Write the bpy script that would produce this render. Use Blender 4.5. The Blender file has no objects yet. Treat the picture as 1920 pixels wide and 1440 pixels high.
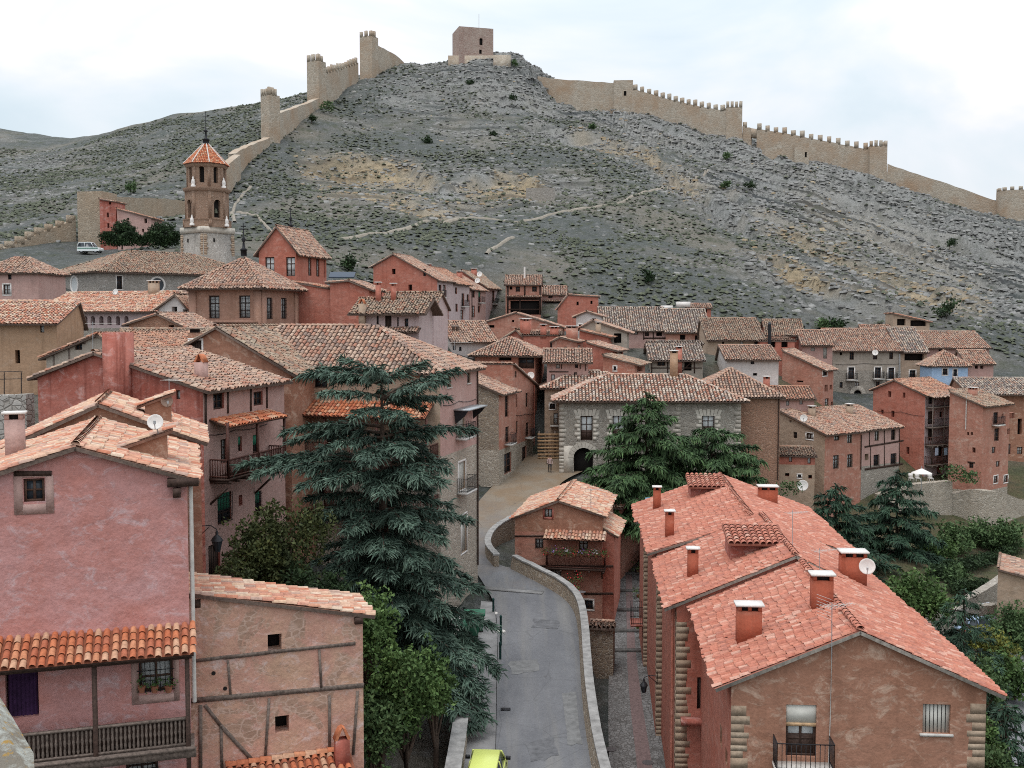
import bpy, math, random
import numpy as np
R_ = math.radians
scene = bpy.context.scene
COL = scene.collection
# ------------------------------------------------------------------ camera, sky, sun, exposure
CAM = np.array([0.0, 0.0, 20.0]); FPX = 2000.0; PITCH = math.atan(120 / FPX)
cam_d = bpy.data.cameras.new('camera'); cam = bpy.data.objects.new('camera', cam_d); COL.objects.link(cam)
cam_d.sensor_width = 36; cam_d.lens = 36 * FPX / 1920; cam_d.clip_start = 0.5; cam_d.clip_end = 3000
cam.location = CAM; cam.rotation_euler = (math.pi / 2 - PITCH, 0, 0)
scene.camera = cam
scene.view_settings.view_transform = 'Standard'; scene.view_settings.look = 'None'
scene.view_settings.exposure = 0.3; scene.view_settings.gamma = 1.0
scene.render.engine = 'CYCLES'; scene.cycles.filter_width = 1.05; scene.cycles.use_denoising = False; scene.cycles.use_adaptive_sampling = False
SUN_EL, SUN_AZ = 72, 215
world = bpy.data.worlds.new("World"); scene.world = world; world.use_nodes = True
nt = world.node_tree; nt.nodes.clear()
def N(t, typ, **kw):
    n = t.nodes.new(typ)
    for k, v in kw.items():
        if k in n.inputs: n.inputs[k].default_value = v
        else: setattr(n, k, v)
    return n
def ramp(t, pts, interp='LINEAR'):
    n = t.nodes.new('ShaderNodeValToRGB'); cr = n.color_ramp; cr.interpolation = interp
    while len(cr.elements) < len(pts): cr.elements.new(0.5)
    for e, (p, c) in zip(cr.elements, pts):
        e.position = p; e.color = (*c, 1) if len(c) == 3 else c
    return n
def math_n(t, op, a, b=None, c=None):
    n = t.nodes.new('ShaderNodeMath'); n.operation = op
    for i, x in enumerate((a, b, c)):
        if x is None: continue
        if isinstance(x, (int, float)): n.inputs[i].default_value = x
        else: t.links.new(x, n.inputs[i])
    return n.outputs[0]
def mix(t, fac, a, b, blend='MIX'):
    n = t.nodes.new('ShaderNodeMix'); n.data_type = 'RGBA'; n.blend_type = blend
    for i, x in ((0, fac), (6, a), (7, b)):
        if isinstance(x, (int, float)): n.inputs[i].default_value = x
        elif isinstance(x, tuple): n.inputs[i].default_value = (*x, 1)
        else: t.links.new(x, n.inputs[i])
    return n.outputs[2]
sky = N(nt, 'ShaderNodeTexSky', sky_type='NISHITA', sun_disc=False, sun_elevation=R_(SUN_EL), sun_rotation=R_(SUN_AZ))
tc = N(nt, 'ShaderNodeTexCoord'); mp = N(nt, 'ShaderNodeMapping'); mp.inputs['Scale'].default_value = (1, 1, 2.4)
nt.links.new(tc.outputs['Generated'], mp.inputs['Vector'])
cn = N(nt, 'ShaderNodeTexNoise', Scale=3.6, Detail=5.0, Roughness=0.5, Distortion=0.5)
nt.links.new(mp.outputs[0], cn.inputs['Vector'])
cr = ramp(nt, [(0.34, (0.54, 0.625, 0.68)), (0.45, (0.61, 0.675, 0.72)), (0.54, (0.685, 0.715, 0.75)), (0.62, (0.79, 0.775, 0.81))])
nt.links.new(cn.outputs['Fac'], cr.inputs['Fac'])
sx = N(nt, 'ShaderNodeSeparateXYZ'); nt.links.new(tc.outputs['Generated'], sx.inputs[0])
zc = math_n(nt, 'MAXIMUM', sx.outputs['Z'], 0.0)
gr = math_n(nt, 'MULTIPLY_ADD', math_n(nt, 'POWER', zc, 1.3), 1.25, 1.0)     # an overcast sky is brighter overhead
gv = N(nt, 'ShaderNodeVectorMath', operation='SCALE')
nt.links.new(cr.outputs['Color'], gv.inputs[0]); nt.links.new(gr, gv.inputs['Scale'])
sk = N(nt, 'ShaderNodeVectorMath', operation='SCALE'); sk.inputs['Scale'].default_value = 0.1
nt.links.new(sky.outputs[0], sk.inputs[0])
skm = mix(nt, 0.9, sk.outputs[0], gv.outputs[0])
bg = N(nt, 'ShaderNodeBackground', Strength=1.0); nt.links.new(skm, bg.inputs['Color'])
wo = N(nt, 'ShaderNodeOutputWorld'); nt.links.new(bg.outputs[0], wo.inputs['Surface'])
sl = bpy.data.lights.new('sun', 'SUN'); sl.energy = 1.15; sl.angle = R_(24); sl.color = (1, 0.965, 0.94)
so = bpy.data.objects.new('sun', sl); COL.objects.link(so)
so.rotation_euler = (R_(90 - SUN_EL), 0, R_(180 - SUN_AZ)); so.location = (0, 0, 150)
# ------------------------------------------------------------------ pixel (1920x1440 photo) + distance -> world point
def ray(px, py):
    x = (px - 960) / FPX; y = (720 - py) / FPX
    c, s = math.cos(PITCH), math.sin(PITCH)
    return np.array([x, c + y * s, -s + y * c])
def P(px, py, Y):
    d = ray(px, py); return CAM + d * (Y / d[1])
def PZ(px, py, z):
    d = ray(px, py); return CAM + d * ((z - CAM[2]) / d[2])
# ------------------------------------------------------------------ mesh helpers
ORG = {}
def nrm(v):
    v = np.asarray(v, float); return v / (np.linalg.norm(v) + 1e-12)
UP = np.array([0, 0, 1.0])
class MB:
    def __init__(s): s.v = []; s.f = []; s.n = 0
    def add(s, V, F, m=0, rnd=None):
        V = np.asarray(V, float).reshape(-1, 3); F = np.asarray(F, int)
        s.v.append(V); s.f.append((F + s.n, m, rnd)); s.n += len(V); return s
    def poly(s, pts, m=0): return s.add(pts, [list(range(len(pts)))], m)
    def box(s, o, a, b, c, m=0, rnd=None):
        o, a, b, c = (np.asarray(x, float) for x in (o, a, b, c))
        V = [o, o + a, o + a + b, o + b, o + c, o + a + c, o + a + b + c, o + b + c]
        F = [[0, 3, 2, 1], [4, 5, 6, 7], [0, 1, 5, 4], [1, 2, 6, 5], [2, 3, 7, 6], [3, 0, 4, 7]]
        if np.dot(np.cross(a, b), c) < 0: F = [f[::-1] for f in F]
        return s.add(V, F, m, None if rnd is None else np.full(6, rnd))
    def cbox(s, c, sx, sy, sz, m=0, ang=0):
        ca, sa = math.cos(ang), math.sin(ang); a = np.array([ca, sa, 0]) * sx; b = np.array([-sa, ca, 0]) * sy
        o = np.asarray(c, float) - a / 2 - b / 2
        return s.box(o, a, b, UP * sz, m)
    def beam(s, p, q, w, h, m=0):
        p, q = np.asarray(p, float), np.asarray(q, float); d = nrm(q - p)
        a = np.cross(d, UP)
        a = nrm(a) if np.linalg.norm(a) > 1e-3 else np.array([1.0, 0, 0])
        b = np.cross(a, d)
        return s.box(p - a * w / 2 - b * h / 2, a * w, b * h, q - p, m)
    def tube(s, pts, r, n=6, m=0, cap=True):
        pts = [np.asarray(p, float) for p in pts]; k = len(pts)
        rr = r if hasattr(r, '__len__') else [r] * k
        V = []
        for i, p in enumerate(pts):
            d = nrm(pts[min(i + 1, k - 1)] - pts[max(i - 1, 0)])
            a = np.cross(d, UP); a = nrm(a) if np.linalg.norm(a) > 1e-2 else np.array([1.0, 0, 0]); b = np.cross(a, d)
            for j in range(n):
                t = 2 * math.pi * j / n; V.append(p + rr[i] * (math.cos(t) * a + math.sin(t) * b))
        F = [[i * n + j, (i + 1) * n + j, (i + 1) * n + (j + 1) % n, i * n + (j + 1) % n] for i in range(k - 1) for j in range(n)]
        s.add(V, F, m)
        if cap: s.poly(V[:n], m); s.poly(V[-n:][::-1], m)
        return s
    def lathe(s, c, prof, n=10, m=0, ang=0.0):
        c = np.asarray(c, float); V = []
        for r, z in prof:
            for j in range(n):
                t = ang + 2 * math.pi * j / n; V.append(c + [r * math.cos(t), r * math.sin(t), z])
        F = [[i * n + j, i * n + (j + 1) % n, (i + 1) * n + (j + 1) % n, (i + 1) * n + j] for i in range(len(prof) - 1) for j in range(n)]
        s.add(V, F, m)
        s.poly(V[-n:], m); s.poly(V[:n][::-1], m)
        return s
    def prism(s, pts, vec, m=0):
        pts = np.asarray(pts, float); vec = np.asarray(vec, float); k = len(pts)
        V = np.vstack([pts, pts + vec])
        s.add(V, [[i, (i + 1) % k, k + (i + 1) % k, k + i] for i in range(k)], m)
        s.poly(pts[::-1], m); s.poly(pts + vec, m); return s
    def build(s, name, mats, parent=None, smooth=False, org=None):
        V = np.vstack(s.v)
        if org is None: org = ORG[parent.name] if parent is not None else np.array([V[:, 0].mean(), V[:, 1].mean(), V[:, 2].min()])
        org = np.asarray(org, float)
        loops = np.concatenate([F.ravel() for F, m, r in s.f])
        tot = np.concatenate([np.full(len(F), F.shape[1]) for F, m, r in s.f])
        mi = np.concatenate([np.full(len(F), m) for F, m, r in s.f])
        me = bpy.data.meshes.new(name)
        me.vertices.add(len(V)); me.vertices.foreach_set('co', (V - org).astype(np.float32).ravel())
        me.loops.add(len(loops)); me.loops.foreach_set('vertex_index', loops.astype(np.int32))
        me.polygons.add(len(tot)); st = np.concatenate([[0], np.cumsum(tot)[:-1]])
        me.polygons.foreach_set('loop_start', st.astype(np.int32))
        for mt in (mats if isinstance(mats, (list, tuple)) else [mats]): me.materials.append(mt)
        me.polygons.foreach_set('material_index', mi.astype(np.int32))
        if smooth: me.polygons.foreach_set('use_smooth', np.ones(len(tot), bool))
        if any(r is not None for F, m, r in s.f):
            rr = np.concatenate([r if r is not None else np.full(len(F), 0.5) for F, m, r in s.f])
            at = me.attributes.new('rnd', 'FLOAT', 'FACE'); at.data.foreach_set('value', rr.astype(np.float32))
        me.update(calc_edges=True); me.validate()
        o = bpy.data.objects.new(name, me); COL.objects.link(o)
        if parent is not None:
            o.parent = parent; o.location = org - ORG[parent.name]
        else: o.location = org
        ORG[o.name] = org
        return o
def tag(o, label=None, cat=None, group=None, kind=None):
    for k, v in (('label', label), ('category', cat), ('group', group), ('kind', kind)):
        if v: o[k] = v
    return o
def thing(name, loc, label, cat, group=None):
    o = bpy.data.objects.new(name, None); COL.objects.link(o); o.location = loc; o.empty_display_size = 0.3
    ORG[o.name] = np.asarray(loc, float)
    return tag(o, label, cat, group)
_T = np.random.RandomState(5).rand(64, 256, 256)
def vnoise(x, y, seed=0):
    x = np.asarray(x, float); y = np.asarray(y, float); T = _T[seed % 64]
    ix = np.floor(x).astype(int); iy = np.floor(y).astype(int); fx = x - ix; fy = y - iy
    fx = fx * fx * (3 - 2 * fx); fy = fy * fy * (3 - 2 * fy)
    a = T[ix % 256, iy % 256]; b = T[(ix + 1) % 256, iy % 256]; c = T[ix % 256, (iy + 1) % 256]; d = T[(ix + 1) % 256, (iy + 1) % 256]
    return (a * (1 - fx) + b * fx) * (1 - fy) + (c * (1 - fx) + d * fx) * fy
def fbm(x, y, seed=0, oct=4):
    r = 0; a = 0.5; f = 1.0
    for i in range(oct):
        r = r + a * vnoise(x * f + 17.3 * i, y * f + 9.1 * i, seed + i); a *= 0.5; f *= 2.03
    return r
# ------------------------------------------------------------------ materials
MATS = {}
def newmat(name):
    m = bpy.data.materials.new(name); m.use_nodes = True; t = m.node_tree; t.nodes.clear()
    o = N(t, 'ShaderNodeOutputMaterial'); b = N(t, 'ShaderNodeBsdfPrincipled'); b.inputs['Roughness'].default_value = 0.85
    b.inputs['Specular IOR Level'].default_value = 0.25
    t.links.new(b.outputs[0], o.inputs[0]); g = N(t, 'ShaderNodeNewGeometry')
    MATS[name] = m
    return m, t, b, g.outputs['Position']
def noise(t, pos, scale, detail=5.0, rough=0.6, stretch=None, dist=0.0):
    v = pos
    if stretch:
        mp = N(t, 'ShaderNodeMapping'); mp.inputs['Scale'].default_value = stretch; t.links.new(pos, mp.inputs['Vector']); v = mp.outputs[0]
    n = N(t, 'ShaderNodeTexNoise', Scale=scale, Detail=detail, Roughness=rough, Distortion=dist); t.links.new(v, n.inputs['Vector'])
    return n.outputs['Fac']
def bump(t, b, h, strength=0.4, dist=0.05, prev=None):
    n = N(t, 'ShaderNodeBump', Strength=strength, Distance=dist); t.links.new(h, n.inputs['Height'])
    if prev is not None: t.links.new(prev, n.inputs['Normal'])
    t.links.new(n.outputs[0], b.inputs['Normal']); return n.outputs[0]
def rfac(t, x, lo, hi):
    n = N(t, 'ShaderNodeMapRange'); n.inputs['From Min'].default_value = lo; n.inputs['From Max'].default_value = hi
    t.links.new(x, n.inputs['Value']); return n.outputs[0]
def voro(t, pos, scale, feature='F1', stretch=None, rnd=1.0):
    v = pos
    if stretch:
        mp = N(t, 'ShaderNodeMapping'); mp.inputs['Scale'].default_value = stretch; t.links.new(pos, mp.inputs['Vector']); v = mp.outputs[0]
    n = N(t, 'ShaderNodeTexVoronoi', feature=feature, Scale=scale, Randomness=rnd); t.links.new(v, n.inputs['Vector']); return n
def plain(name, c, rough=0.7, metal=0.0, var=0.25, scale=8):
    if name in MATS: return MATS[name]
    m, t, b, pos = newmat(name); b.inputs['Roughness'].default_value = rough; b.inputs['Metallic'].default_value = metal
    f = noise(t, pos, scale); d = tuple(x * (1 - var) for x in c); l = tuple(min(1, x * (1 + var)) for x in c)
    rp = ramp(t, [(0.3, d), (0.7, l)]); t.links.new(f, rp.inputs[0]); t.links.new(rp.outputs[0], b.inputs['Base Color']); return m
def stone_col(t, pos, cA, cB, mort, scale, zs=1.7):
    # irregular rubble: warped cells, each its own tint, pale mortar between
    v1 = voro(t, pos, scale, 'F1', (1, 1, zs)); v2 = voro(t, pos, scale, 'DISTANCE_TO_EDGE', (1, 1, zs))
    sp = N(t, 'ShaderNodeSeparateColor'); t.links.new(v1.outputs['Color'], sp.inputs[0])
    c = mix(t, sp.outputs[0], cA, cB)
    c = mix(t, math_n(t, 'MULTIPLY', sp.outputs[1], 0.35), c, tuple(x * 0.5 for x in cA))
    e = rfac(t, v2.outputs['Distance'], 0.02, 0.1)
    return mix(t, e, mort, c), e
def plaster(name, c1, c2, c3, big=0.35, amt=0.5, stone=None, streak=0.35, bumpy=0.35):
    """lime plaster: two drifting tints, pale worn patches, rain streaks, optional bare rubble showing through"""
    if name in MATS: return MATS[name]
    m, t, b, pos = newmat(name); b.inputs['Roughness'].default_value = 0.92
    f1 = rfac(t, noise(t, pos, big, 6, 0.65, dist=0.4), 0.35, 0.65)
    c = mix(t, f1, c1, c2)
    f2 = math_n(t, 'MULTIPLY', rfac(t, noise(t, pos, 1.3, 8, 0.72, (1, 1, 1.5), 0.8), 0.52, 0.66), amt)
    c = mix(t, f2, c, c3)
    f3 = rfac(t, noise(t, pos, 1.0, 4, 0.6, (2.6, 2.6, 0.22)), 0.5, 0.72)
    c = mix(t, math_n(t, 'MULTIPLY', f3, streak), c, tuple(x * 0.55 for x in c1))
    fl = rfac(t, noise(t, pos, 4.5, 7, 0.8, (0.7, 0.7, 1.3), 0.6), 0.60, 0.68); c = mix(t, math_n(t, 'MULTIPLY', fl, amt * 0.8), c, c3)
    dk = rfac(t, noise(t, pos, 2.6, 7, 0.8, (1, 1, 0.8), 0.4), 0.60, 0.74); c = mix(t, math_n(t, 'MULTIPLY', dk, 0.45), c, tuple(x * 0.6 for x in c1))
    fine = noise(t, pos, 9, 6, 0.7)
    c = mix(t, 0.5, c, mix(t, rfac(t, fine, 0.3, 0.7), (0.55, 0.55, 0.55), (1.0, 1.0, 1.0)), 'MULTIPLY')
    c = mix(t, 0.22, c, (1, 1, 1), 'SCREEN') if False else c
    h = fine
    if stone:
        sc, e = stone_col(t, pos, stone[0], stone[1], stone[2], 2.6)
        msk = rfac(t, noise(t, pos, 0.55, 7, 0.7, dist=1.0), 1 - stone[3], 1 - stone[3] + 0.05)
        c = mix(t, msk, c, sc)
    t.links.new(c, b.inputs['Base Color'])
    n1 = bump(t, b, h, bumpy, 0.04)
    bump(t, b, noise(t, pos, 1.6, 3, 0.5), 0.35, 0.25, n1)
    return m
def stone(name, cA, cB, mort, scale=2.6, zs=1.7, stain=(0.3, 0.27, 0.22), amt=0.35, sts=0.4):
    if name in MATS: return MATS[name]
    m, t, b, pos = newmat(name); b.inputs['Roughness'].default_value = 0.95
    c, e = stone_col(t, pos, cA, cB, mort, scale, zs)
    f = rfac(t, noise(t, pos, sts, 6, 0.65), 0.42, 0.68)
    c = mix(t, math_n(t, 'MULTIPLY', f, amt), c, stain)
    c = mix(t, 0.5, c, mix(t, rfac(t, noise(t, pos, 8, 5, 0.7), 0.3, 0.7), (0.5, 0.5, 0.5), (1, 1, 1)), 'MULTIPLY')
    t.links.new(c, b.inputs['Base Color'])
    n1 = bump(t, b, e, 0.7, 0.06); bump(t, b, noise(t, pos, 7, 5, 0.7), 0.4, 0.05, n1)
    return m
def tilemat(name, cols, lich=(0.36, 0.33, 0.27), la=0.35):
    if name in MATS: return MATS[name]
    m, t, b, pos = newmat(name); b.inputs['Roughness'].default_value = 0.9
    a = N(t, 'ShaderNodeAttribute', attribute_name='rnd')
    k = len(cols); rp = ramp(t, [(i / k, c) for i, c in enumerate(cols)], 'CONSTANT'); t.links.new(a.outputs['Fac'], rp.inputs[0])
    f = rfac(t, noise(t, pos, 1.1, 7, 0.75), 0.45, 0.7)
    c = mix(t, math_n(t, 'MULTIPLY', f, la), rp.outputs[0], lich)
    c = mix(t, 0.8, c, mix(t, rfac(t, noise(t, pos, 6.5, 4, 0.7), 0.28, 0.66), (0.5, 0.48, 0.46), (1.05, 1.05, 1.05)), 'MULTIPLY')
    t.links.new(c, b.inputs['Base Color']); bump(t, b, noise(t, pos, 14, 3), 0.3, 0.02)
    return m
STN = ((0.36, 0.29, 0.22), (0.24, 0.19, 0.15), (0.46, 0.40, 0.33))
m_pink = plaster('pink_plaster', (0.57, 0.245, 0.205), (0.61, 0.325, 0.305), (0.66, 0.46, 0.455), 0.4, 0.9, streak=0.12, bumpy=0.6)
m_terra = plaster('terracotta_plaster', (0.44, 0.142, 0.095), (0.49, 0.195, 0.142), (0.57, 0.33, 0.265), 0.3, 0.5)
m_terra2 = plaster('worn_terracotta_plaster', (0.43, 0.18, 0.125), (0.49, 0.25, 0.185), (0.57, 0.40, 0.32), 0.3, 0.75)
m_red = plaster('stained_red_plaster', (0.37, 0.10, 0.07), (0.50, 0.20, 0.155), (0.60, 0.38, 0.34), 0.35, 0.7, streak=0.75)
m_rose = plaster('rose_plaster', (0.48, 0.29, 0.25), (0.53, 0.35, 0.305), (0.57, 0.41, 0.36), 0.3, 0.5, streak=0.3)
m_lilac = plaster('pale_mauve_plaster', (0.50, 0.38, 0.37), (0.55, 0.44, 0.43), (0.60, 0.51, 0.49), 0.3, 0.5, streak=0.3)
m_ochre = plaster('ochre_plaster', (0.42, 0.26, 0.16), (0.48, 0.31, 0.20), (0.52, 0.38, 0.28), 0.25, 0.5, streak=0.45)
m_tan = plaster('tan_plaster', (0.42, 0.30, 0.21), (0.48, 0.36, 0.27), (0.55, 0.45, 0.36), 0.3, 0.5, streak=0.3)
m_brown = plaster('brown_plaster', (0.35, 0.17, 0.108), (0.40, 0.205, 0.138), (0.58, 0.40, 0.30), 0.25, 0.95, streak=0.35)
m_grey = plaster('grey_plaster', (0.36, 0.31, 0.25), (0.43, 0.37, 0.31), (0.52, 0.47, 0.41), 0.3, 0.5, streak=0.3)
m_white = plaster('white_plaster', (0.60, 0.54, 0.50), (0.66, 0.60, 0.57), (0.72, 0.67, 0.64), 0.3, 0.5, streak=0.25)
m_blue = plaster('pale_blue_plaster', (0.36, 0.52, 0.72), (0.42, 0.57, 0.76), (0.50, 0.63, 0.78), 0.3, 0.5, streak=0.2)
m_mixed = plaster('flaking_plaster', (0.58, 0.36, 0.25), (0.60, 0.31, 0.245), (0.70, 0.53, 0.475), 0.6, 0.95, ((0.46, 0.30, 0.22), (0.38, 0.235, 0.17), (0.52, 0.36, 0.285), 0.49), 0.25, 0.6)
m_drum = plaster('cathedral_plaster', (0.34, 0.19, 0.13), (0.42, 0.24, 0.18), (0.50, 0.33, 0.26), 0.35, 0.6, streak=0.35)
m_stone = stone('grey_rubble', (0.42, 0.37, 0.31), (0.30, 0.26, 0.22), (0.50, 0.46, 0.40))
m_stonel = stone('pale_rubble', (0.52, 0.45, 0.36), (0.40, 0.33, 0.26), (0.58, 0.52, 0.44))
m_stoneb = stone('brown_rubble', (0.36, 0.28, 0.20), (0.24, 0.18, 0.135), (0.46, 0.40, 0.33), 2.8)
m_stoner = stone('reddish_rubble', (0.42, 0.24, 0.16), (0.34, 0.19, 0.13), (0.46, 0.30, 0.22), 2.6, amt=0.5, stain=(0.40, 0.21, 0.14))
m_church = stone('church_rubble', (0.40, 0.36, 0.32), (0.30, 0.27, 0.24), (0.47, 0.44, 0.40), 2.2)
m_castle = stone('castle_masonry', (0.49, 0.42, 0.335), (0.42, 0.35, 0.27), (0.53, 0.47, 0.39), 0.9, 1.6, (0.40, 0.27, 0.175), 0.85, 0.11)
m_town = stone('town_wall_rubble', (0.44, 0.36, 0.27), (0.33, 0.26, 0.19), (0.50, 0.43, 0.34), 1.9, 1.5, (0.42, 0.30, 0.20), 0.6, 0.15)
m_keep = stone('keep_masonry', (0.40, 0.28, 0.235), (0.33, 0.22, 0.18), (0.47, 0.37, 0.32), 1.1, 1.5, (0.44, 0.37, 0.31), 0.6, 0.2)
m_bell = stone('bell_tower_brick', (0.40, 0.255, 0.175), (0.33, 0.205, 0.14), (0.46, 0.34, 0.26), 3.0, 2.2, (0.34, 0.22, 0.16), 0.5)
m_rust = plaster('rust_red_render', (0.40, 0.095, 0.05), (0.43, 0.12, 0.07), (0.47, 0.19, 0.13), 0.6, 0.4, streak=0.4)
m_ash = plain('pale_ashlar', (0.54, 0.49, 0.42), 0.9, var=0.22, scale=2.5)
m_ashw = plain('warm_ashlar', (0.44, 0.355, 0.265), 0.9, var=0.3, scale=2.5)
m_ashy = plain('yellow_ashlar', (0.42, 0.315, 0.21), 0.9, var=0.3, scale=2.5)
m_trim = plain('white_trim', (0.70, 0.66, 0.62), 0.8, var=0.1)
m_wood = plain('dark_timber', (0.055, 0.032, 0.024), 0.7, var=0.5, scale=14)
m_woodg = plain('weathered_timber', (0.15, 0.115, 0.095), 0.8, var=0.5, scale=10)
m_woodr = plain('reddish_timber', (0.085, 0.035, 0.026), 0.6, var=0.4, scale=12)
m_plank = plain('raw_planks', (0.46, 0.30, 0.17), 0.8, var=0.35, scale=6)
m_iron = plain('black_iron', (0.025, 0.025, 0.028), 0.5, 0.3, var=0.3)
m_glass = plain('dark_glass', (0.035, 0.042, 0.05), 0.08, var=0.4, scale=1.5); 
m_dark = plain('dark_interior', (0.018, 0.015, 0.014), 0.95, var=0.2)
m_curt = plain('net_curtain', (0.52, 0.53, 0.52), 0.9, var=0.18, scale=9)
m_blind = plain('pale_blind', (0.58, 0.56, 0.50), 0.7, var=0.08, scale=3)
m_green = plain('green_blind', (0.03, 0.20, 0.12), 0.6, var=0.25)
m_shut = plain('brown_shutter', (0.10, 0.055, 0.038), 0.7, var=0.35, scale=16)
m_purple = plain('purple_curtain', (0.06, 0.025, 0.075), 0.85, var=0.4, scale=3)
m_soffit = plain('soffit_timber', (0.14, 0.10, 0.08), 0.85, var=0.4, scale=10)
m_mortar = plain('grey_verge_mortar', (0.24, 0.215, 0.185), 0.95, var=0.4, scale=6)
m_zinc = plain('zinc_sheet', (0.42, 0.44, 0.45), 0.45, 0.5, var=0.15)
m_pale = plain('pale_concrete', (0.55, 0.52, 0.48), 0.9, var=0.2, scale=4)
OLD = [(0.478, 0.324, 0.239), (0.408, 0.242, 0.173), (0.332, 0.226, 0.179), (0.451, 0.27, 0.194), (0.395, 0.185, 0.126), (0.521, 0.373, 0.284), (0.373, 0.261, 0.207), (0.423, 0.226, 0.159), (0.255, 0.176, 0.144), (0.486, 0.314, 0.227)]
t_old = tilemat('old_roof_tile', OLD, (0.34, 0.29, 0.235), 0.35)
t_old2 = tilemat('old_reddish_roof_tile', [(r * 1.02, g * 0.86, b * 0.78) for r, g, b in OLD], (0.40, 0.33, 0.26), 0.45)
t_old3 = tilemat('old_lichen_roof_tile', [(r * 0.84, g * 0.88, b * 0.86) for r, g, b in OLD], (0.30, 0.30, 0.23), 0.55)
t_pan = tilemat('old_channel_tile', [(0.085, 0.055, 0.042), (0.075, 0.052, 0.042)], (0.09, 0.08, 0.065), 0.3)
t_grey = tilemat('grey_roof_tile', [(0.42, 0.35, 0.29), (0.34, 0.28, 0.24), (0.48, 0.34, 0.26), (0.27, 0.22, 0.20), (0.52, 0.44, 0.36), (0.40, 0.25, 0.19), (0.20, 0.17, 0.155)])
t_orange = tilemat('orange_roof_tile', [(0.56, 0.19, 0.09), (0.50, 0.15, 0.07), (0.60, 0.26, 0.14), (0.44, 0.14, 0.075), (0.58, 0.34, 0.22)], (0.5, 0.33, 0.24), 0.15)
t_pal = tilemat('palace_roof_tile', [(0.52, 0.35, 0.26), (0.58, 0.47, 0.38), (0.42, 0.21, 0.145), (0.60, 0.50, 0.42), (0.46, 0.275, 0.2), (0.33, 0.26, 0.225), (0.54, 0.40, 0.31), (0.36, 0.16, 0.11)], (0.5, 0.42, 0.35), 0.25)
t_panor = tilemat('orange_channel_tile', [(0.26, 0.09, 0.05), (0.22, 0.08, 0.05)], (0.2, 0.12, 0.09), 0.2)
t_pink = tilemat('salmon_roof_tile', [(0.52, 0.20, 0.135), (0.48, 0.175, 0.115), (0.55, 0.235, 0.165), (0.44, 0.155, 0.105), (0.53, 0.215, 0.145), (0.60, 0.33, 0.25), (0.50, 0.185, 0.125), (0.47, 0.19, 0.135), (0.41, 0.165, 0.12)], (0.40, 0.26, 0.21), 0.22)
t_panpk = tilemat('salmon_channel_tile', [(0.30, 0.115, 0.08), (0.27, 0.105, 0.075)], (0.4, 0.25, 0.2), 0.2)
t_warm = tilemat('warm_roof_tile', [(0.58, 0.28, 0.18), (0.62, 0.42, 0.29), (0.52, 0.20, 0.12), (0.60, 0.34, 0.24), (0.66, 0.50, 0.38), (0.50, 0.24, 0.17), (0.60, 0.38, 0.27), (0.45, 0.30, 0.24)], (0.58, 0.45, 0.35), 0.3)
t_panw = tilemat('warm_channel_tile', [(0.30, 0.15, 0.10), (0.26, 0.13, 0.09)], (0.25, 0.2, 0.16), 0.3)
t_quoin = tilemat('quoin_block', [(0.41, 0.315, 0.23), (0.38, 0.285, 0.205), (0.44, 0.345, 0.255), (0.36, 0.26, 0.185), (0.40, 0.295, 0.21)], (0.38, 0.27, 0.19), 0.5)
t_quoinw = tilemat('pale_quoin_block', [(0.52, 0.47, 0.40), (0.46, 0.41, 0.35), (0.56, 0.52, 0.45), (0.43, 0.38, 0.32)], (0.45, 0.40, 0.34), 0.4)
STY = {'old2': (t_old2, t_pan, 0.31, 0.42, 0.108, 1.0, 1.2), 'old3': (t_old3, t_pan, 0.27, 0.38, 0.098, 1.0, 1.3), 'old': (t_old, t_pan, 0.29, 0.40, 0.104, 1.05, 1.0), 'grey': (t_grey, t_pan, 0.33, 0.42, 0.112, 1.05, 1.0), 'palace': (t_pal, t_pan, 0.34, 0.44, 0.12, 1.05, 0.6), 'orange': (t_orange, t_panor, 0.27, 0.40, 0.10, 0.95, 0.5),
       'pink': (t_pink, t_panpk, 0.25, 0.36, 0.118, 0.5, 0.75), 'warm': (t_warm, t_panw, 0.26, 0.42, 0.105, 0.8, 0.8), 'mid': (t_old, t_pan, 0.32, 0.42, 0.115, 1.05, 0.7)}
# ------------------------------------------------------------------ ground: road, alley and hill heights
def zroad(Y): return float(np.interp(Y, [0, 30, 48, 74, 82, 92, 113, 130], [-1.2, -0.6, 0, 1.0, 1.6, 2.5, 5.4, 7.0]))
def zalley(Y): return float(np.interp(Y, [0, 40, 57, 62, 70, 79, 90, 100], [-4.2, -4.2, -3.9, -3.7, -3.35, -3.25, -2.4, -1.6]))
def on(px, py, zf):
    z = zf(60.0)
    for _ in range(40):
        p = PZ(px, py, z); z = 0.5 * z + 0.5 * zf(p[1])
    p = PZ(px, py, z); return np.array([p[0], p[1], zf(p[1])])
RL = [on(x, y, zroad) for x, y in ((918, 1700), (923, 1560), (929, 1440), (931, 1350), (932, 1270), (934, 1190), (928, 1130), (908, 1095), (885, 1062), (866, 1022), (862, 988), (886, 960), (900, 935), (945, 890), (980, 866), (990, 850))]
RR = [on(x, y, zroad) for x, y in ((1205, 1700), (1165, 1560), (1132, 1440), (1116, 1350), (1107, 1270), (1102, 1190), (1092, 1142), (1062, 1112), (1010, 1085), (968, 1064), (936, 1062), (915, 1038), (930, 1008), (968, 986), (1010, 950), (1040, 920), (1056, 900), (1100, 880), (1150, 858))]
AL = [on(x, y, zalley) for x, y in ((1170, 1800), (1150, 1600), (1142, 1440), (1140, 1330), (1142, 1240), (1150, 1190), (1152, 1100), (1152, 1040), (1152, 1000))]
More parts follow.
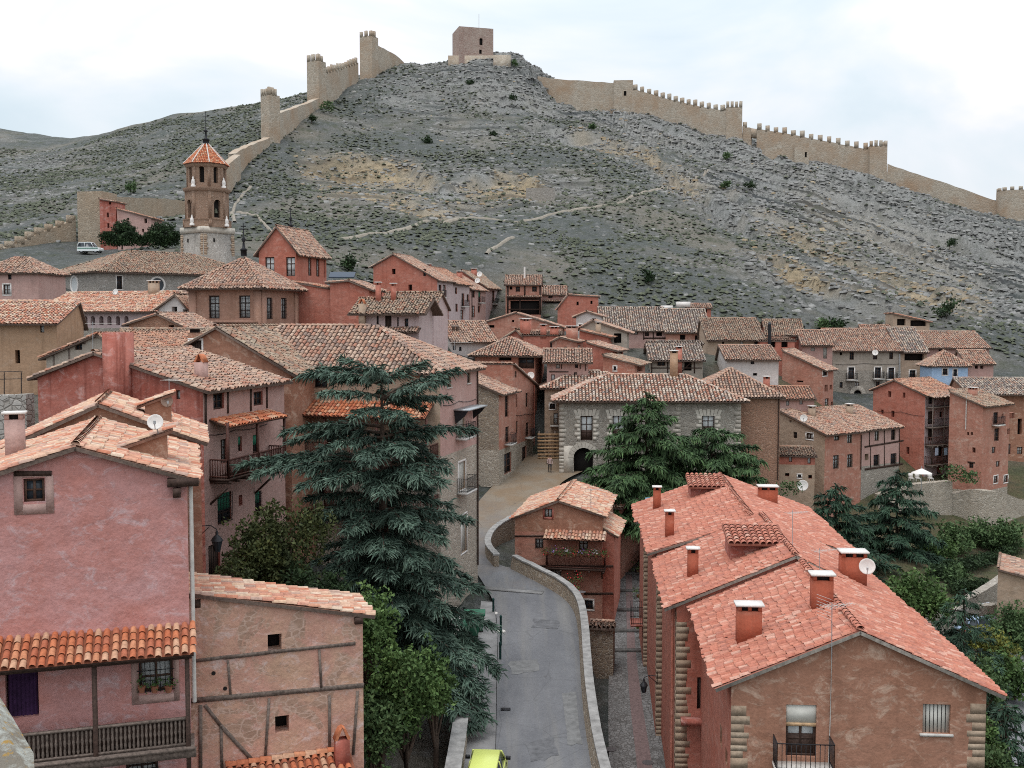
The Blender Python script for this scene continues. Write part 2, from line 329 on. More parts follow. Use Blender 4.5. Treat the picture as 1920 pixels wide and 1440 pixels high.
AR = [on(x, y, zalley) for x, y in ((1330, 1800), (1300, 1600), (1275, 1440), (1245, 1330), (1225, 1240), (1214, 1190), (1206, 1100), (1202, 1040), (1200, 1000))]
TCP = [  # (photo x, photo y, distance) of ground seen in the photo, or of ground its walls stand on
 (888, 112, 398), (850, 122, 396), (930, 112, 396), (990, 122, 398), (1008, 150, 396), (760, 124, 396), (800, 122, 402),
 (690, 150, 378), (650, 175, 358), (605, 200, 336), (560, 232, 312), (505, 275, 286), (465, 320, 264), (430, 352, 248), (345, 405, 222), (250, 412, 205), (190, 440, 195),
 (1030, 185, 394), (1150, 210, 384), (1260, 232, 372), (1400, 268, 358), (1500, 298, 350), (1640, 330, 338), (1760, 365, 328), (1890, 402, 318), (2000, 440, 310),
 (100, 285, 420), (200, 252, 430), (300, 222, 436), (380, 208, 440), (450, 202, 442), (520, 190, 446), (-80, 268, 520), (20, 272, 520),
 (0, 430, 218), (100, 400, 240), (100, 350, 300), (0, 350, 320), (0, 300, 400), (230, 330, 300), (320, 290, 330), (400, 260, 360), (560, 182, 420), (-150, 420, 240), (-200, 320, 380),
 (700, 230, 345), (800, 230, 342), (900, 220, 345), (1000, 230, 345), (600, 310, 285), (720, 310, 296), (850, 315, 290), (980, 320, 290), (1100, 260, 340), (1250, 290, 320),
 (500, 400, 218), (620, 400, 225), (760, 390, 232), (900, 390, 235), (1050, 380, 245), (1200, 360, 262), (1400, 350, 290), (1600, 400, 290), (1750, 440, 285), (1920, 480, 275), (2050, 500, 270),
 (480, 470, 178), (640, 470, 188), (780, 465, 192), (940, 470, 196), (1100, 460, 205), (1300, 450, 220), (1500, 470, 235), (1700, 530, 235), (1880, 570, 225),
 (620, 510, 165), (940, 515, 186), (1120, 540, 184), (1280, 570, 180), (1420, 590, 176), (1600, 590, 182), (1760, 600, 178), (1880, 640, 172), (1990, 690, 165),
 (30, 500, 165), (170, 477, 184), (270, 468, 172), (330, 472, 165), (80, 470, 178), (60, 545, 135),
 (60, 740, 82), (20, 700, 90), (0, 800, 66), (430, 680, 100), (330, 620, 120), (700, 650, 110), (820, 640, 150), (950, 760, 116), (1250, 655, 150), (1100, 700, 125), (1330, 700, 130),
 (1600, 748, 148), (1760, 700, 152), (1860, 720, 150), (1500, 760, 128), (1740, 890, 128), (1850, 930, 126), (1930, 900, 132), (1500, 935, 118), (1650, 930, 120),
 (960, 650, 165), (1080, 645, 160), (880, 680, 158), (1020, 670, 150), (1130, 640, 162), (1000, 610, 172), (1090, 605, 172), (900, 640, 172),
 (1800, 1060, 108), (1900, 1040, 112), (1740, 1060, 100), (1870, 1130, 96), (1800, 1150, 92), (1860, 1180, 90), (1890, 1260, 78), (1900, 1400, 64), (1980, 1300, 76)]
TXYZ = [P(*t) for t in TCP] + [np.array(p, float) for p in (
 (-6, 56, -0.6), (-9, 62, 0), (-12, 50, -1.2), (-9, 44, -2), (-6, 47, -1.8), (-20, 48, 3), (-17, 60, 6), (-28, 60, 8), (-15, 40, 0), (-25, 34, 2), (-35, 45, 7), (0, 20, -2), (-20, 10, -1), (20, 10, -5),
 (12, 40, -4.5), (13, 60, -4), (15, 80, -2.5), (22, 42, -6), (24, 60, -5), (27, 80, -5), (5, 92, 1.2), (12, 100, 1.2), (-3, 76, 1.4), (-8, 76, 2), (-12, 90, 5), (-3, 98, 2.4), (-5, 91, 2.0), (-8, 99, 4), (-22, 85, 12), (-60, 90, 14), (-60, 60, 9),
 (3, 112, 5.3), (8, 106, 4.2), (20, 108, 1.5), (60, 110, -3), (70, 80, -7), (60, 50, -8), (40, 30, -7), (-60, 30, 4), (60, 160, 10),
 (0, 520, 85), (100, 520, 78), (200, 480, 55), (-120, 560, 70), (-220, 560, 70), (-330, 560, 70), (-330, 300, 50), (320, 400, 40), (350, 250, 35), (-200, 120, 25), (200, 100, 0), (0, 700, 60), (-300, 800, 70), (300, 800, 40))]
TXYZ = np.array(TXYZ)
def _phi(d2): return 0.5 * d2 * np.log(d2 + 1e-9)
_n = len(TXYZ); _s = 0.01
_xy = TXYZ[:, :2] * _s; _d2 = ((_xy[:, None] - _xy[None]) ** 2).sum(-1)
_A = np.zeros((_n + 3, _n + 3)); _A[:_n, :_n] = _phi(_d2) + np.eye(_n) * 2e-4; _A[:_n, _n] = 1; _A[:_n, _n + 1:] = _xy; _A[_n:, :_n] = _A[:_n, _n:].T
_w = np.linalg.solve(_A, np.concatenate([TXYZ[:, 2], np.zeros(3)]))
def gz(x, y):
    q = np.stack([np.atleast_1d(np.asarray(x, float)).ravel(), np.atleast_1d(np.asarray(y, float)).ravel()], 1) * _s
    out = np.empty(len(q))
    for i in range(0, len(q), 20000):
        c = q[i:i + 20000]; d2 = ((c[:, None] - _xy[None]) ** 2).sum(-1)
        out[i:i + 20000] = _phi(d2) @ _w[:_n] + _w[_n] + c @ _w[_n + 1:]
    return out
def inpoly(x, y, poly):
    x = np.asarray(x); y = np.asarray(y); r = np.zeros(x.shape, bool); n = len(poly); j = n - 1
    for i in range(n):
        xi, yi = poly[i][:2]; xj, yj = poly[j][:2]
        c = ((yi > y) != (yj > y)) & (x < (xj - xi) * (y - yi) / (yj - yi + 1e-12) + xi); r ^= c; j = i
    return r
def distpoly(x, y, poly):
    d = np.full(np.shape(x), 1e9); n = len(poly)
    for i in range(n):
        a = np.array(poly[i][:2]); b = np.array(poly[(i + 1) % n][:2]); ab = b - a
        t = np.clip(((x - a[0]) * ab[0] + (y - a[1]) * ab[1]) / (ab @ ab + 1e-9), 0, 1)
        d = np.minimum(d, np.hypot(x - a[0] - t * ab[0], y - a[1] - t * ab[1]))
    return d
RPOLY = RL + RR[::-1]; APOLY = AL + AR[::-1]
def topx(x, y, z):
    c, s = math.cos(PITCH), math.sin(PITCH); dz = z - CAM[2]
    f = y * c - dz * s; u = y * s + dz * c
    return 960 + FPX * x / f, 720 - FPX * u / f
BLOBS = [(880, 362, 200, 30, 1.0), (650, 318, 120, 14, 0.9), (740, 350, 120, 22, 0.8), (1000, 355, 45, 12, 0.9), (820, 385, 110, 26, 0.55), (1215, 300, 60, 34, 0.6), (1560, 495, 190, 75, 1.0), (1430, 400, 60, 60, 0.55), (1880, 560, 60, 60, 0.8), (1750, 470, 120, 50, 0.4), (1250, 590, 60, 10, 0.6), (700, 400, 70, 20, 0.3)]
SCARPS = [  # photo-traced lines where a rock band breaks the slope: points, height (m), ochre share
 (((540, 300), (620, 306), (700, 318), (770, 322), (830, 345), (900, 335), (960, 325), (1045, 352)), 1.9, 1.0), (((690, 190), (800, 186), (900, 182), (1000, 196), (1080, 215)), 1.1, 0.1), (((640, 228), (760, 232), (880, 240), (1010, 236), (1130, 262)), 1.1, 0.1),
 (((1040, 250), (1130, 262), (1210, 285), (1270, 330), (1340, 352)), 1.5, 0.7), (((1290, 340), (1380, 400), (1440, 450), (1500, 500), (1580, 545), (1700, 590)), 2.2, 0.9), (((1350, 345), (1450, 400), (1540, 455), (1640, 505), (1760, 560), (1880, 600)), 1.7, 0.8), (((1400, 330), (1500, 375), (1620, 430), (1740, 490), (1900, 540)), 1.6, 0.25),
 (((1480, 340), (1600, 390), (1720, 440), (1900, 490)), 1.5, 0.15), (((1150, 215), (1280, 250), (1400, 285), (1500, 310), (1640, 345), (1780, 390)), 1.2, 0.1), (((1180, 590), (1300, 585), (1420, 600), (1540, 612)), 1.2, 0.4), (((1440, 470), (1520, 530), (1620, 570), (1750, 605)), 1.4, 0.8), (((560, 350), (680, 352), (800, 385), (880, 395)), 1.0, 0.7)]
def relief(x, y, z):
    """hill relief: rock bands breaking the slope, tilted limestone ledges between them, smooth scree elsewhere; returns dz, rock mask, ochre mask"""
    global LAY, VAL  # LAY: ledge tone bands, low values paint in crevice shade
    px, py = topx(x, y, z)
    hill = np.clip((y - 172) / 25, 0, 1)
    right = np.clip((px - 1180 - (py - 300) * 0.9) / 90, 0, 1)
    top = np.clip((z - 66) / 24, 0, 1) * np.clip((px - 600) / 120, 0, 1)
    wob = fbm(x * 0.045, y * 0.045, 11, 3) - 0.44
    base = fbm(x * 0.025, y * 0.025, 3, 4)
    rock = np.clip(right * 0.95 + top * 0.7 + (base - 0.45) * 2.6 - 0.1, 0, 1)
    dz = np.zeros_like(x); och = np.zeros_like(x); band = np.zeros_like(x)
    for pts, A, o in SCARPS:
        p = np.array(pts, float); ins = np.clip((px - p[0, 0]) / 40, 0, 1) * np.clip((p[-1, 0] - px) / 40, 0, 1)
        t = np.interp(px, p[:, 0], p[:, 1]) + 26 * wob + 5 * (vnoise(x * 0.3, y * 0.3, 13) - 0.5) - py
        br = np.clip(vnoise(x * 0.05, y * 0.05, int(A * 10)) * 2.4 - 0.3, 0.15, 1)
        dz = dz + A * ins * br * np.tanh(t / 1.6) * np.exp(-np.abs(t) / 22)
        f = ins * br * np.exp(-((t + 3) / 9) ** 2); band = np.maximum(band, f); och = np.maximum(och, o * ins * np.exp(-((t + 12) / 26) ** 2))
    scree = np.exp(-((px - 1190) / 170) ** 2 - ((py - 465) / 75) ** 2)
    rock = np.clip(np.maximum(rock * (1 - 0.85 * scree), np.maximum(band * 1.3, och * 0.8 * (base > 0.36))), 0, 1)
    och = och * np.clip((fbm(x * 0.06, y * 0.06, 8, 4) - 0.30) * 4, 0, 1)
    h = z + 0.52 * x * right - 0.03 * x + 3.0 * wob * (1 - 0.4 * right)
    def led(h, p):
        q = h / p; f = q - np.floor(q); return (np.clip((f - 0.55) / 0.14, 0, 1) - f) * p
    dz = dz + rock * (0.5 * led(h, 3.6) + 0.7 * led(h + 0.7, 1.9)) + (fbm(x * 0.11, y * 0.11, 21, 4) - 0.47) * (2.0 + 1.2 * rock)
    dz = dz + rock * (fbm(x * 0.5, y * 0.5, 31, 3) - 0.45) * 0.8
    dz = dz + (fbm(x * 0.022, y * 0.022, 17, 3) - 0.44) * 9 * np.clip((y - 190) / 40, 0, 1) * np.clip((395 - y) / 60, 0, 1) * np.clip((px - 520) / 80, 0, 1)
    VAL = np.clip((x - 22) / 6, 0, 1) * np.clip((140 - y) / 8, 0, 1)
    LAY = 0.5 + 0.34 * np.sin(h * 2 * math.pi / 1.9 + 1.2 * wob) + 0.16 * np.sin(h * 2 * math.pi / 4.3) + 0.5 * band  # tone bands following the ledges; low values paint in crevice shade
    return dz * hill, rock * hill, och * hill
def hitground(px, py, y0=150.0, y1=520.0):
    Y = np.arange(y0, y1, 1.0); d = ray(px, py); p = CAM + d * (Y / d[1])[:, None]
    g = gz(p[:, 0], p[:, 1]); k = np.argmax(g >= p[:, 2]); return np.array([p[k, 0], p[k, 1], g[k]])
def surf(x, y):
    x = np.atleast_1d(x).astype(float); y = np.atleast_1d(y).astype(float); z = gz(x, y); return z + relief(x, y, z)[0]
def grid_axis(a, b, s, lo, hi):
    m = list(np.arange(a, b + s, s)); l = []; r = []; v = a; st = s
    while v > lo: st *= 1.35; v -= st; l.append(v)
    v = m[-1]; st = s
    while v < hi: st *= 1.35; v += st; r.append(v)
    return np.array(l[::-1] + m + r)
GX = grid_axis(-235, 225, 0.85, -1600, 1600); GY = grid_axis(24, 440, 0.85, -300, 2400)
XX, YY = np.meshgrid(GX, GY, indexing='ij'); sh = XX.shape
cl = np.clip
ZB = gz(cl(XX.ravel(), -380, 380), cl(YY.ravel(), 0, 780)).reshape(sh)
DZ, ROCK, OCH = relief(XX, YY, ZB)
ZZ = ZB + DZ; LEDGE_SHADE_V = LAY; VALV = VAL
zr_v = np.interp(YY, [0, 30, 48, 74, 82, 92, 113, 130], [-1.2, -0.6, 0, 1.0, 1.6, 2.5, 5.4, 7.0])
za_v = np.interp(YY, [0, 40, 57, 62, 70, 79, 90, 100], [-4.2, -4.2, -3.9, -3.7, -3.35, -3.25, -2.4, -1.6])
near = (YY < 130) & (np.abs(XX) < 60)
dr = np.where(near, np.where(inpoly(XX, YY, RPOLY), 0, distpoly(XX, YY, RPOLY)), 1e9)
da = np.where(near, np.where(inpoly(XX, YY, APOLY), 0, distpoly(XX, YY, APOLY)), 1e9)
ZZ = np.where(dr < 1.6, np.minimum(np.maximum(ZZ, zr_v - 3), zr_v - 0.25), ZZ)
ZZ = np.where(da < 1.6, np.minimum(ZZ, za_v - 0.25), ZZ)
GAP = [p + [0.5, 0, 0] for p in RR[1:10]] + [np.array([4.2, 92, 0]), np.array([9.5, 92, 0])] + AL[1:7][::-1]
ZZ = np.where(near & inpoly(XX, YY, GAP) & ~inpoly(XX, YY, RPOLY), np.minimum(ZZ, za_v - 0.25), ZZ)
nx, ny = sh; idx = np.arange(nx * ny).reshape(sh)
gF = np.stack([idx[:-1, :-1], idx[1:, :-1], idx[1:, 1:], idx[:-1, 1:]], -1).reshape(-1, 4)
mt, t, b, pos = newmat('hillside_ground'); b.inputs['Roughness'].default_value = 1.0
ar = N(t, 'ShaderNodeAttribute', attribute_name='rock'); ao = N(t, 'ShaderNodeAttribute', attribute_name='ochre')
soil = mix(t, rfac(t, noise(t, pos, 0.09, 7, 0.65), 0.38, 0.62), (0.142, 0.148, 0.143), (0.104, 0.117, 0.107))
soil = mix(t, rfac(t, noise(t, pos, 0.035, 5, 0.6), 0.48, 0.62), soil, (0.22, 0.20, 0.165))
spk = rfac(t, noise(t, pos, 0.85, 6, 0.8), 0.53, 0.63)
soil = mix(t, math_n(t, 'MULTIPLY', spk, 0.8), soil, (0.27, 0.27, 0.26))
al = N(t, 'ShaderNodeAttribute', attribute_name='ledge_shade'); ledge_shd = rfac(t, math_n(t, 'ADD', al.outputs['Fac'], math_n(t, 'MULTIPLY', noise(t, pos, 0.7, 6, 0.75), 0.9)), 0.74, 1.12)
rk = mix(t, ledge_shd, (0.075, 0.08, 0.082), (0.335, 0.335, 0.32))  # shade of risers and crevices painted into the rock colour, dark to light
rk = mix(t, math_n(t, 'MULTIPLY', ao.outputs['Fac'], 0.95), rk, mix(t, ledge_shd, (0.22, 0.15, 0.08), (0.52, 0.395, 0.235)))
g2 = N(t, 'ShaderNodeNewGeometry'); sn = N(t, 'ShaderNodeSeparateXYZ'); t.links.new(g2.outputs['Normal'], sn.inputs[0])
rf = math_n(t, 'MULTIPLY', ar.outputs['Fac'], rfac(t, noise(t, pos, 0.22, 6, 0.7), 0.28, 0.5))
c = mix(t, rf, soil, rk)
av = N(t, 'ShaderNodeAttribute', attribute_name='valley'); c = mix(t, av.outputs['Fac'], c, mix(t, rfac(t, noise(t, pos, 0.4, 6, 0.7), 0.4, 0.6), (0.20, 0.155, 0.095), (0.12, 0.13, 0.06)))
grn = math_n(t, 'MULTIPLY', rfac(t, noise(t, pos, 0.33, 7, 0.75), 0.5, 0.62), math_n(t, 'SUBTRACT', 0.8, math_n(t, 'MULTIPLY', rf, 0.5)))
c = mix(t, grn, c, (0.095, 0.105, 0.07))
c = mix(t, 0.6, c, mix(t, rfac(t, noise(t, pos, 2.6, 5, 0.75), 0.3, 0.7), (0.42, 0.42, 0.42), (1.08, 1.08, 1.08)), 'MULTIPLY')
t.links.new(c, b.inputs['Base Color'])
n1 = bump(t, b, noise(t, pos, 1.1, 7, 0.8), 1.0, 0.8)
mbg = MB(); mbg.add(np.stack([XX, YY, ZZ], -1).reshape(-1, 3), gF)
terr = mbg.build('ground', mt, smooth=False, org=(0, 0, 0)); tag(terr, kind='structure')
for nm, arr in (('rock', ROCK), ('ochre', OCH), ('ledge_shade', LEDGE_SHADE_V), ('valley', VALV)):
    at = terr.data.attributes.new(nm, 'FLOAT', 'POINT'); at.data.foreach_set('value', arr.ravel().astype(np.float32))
# ---- road, sand street, sidewalk, alley
def resample(pts, n):
    pts = np.asarray(pts); s = np.concatenate([[0], np.cumsum(np.linalg.norm(np.diff(pts, axis=0), axis=1))]); q = np.linspace(0, s[-1], n)
    return np.stack([np.interp(q, s, pts[:, k]) for k in range(3)], 1)
def smooth_line(pts, it=2):
    pts = np.asarray(pts, float)
    for _ in range(it):
        a = 0.75 * pts[:-1] + 0.25 * pts[1:]; c = 0.25 * pts[:-1] + 0.75 * pts[1:]
        q = np.empty((2 * len(a), 3)); q[0::2] = a; q[1::2] = c; pts = np.vstack([pts[:1], q, pts[-1:]])
    return pts
def strip(name, A, B, mat, lift, zf=None, cols=6, kind='structure'):
    A = np.asarray(A); B = np.asarray(B); n = len(A); V = []
    for k in range(cols + 1):
        V.append(A + (B - A) * (k / cols))
    V = np.stack(V, 1)
    if zf: V[..., 2] = np.interp(V[..., 1], *zf)
    V[..., 2] += lift
    i = np.arange(n * (cols + 1)).reshape(n, cols + 1)
    F = np.stack([i[:-1, :-1], i[:-1, 1:], i[1:, 1:], i[1:, :-1]], -1).reshape(-1, 4)
    o = MB().add(V.reshape(-1, 3), F).build(name, mat, smooth=True); return tag(o, kind=kind)
ZRF = ([0, 30, 48, 74, 82, 92, 113, 130], [-1.2, -0.6, 0, 1.0, 1.6, 2.5, 5.4, 7.0]); ZAF = ([0, 40, 57, 62, 70, 79, 90, 100], [-4.2, -4.2, -3.9, -3.7, -3.35, -3.25, -2.4, -1.6])
mr, t, b, pos = newmat('worn_asphalt'); b.inputs['Roughness'].default_value = 0.85
f = rfac(t, noise(t, pos, 0.35, 6, 0.7, (1, 0.35, 1)), 0.36, 0.66)
c = mix(t, f, (0.125, 0.126, 0.135), (0.19, 0.19, 0.197))
sxy = N(t, 'ShaderNodeSeparateXYZ'); t.links.new(pos, sxy.inputs[0])
tr = rfac(t, noise(t, pos, 1.0, 4, 0.6, (1.1, 0.035, 1)), 0.46, 0.68)
c = mix(t, math_n(t, 'MULTIPLY', tr, 0.5), c, (0.235, 0.222, 0.20))
sand = rfac(t, math_n(t, 'ADD', sxy.outputs['Y'], math_n(t, 'MULTIPLY', noise(t, pos, 0.28, 6, 0.7, (1, 0.6, 1)), 34.0)), 93.0, 117.0)
c = mix(t, sand, c, mix(t, rfac(t, noise(t, pos, 0.5, 5), 0.4, 0.6), (0.235, 0.17, 0.112), (0.25, 0.205, 0.155)))
c = mix(t, 0.55, c, mix(t, rfac(t, noise(t, pos, 7, 5, 0.8), 0.3, 0.7), (0.6, 0.6, 0.6), (1.05, 1.05, 1.05)), 'MULTIPLY')
stn = rfac(t, noise(t, pos, 0.6, 6, 0.75), 0.62, 0.70); c = mix(t, math_n(t, 'MULTIPLY', stn, 0.55), c, (0.07, 0.065, 0.065))
crk = voro(t, pos, 0.35, 'DISTANCE_TO_EDGE'); ck = rfac(t, crk.outputs['Distance'], 0.012, 0.0); c = mix(t, math_n(t, 'MULTIPLY', ck, 0.35), c, (0.06, 0.06, 0.06))
t.links.new(c, b.inputs['Base Color']); bump(t, b, noise(t, pos, 18, 4, 0.7), 0.25, 0.02)
RLs, RRs = resample(smooth_line(RL), 90), resample(smooth_line(RR), 90)
strip('road', RLs, RRs, mr, 0.0, ZRF, 10)
mc, t, b, pos = newmat('cobbles')
c, e = stone_col(t, pos, (0.24, 0.235, 0.23), (0.15, 0.145, 0.14), (0.10, 0.095, 0.09), 4.2, 1)
c = mix(t, rfac(t, noise(t, pos, 0.9, 6, 0.7), 0.52, 0.64), c, (0.09, 0.085, 0.08)); t.links.new(c, b.inputs['Base Color']); bump(t, b, e, 0.6, 0.04)
ALs, ARs = resample(smooth_line(AL), 60), resample(smooth_line(AR), 60)
strip('alley', ALs, ARs, mc, 0.0, ZAF, 4)
mbk = plain('alley_brick_strip', (0.17, 0.12, 0.115), 0.9, var=0.3, scale=6)
strip('alley_gutter_strip', ALs * 0.6 + ARs * 0.4, ALs * 0.38 + ARs * 0.62, mbk, 0.008, ZAF, 2)
# steps of the alley
st = MB(); m_step = plain('dark_step_stone', (0.10, 0.095, 0.09), 0.9, var=0.35, scale=5)
for k in range(7):
    i = int(30 + k * 4); 
    if i < 59:
        p, q = ALs[i].copy(), ARs[i].copy(); z = np.interp(p[1], *ZAF)
        st.box((p[0], p[1], z - 0.05), (q[0] - p[0], 0, 0), (0, 0.45, 0), (0, 0, 0.2))
tag(st.build('alley_steps', m_step), kind='structure')
# sidewalk on the left of the road
SWL = [on(x, y, zroad) for x, y in ((845, 1560), (870, 1440), (880, 1350), (888, 1270), (896, 1190), (902, 1130))]
SWR = [on(x, y, zroad) for x, y in ((922, 1560), (928, 1440), (930, 1350), (931, 1270), (933, 1190), (926, 1132))]
m_sw = plain('pale_pavement', (0.22, 0.215, 0.21), 0.9, var=0.3, scale=1.2)
sw = MB(); a, b_ = resample(SWL, 30), resample(SWR, 30)
a[:, 2] = np.interp(a[:, 1], *ZRF) + 0.12; b_[:, 2] = np.interp(b_[:, 1], *ZRF) + 0.12
i = np.arange(30); V = np.vstack([a, b_, b_ - [0, 0, 0.4], a - [0, 0, 1.5]])
F = np.concatenate([np.stack([i[:-1] + 30 * k, i[:-1] + 30 * (k + 1), i[1:] + 30 * (k + 1), i[1:] + 30 * k], 1) for k in range(2)]); sw.add(V, F)
tag(sw.build('pavement', m_sw), kind='structure')
# ------------------------------------------------------------------ roofs
def tiles(mb, poly, up, sty, rng, m):
    mat, pan, tw, tl, r, hf, jit = sty
    poly = [np.asarray(p, float) for p in poly]; up = nrm(up)
    n = np.cross(poly[1] - poly[0], poly[2] - poly[0]); n = nrm(n); n = n if n[2] > 0 else -n
    e = nrm(np.cross(up, n)); o = poly[0]
    q = np.array([[(p - o) @ e, (p - o) @ up] for p in poly])
    A = np.arange(q[:, 0].min() + tw / 2, q[:, 0].max(), tw); B = np.arange(q[:, 1].min(), q[:, 1].max() - tl * 0.3, tl)
    if len(A) == 0 or len(B) == 0: return
    a, b = np.meshgrid(A, B, indexing='ij'); a = a.ravel(); b = b.ravel()
    k = inpoly(a, b + tl * 0.45, q); a, b = a[k], b[k]; M = len(a)
    if M == 0: return
    ph = np.linspace(math.pi, 0, 5); ca, sa = np.cos(ph) * r, np.sin(ph) * r * hf
    col = np.floor((a - A[0]) / tw + 0.5).astype(int)
    cw = rng.rand(col.max() + 2)[col]
    ja = (cw - 0.5) * 0.05 * jit + (rng.rand(M) - 0.5) * 0.045 * jit; yaw = (rng.rand(M) - 0.5) * 0.10 * jit; jb = (cw - 0.5) * 0.2 * jit + (rng.rand(M) - 0.5) * 0.06 * jit
    sag = (fbm(a * 0.35 + 31 * rng.rand(), b * 0.35, 4, 2) - 0.4) * 0.16 * jit; jn = rng.rand(M) * 0.03 * jit
    P0 = np.zeros((M, 2, 5, 3))
    for s_, (kk, rs, lf) in enumerate(((-0.02, 1.08, 0.036), (tl * 1.1, 0.9, 0.0))):
        aa = (a + ja)[:, None] + ca[None] * rs + (yaw * kk)[:, None]
        bb = (b + jb + kk)[:, None] + 0 * ca[None]
        hh = (sag + jn + lf)[:, None] + sa[None] * rs
        P0[:, s_] = o + aa[..., None] * e + bb[..., None] * up + hh[..., None] * n
    base = np.arange(M)[:, None] * 10; j = np.arange(4)[None]
    F = np.stack([base + j, base + j + 1, base + 5 + j + 1, base + 5 + j], -1).reshape(-1, 4)
    mb.add(P0.reshape(-1, 3), F, m, np.repeat(rng.rand(M), 4))
def ridge_tiles(mb, p, q, rng, m, r=0.13):
    p, q = np.asarray(p, float), np.asarray(q, float); L = np.linalg.norm(q - p); d = (q - p) / max(L, 1e-6); a = nrm(np.cross(d, UP)); up = np.cross(a, d)
    ph = np.linspace(math.pi, 0, 6)
    for k in range(max(1, int(L / 0.4))):
        s0, s1 = k * 0.4 - 0.02, min(L, k * 0.4 + 0.44); V = []
        for s_, f in ((s0, 1.1), (s1, 0.92)):
            for t_ in ph: V.append(p + d * s_ + a * math.cos(t_) * r * f + up * (math.sin(t_) * r * f * 0.9 + 0.02 * (f > 1)))
        mb.add(V, [[j, j + 1, 7 + j, 6 + j] for j in range(5)], m, np.full(5, rng.rand()))
# ------------------------------------------------------------------ houses
def clip_poly(poly, axis, val, keep_less):
    out = []; n = len(poly)
    for i in range(n):
        p, q = poly[i], poly[(i + 1) % n]; dp, dq = p[axis] - val, q[axis] - val
        ip, iq = (dp <= 1e-9, dq <= 1e-9) if keep_less else (dp >= -1e-9, dq >= -1e-9)
        if ip: out.append(p)
        if ip != iq:
            t = dp / (dp - dq); out.append((p[0] + (q[0] - p[0]) * t, p[1] + (q[1] - p[1]) * t))
    return out
class Face:
    def __init__(s, o, t, n, poly): s.o, s.t, s.n, s.poly, s.holes = np.asarray(o, float), np.asarray(t, float), np.asarray(n, float), poly, []
    def pt(s, a, z, out=0.0):
        p = s.o + s.t * a + s.n * out; return np.array([p[0], p[1], z])
    def px(s, x, y):
        d = ray(x, y); k = ((s.o - CAM) @ s.n) / (d @ s.n); p = CAM + d * k
        return (p - s.o) @ s.t, p[2]
class House:
    """b = (photo x, distance) of the corner nearest the camera; the front face runs left from it, the right face runs back"""
    def __init__(s, name, label, b, W, d, eb, r, roof='gu', fr=0.5, wall=None, sty='old', beta=15, o=0.5, vo=0.25, zl=None, zr=None, zback=None, base=None, cat='house', group=None, hipi=None, ridgecap=True, lower=None, fm=None):
        be = R_(beta); s.U = np.array([math.cos(be), -math.sin(be), 0]); s.V = np.array([math.sin(be), math.cos(be), 0])
        B = P(b[0], eb, b[1]); s.W, s.d = W, d; s.ez = B[2]; s.A = np.array([B[0], B[1], 0]) - s.U * W
        hsh = int(b[0] * 7 + eb * 3) % 5; sty = {0: 'old2', 1: 'old3'}.get(hsh, sty) if sty == 'old' else sty
        s.wall, s.sty, s.rng = wall, STY[sty], np.random.RandomState(abs(hash((round(b[0]), round(eb)))) % 99991)
        ridge_pt = s.A + (s.U * W * fr if roof == 'gv' else s.U * W * 0.5 + s.V * d * (fr if roof == 'gu' else 0.5))
        s.rz = P(960, r, ridge_pt[1])[2] if r is not None else s.ez
        zl = s.ez if zl is None else P(960, zl, s.A[1])[2]; zr = s.ez if zr is None else zr
        zb = s.ez if zback is None else zback
        cs = [s.A, s.A + s.U * W, s.A + s.U * W + s.V * d, s.A + s.V * d]
        g = min(gz([c[0] for c in cs], [c[1] for c in cs])) - 1.5
        s.bz = g if base is None else min(base, g); s.bz = min(s.bz, s.ez - 2)
        s.root = thing(name, (s.A[0] + s.U[0] * W / 2, s.A[1] + s.U[1] * W / 2, s.bz), label, cat, group)
        bz = s.bz; c = cs
        if roof == 'gv' and fr == 0: zl = s.rz
        if roof == 'gv' and fr == 1: zr = s.rz
        if roof == 'gu' and fr == 1: zb = s.rz
        if roof == 'gv':
            front = [(0, bz), (W, bz), (W, zr), (W * fr, s.rz), (0, zl)]; back = [(0, bz), (W, bz), (W, zl), (W - W * fr, s.rz), (0, zr)]
            rightp = [(0, bz), (d, bz), (d, zr), (0, zr)]; leftp = [(0, bz), (d, bz), (d, zl), (0, zl)]
        elif roof == 'gu':
            front = [(0, bz), (W, bz), (W, s.ez), (0, s.ez)]; back = [(0, bz), (W, bz), (W, zb), (0, zb)]
            rightp = [(0, bz), (d, bz), (d, zb), (d * fr, s.rz), (0, s.ez)]; leftp = [(0, bz), (d, bz), (d, s.ez), (d - d * fr, s.rz), (0, zb)]
        else:
            front = back = [(0, bz), (W, bz), (W, s.ez), (0, s.ez)]; rightp = leftp = [(0, bz), (d, bz), (d, s.ez), (0, s.ez)]
        s.F = [Face(c[0], s.U, -s.V, front), Face(c[1], s.V, s.U, rightp), Face(c[3], -s.V, -s.U, leftp), Face(c[2], -s.U, s.V, back)]
        s.spec = (roof, fr, zl, zr, zb, o, vo, hipi, ridgecap); s.wins = []; s.extra = []
        s.lower = lower; s.fm = fm or {}
    def L(s, u, v, z):
        p = s.A + s.U * u + s.V * v; return np.array([p[0], p[1], z])
    def flat_roof(s):
        mb = MB(); mb.box(s.L(0.05, 0.05, s.ez - 0.8), s.U * (s.W - 0.1), s.V * (s.d - 0.1), UP * 0.3); mer = s.spec[5]; w = 0.9 if mer > 0 else 0
        for F_, L_ in ((s.F[0], s.W), (s.F[1], s.d)):
            if mer <= 0: continue
            n = max(2, int(L_ / (mer * 2) + 0.5)); 
            for k in range(n + 1):
                if k == n and F_ not in (s.F[0], s.F[3]): continue
                a = (L_ - mer) * k / n; hh = 1.7 * (0.85 + 0.3 * s.rng.rand()); mb.box(F_.pt(a, s.ez - 0.3, -0.6), F_.t * mer, UP * (0.3 + hh), F_.n * 0.603)
        s.roof = mb.build('battlements', s.wall, s.root)
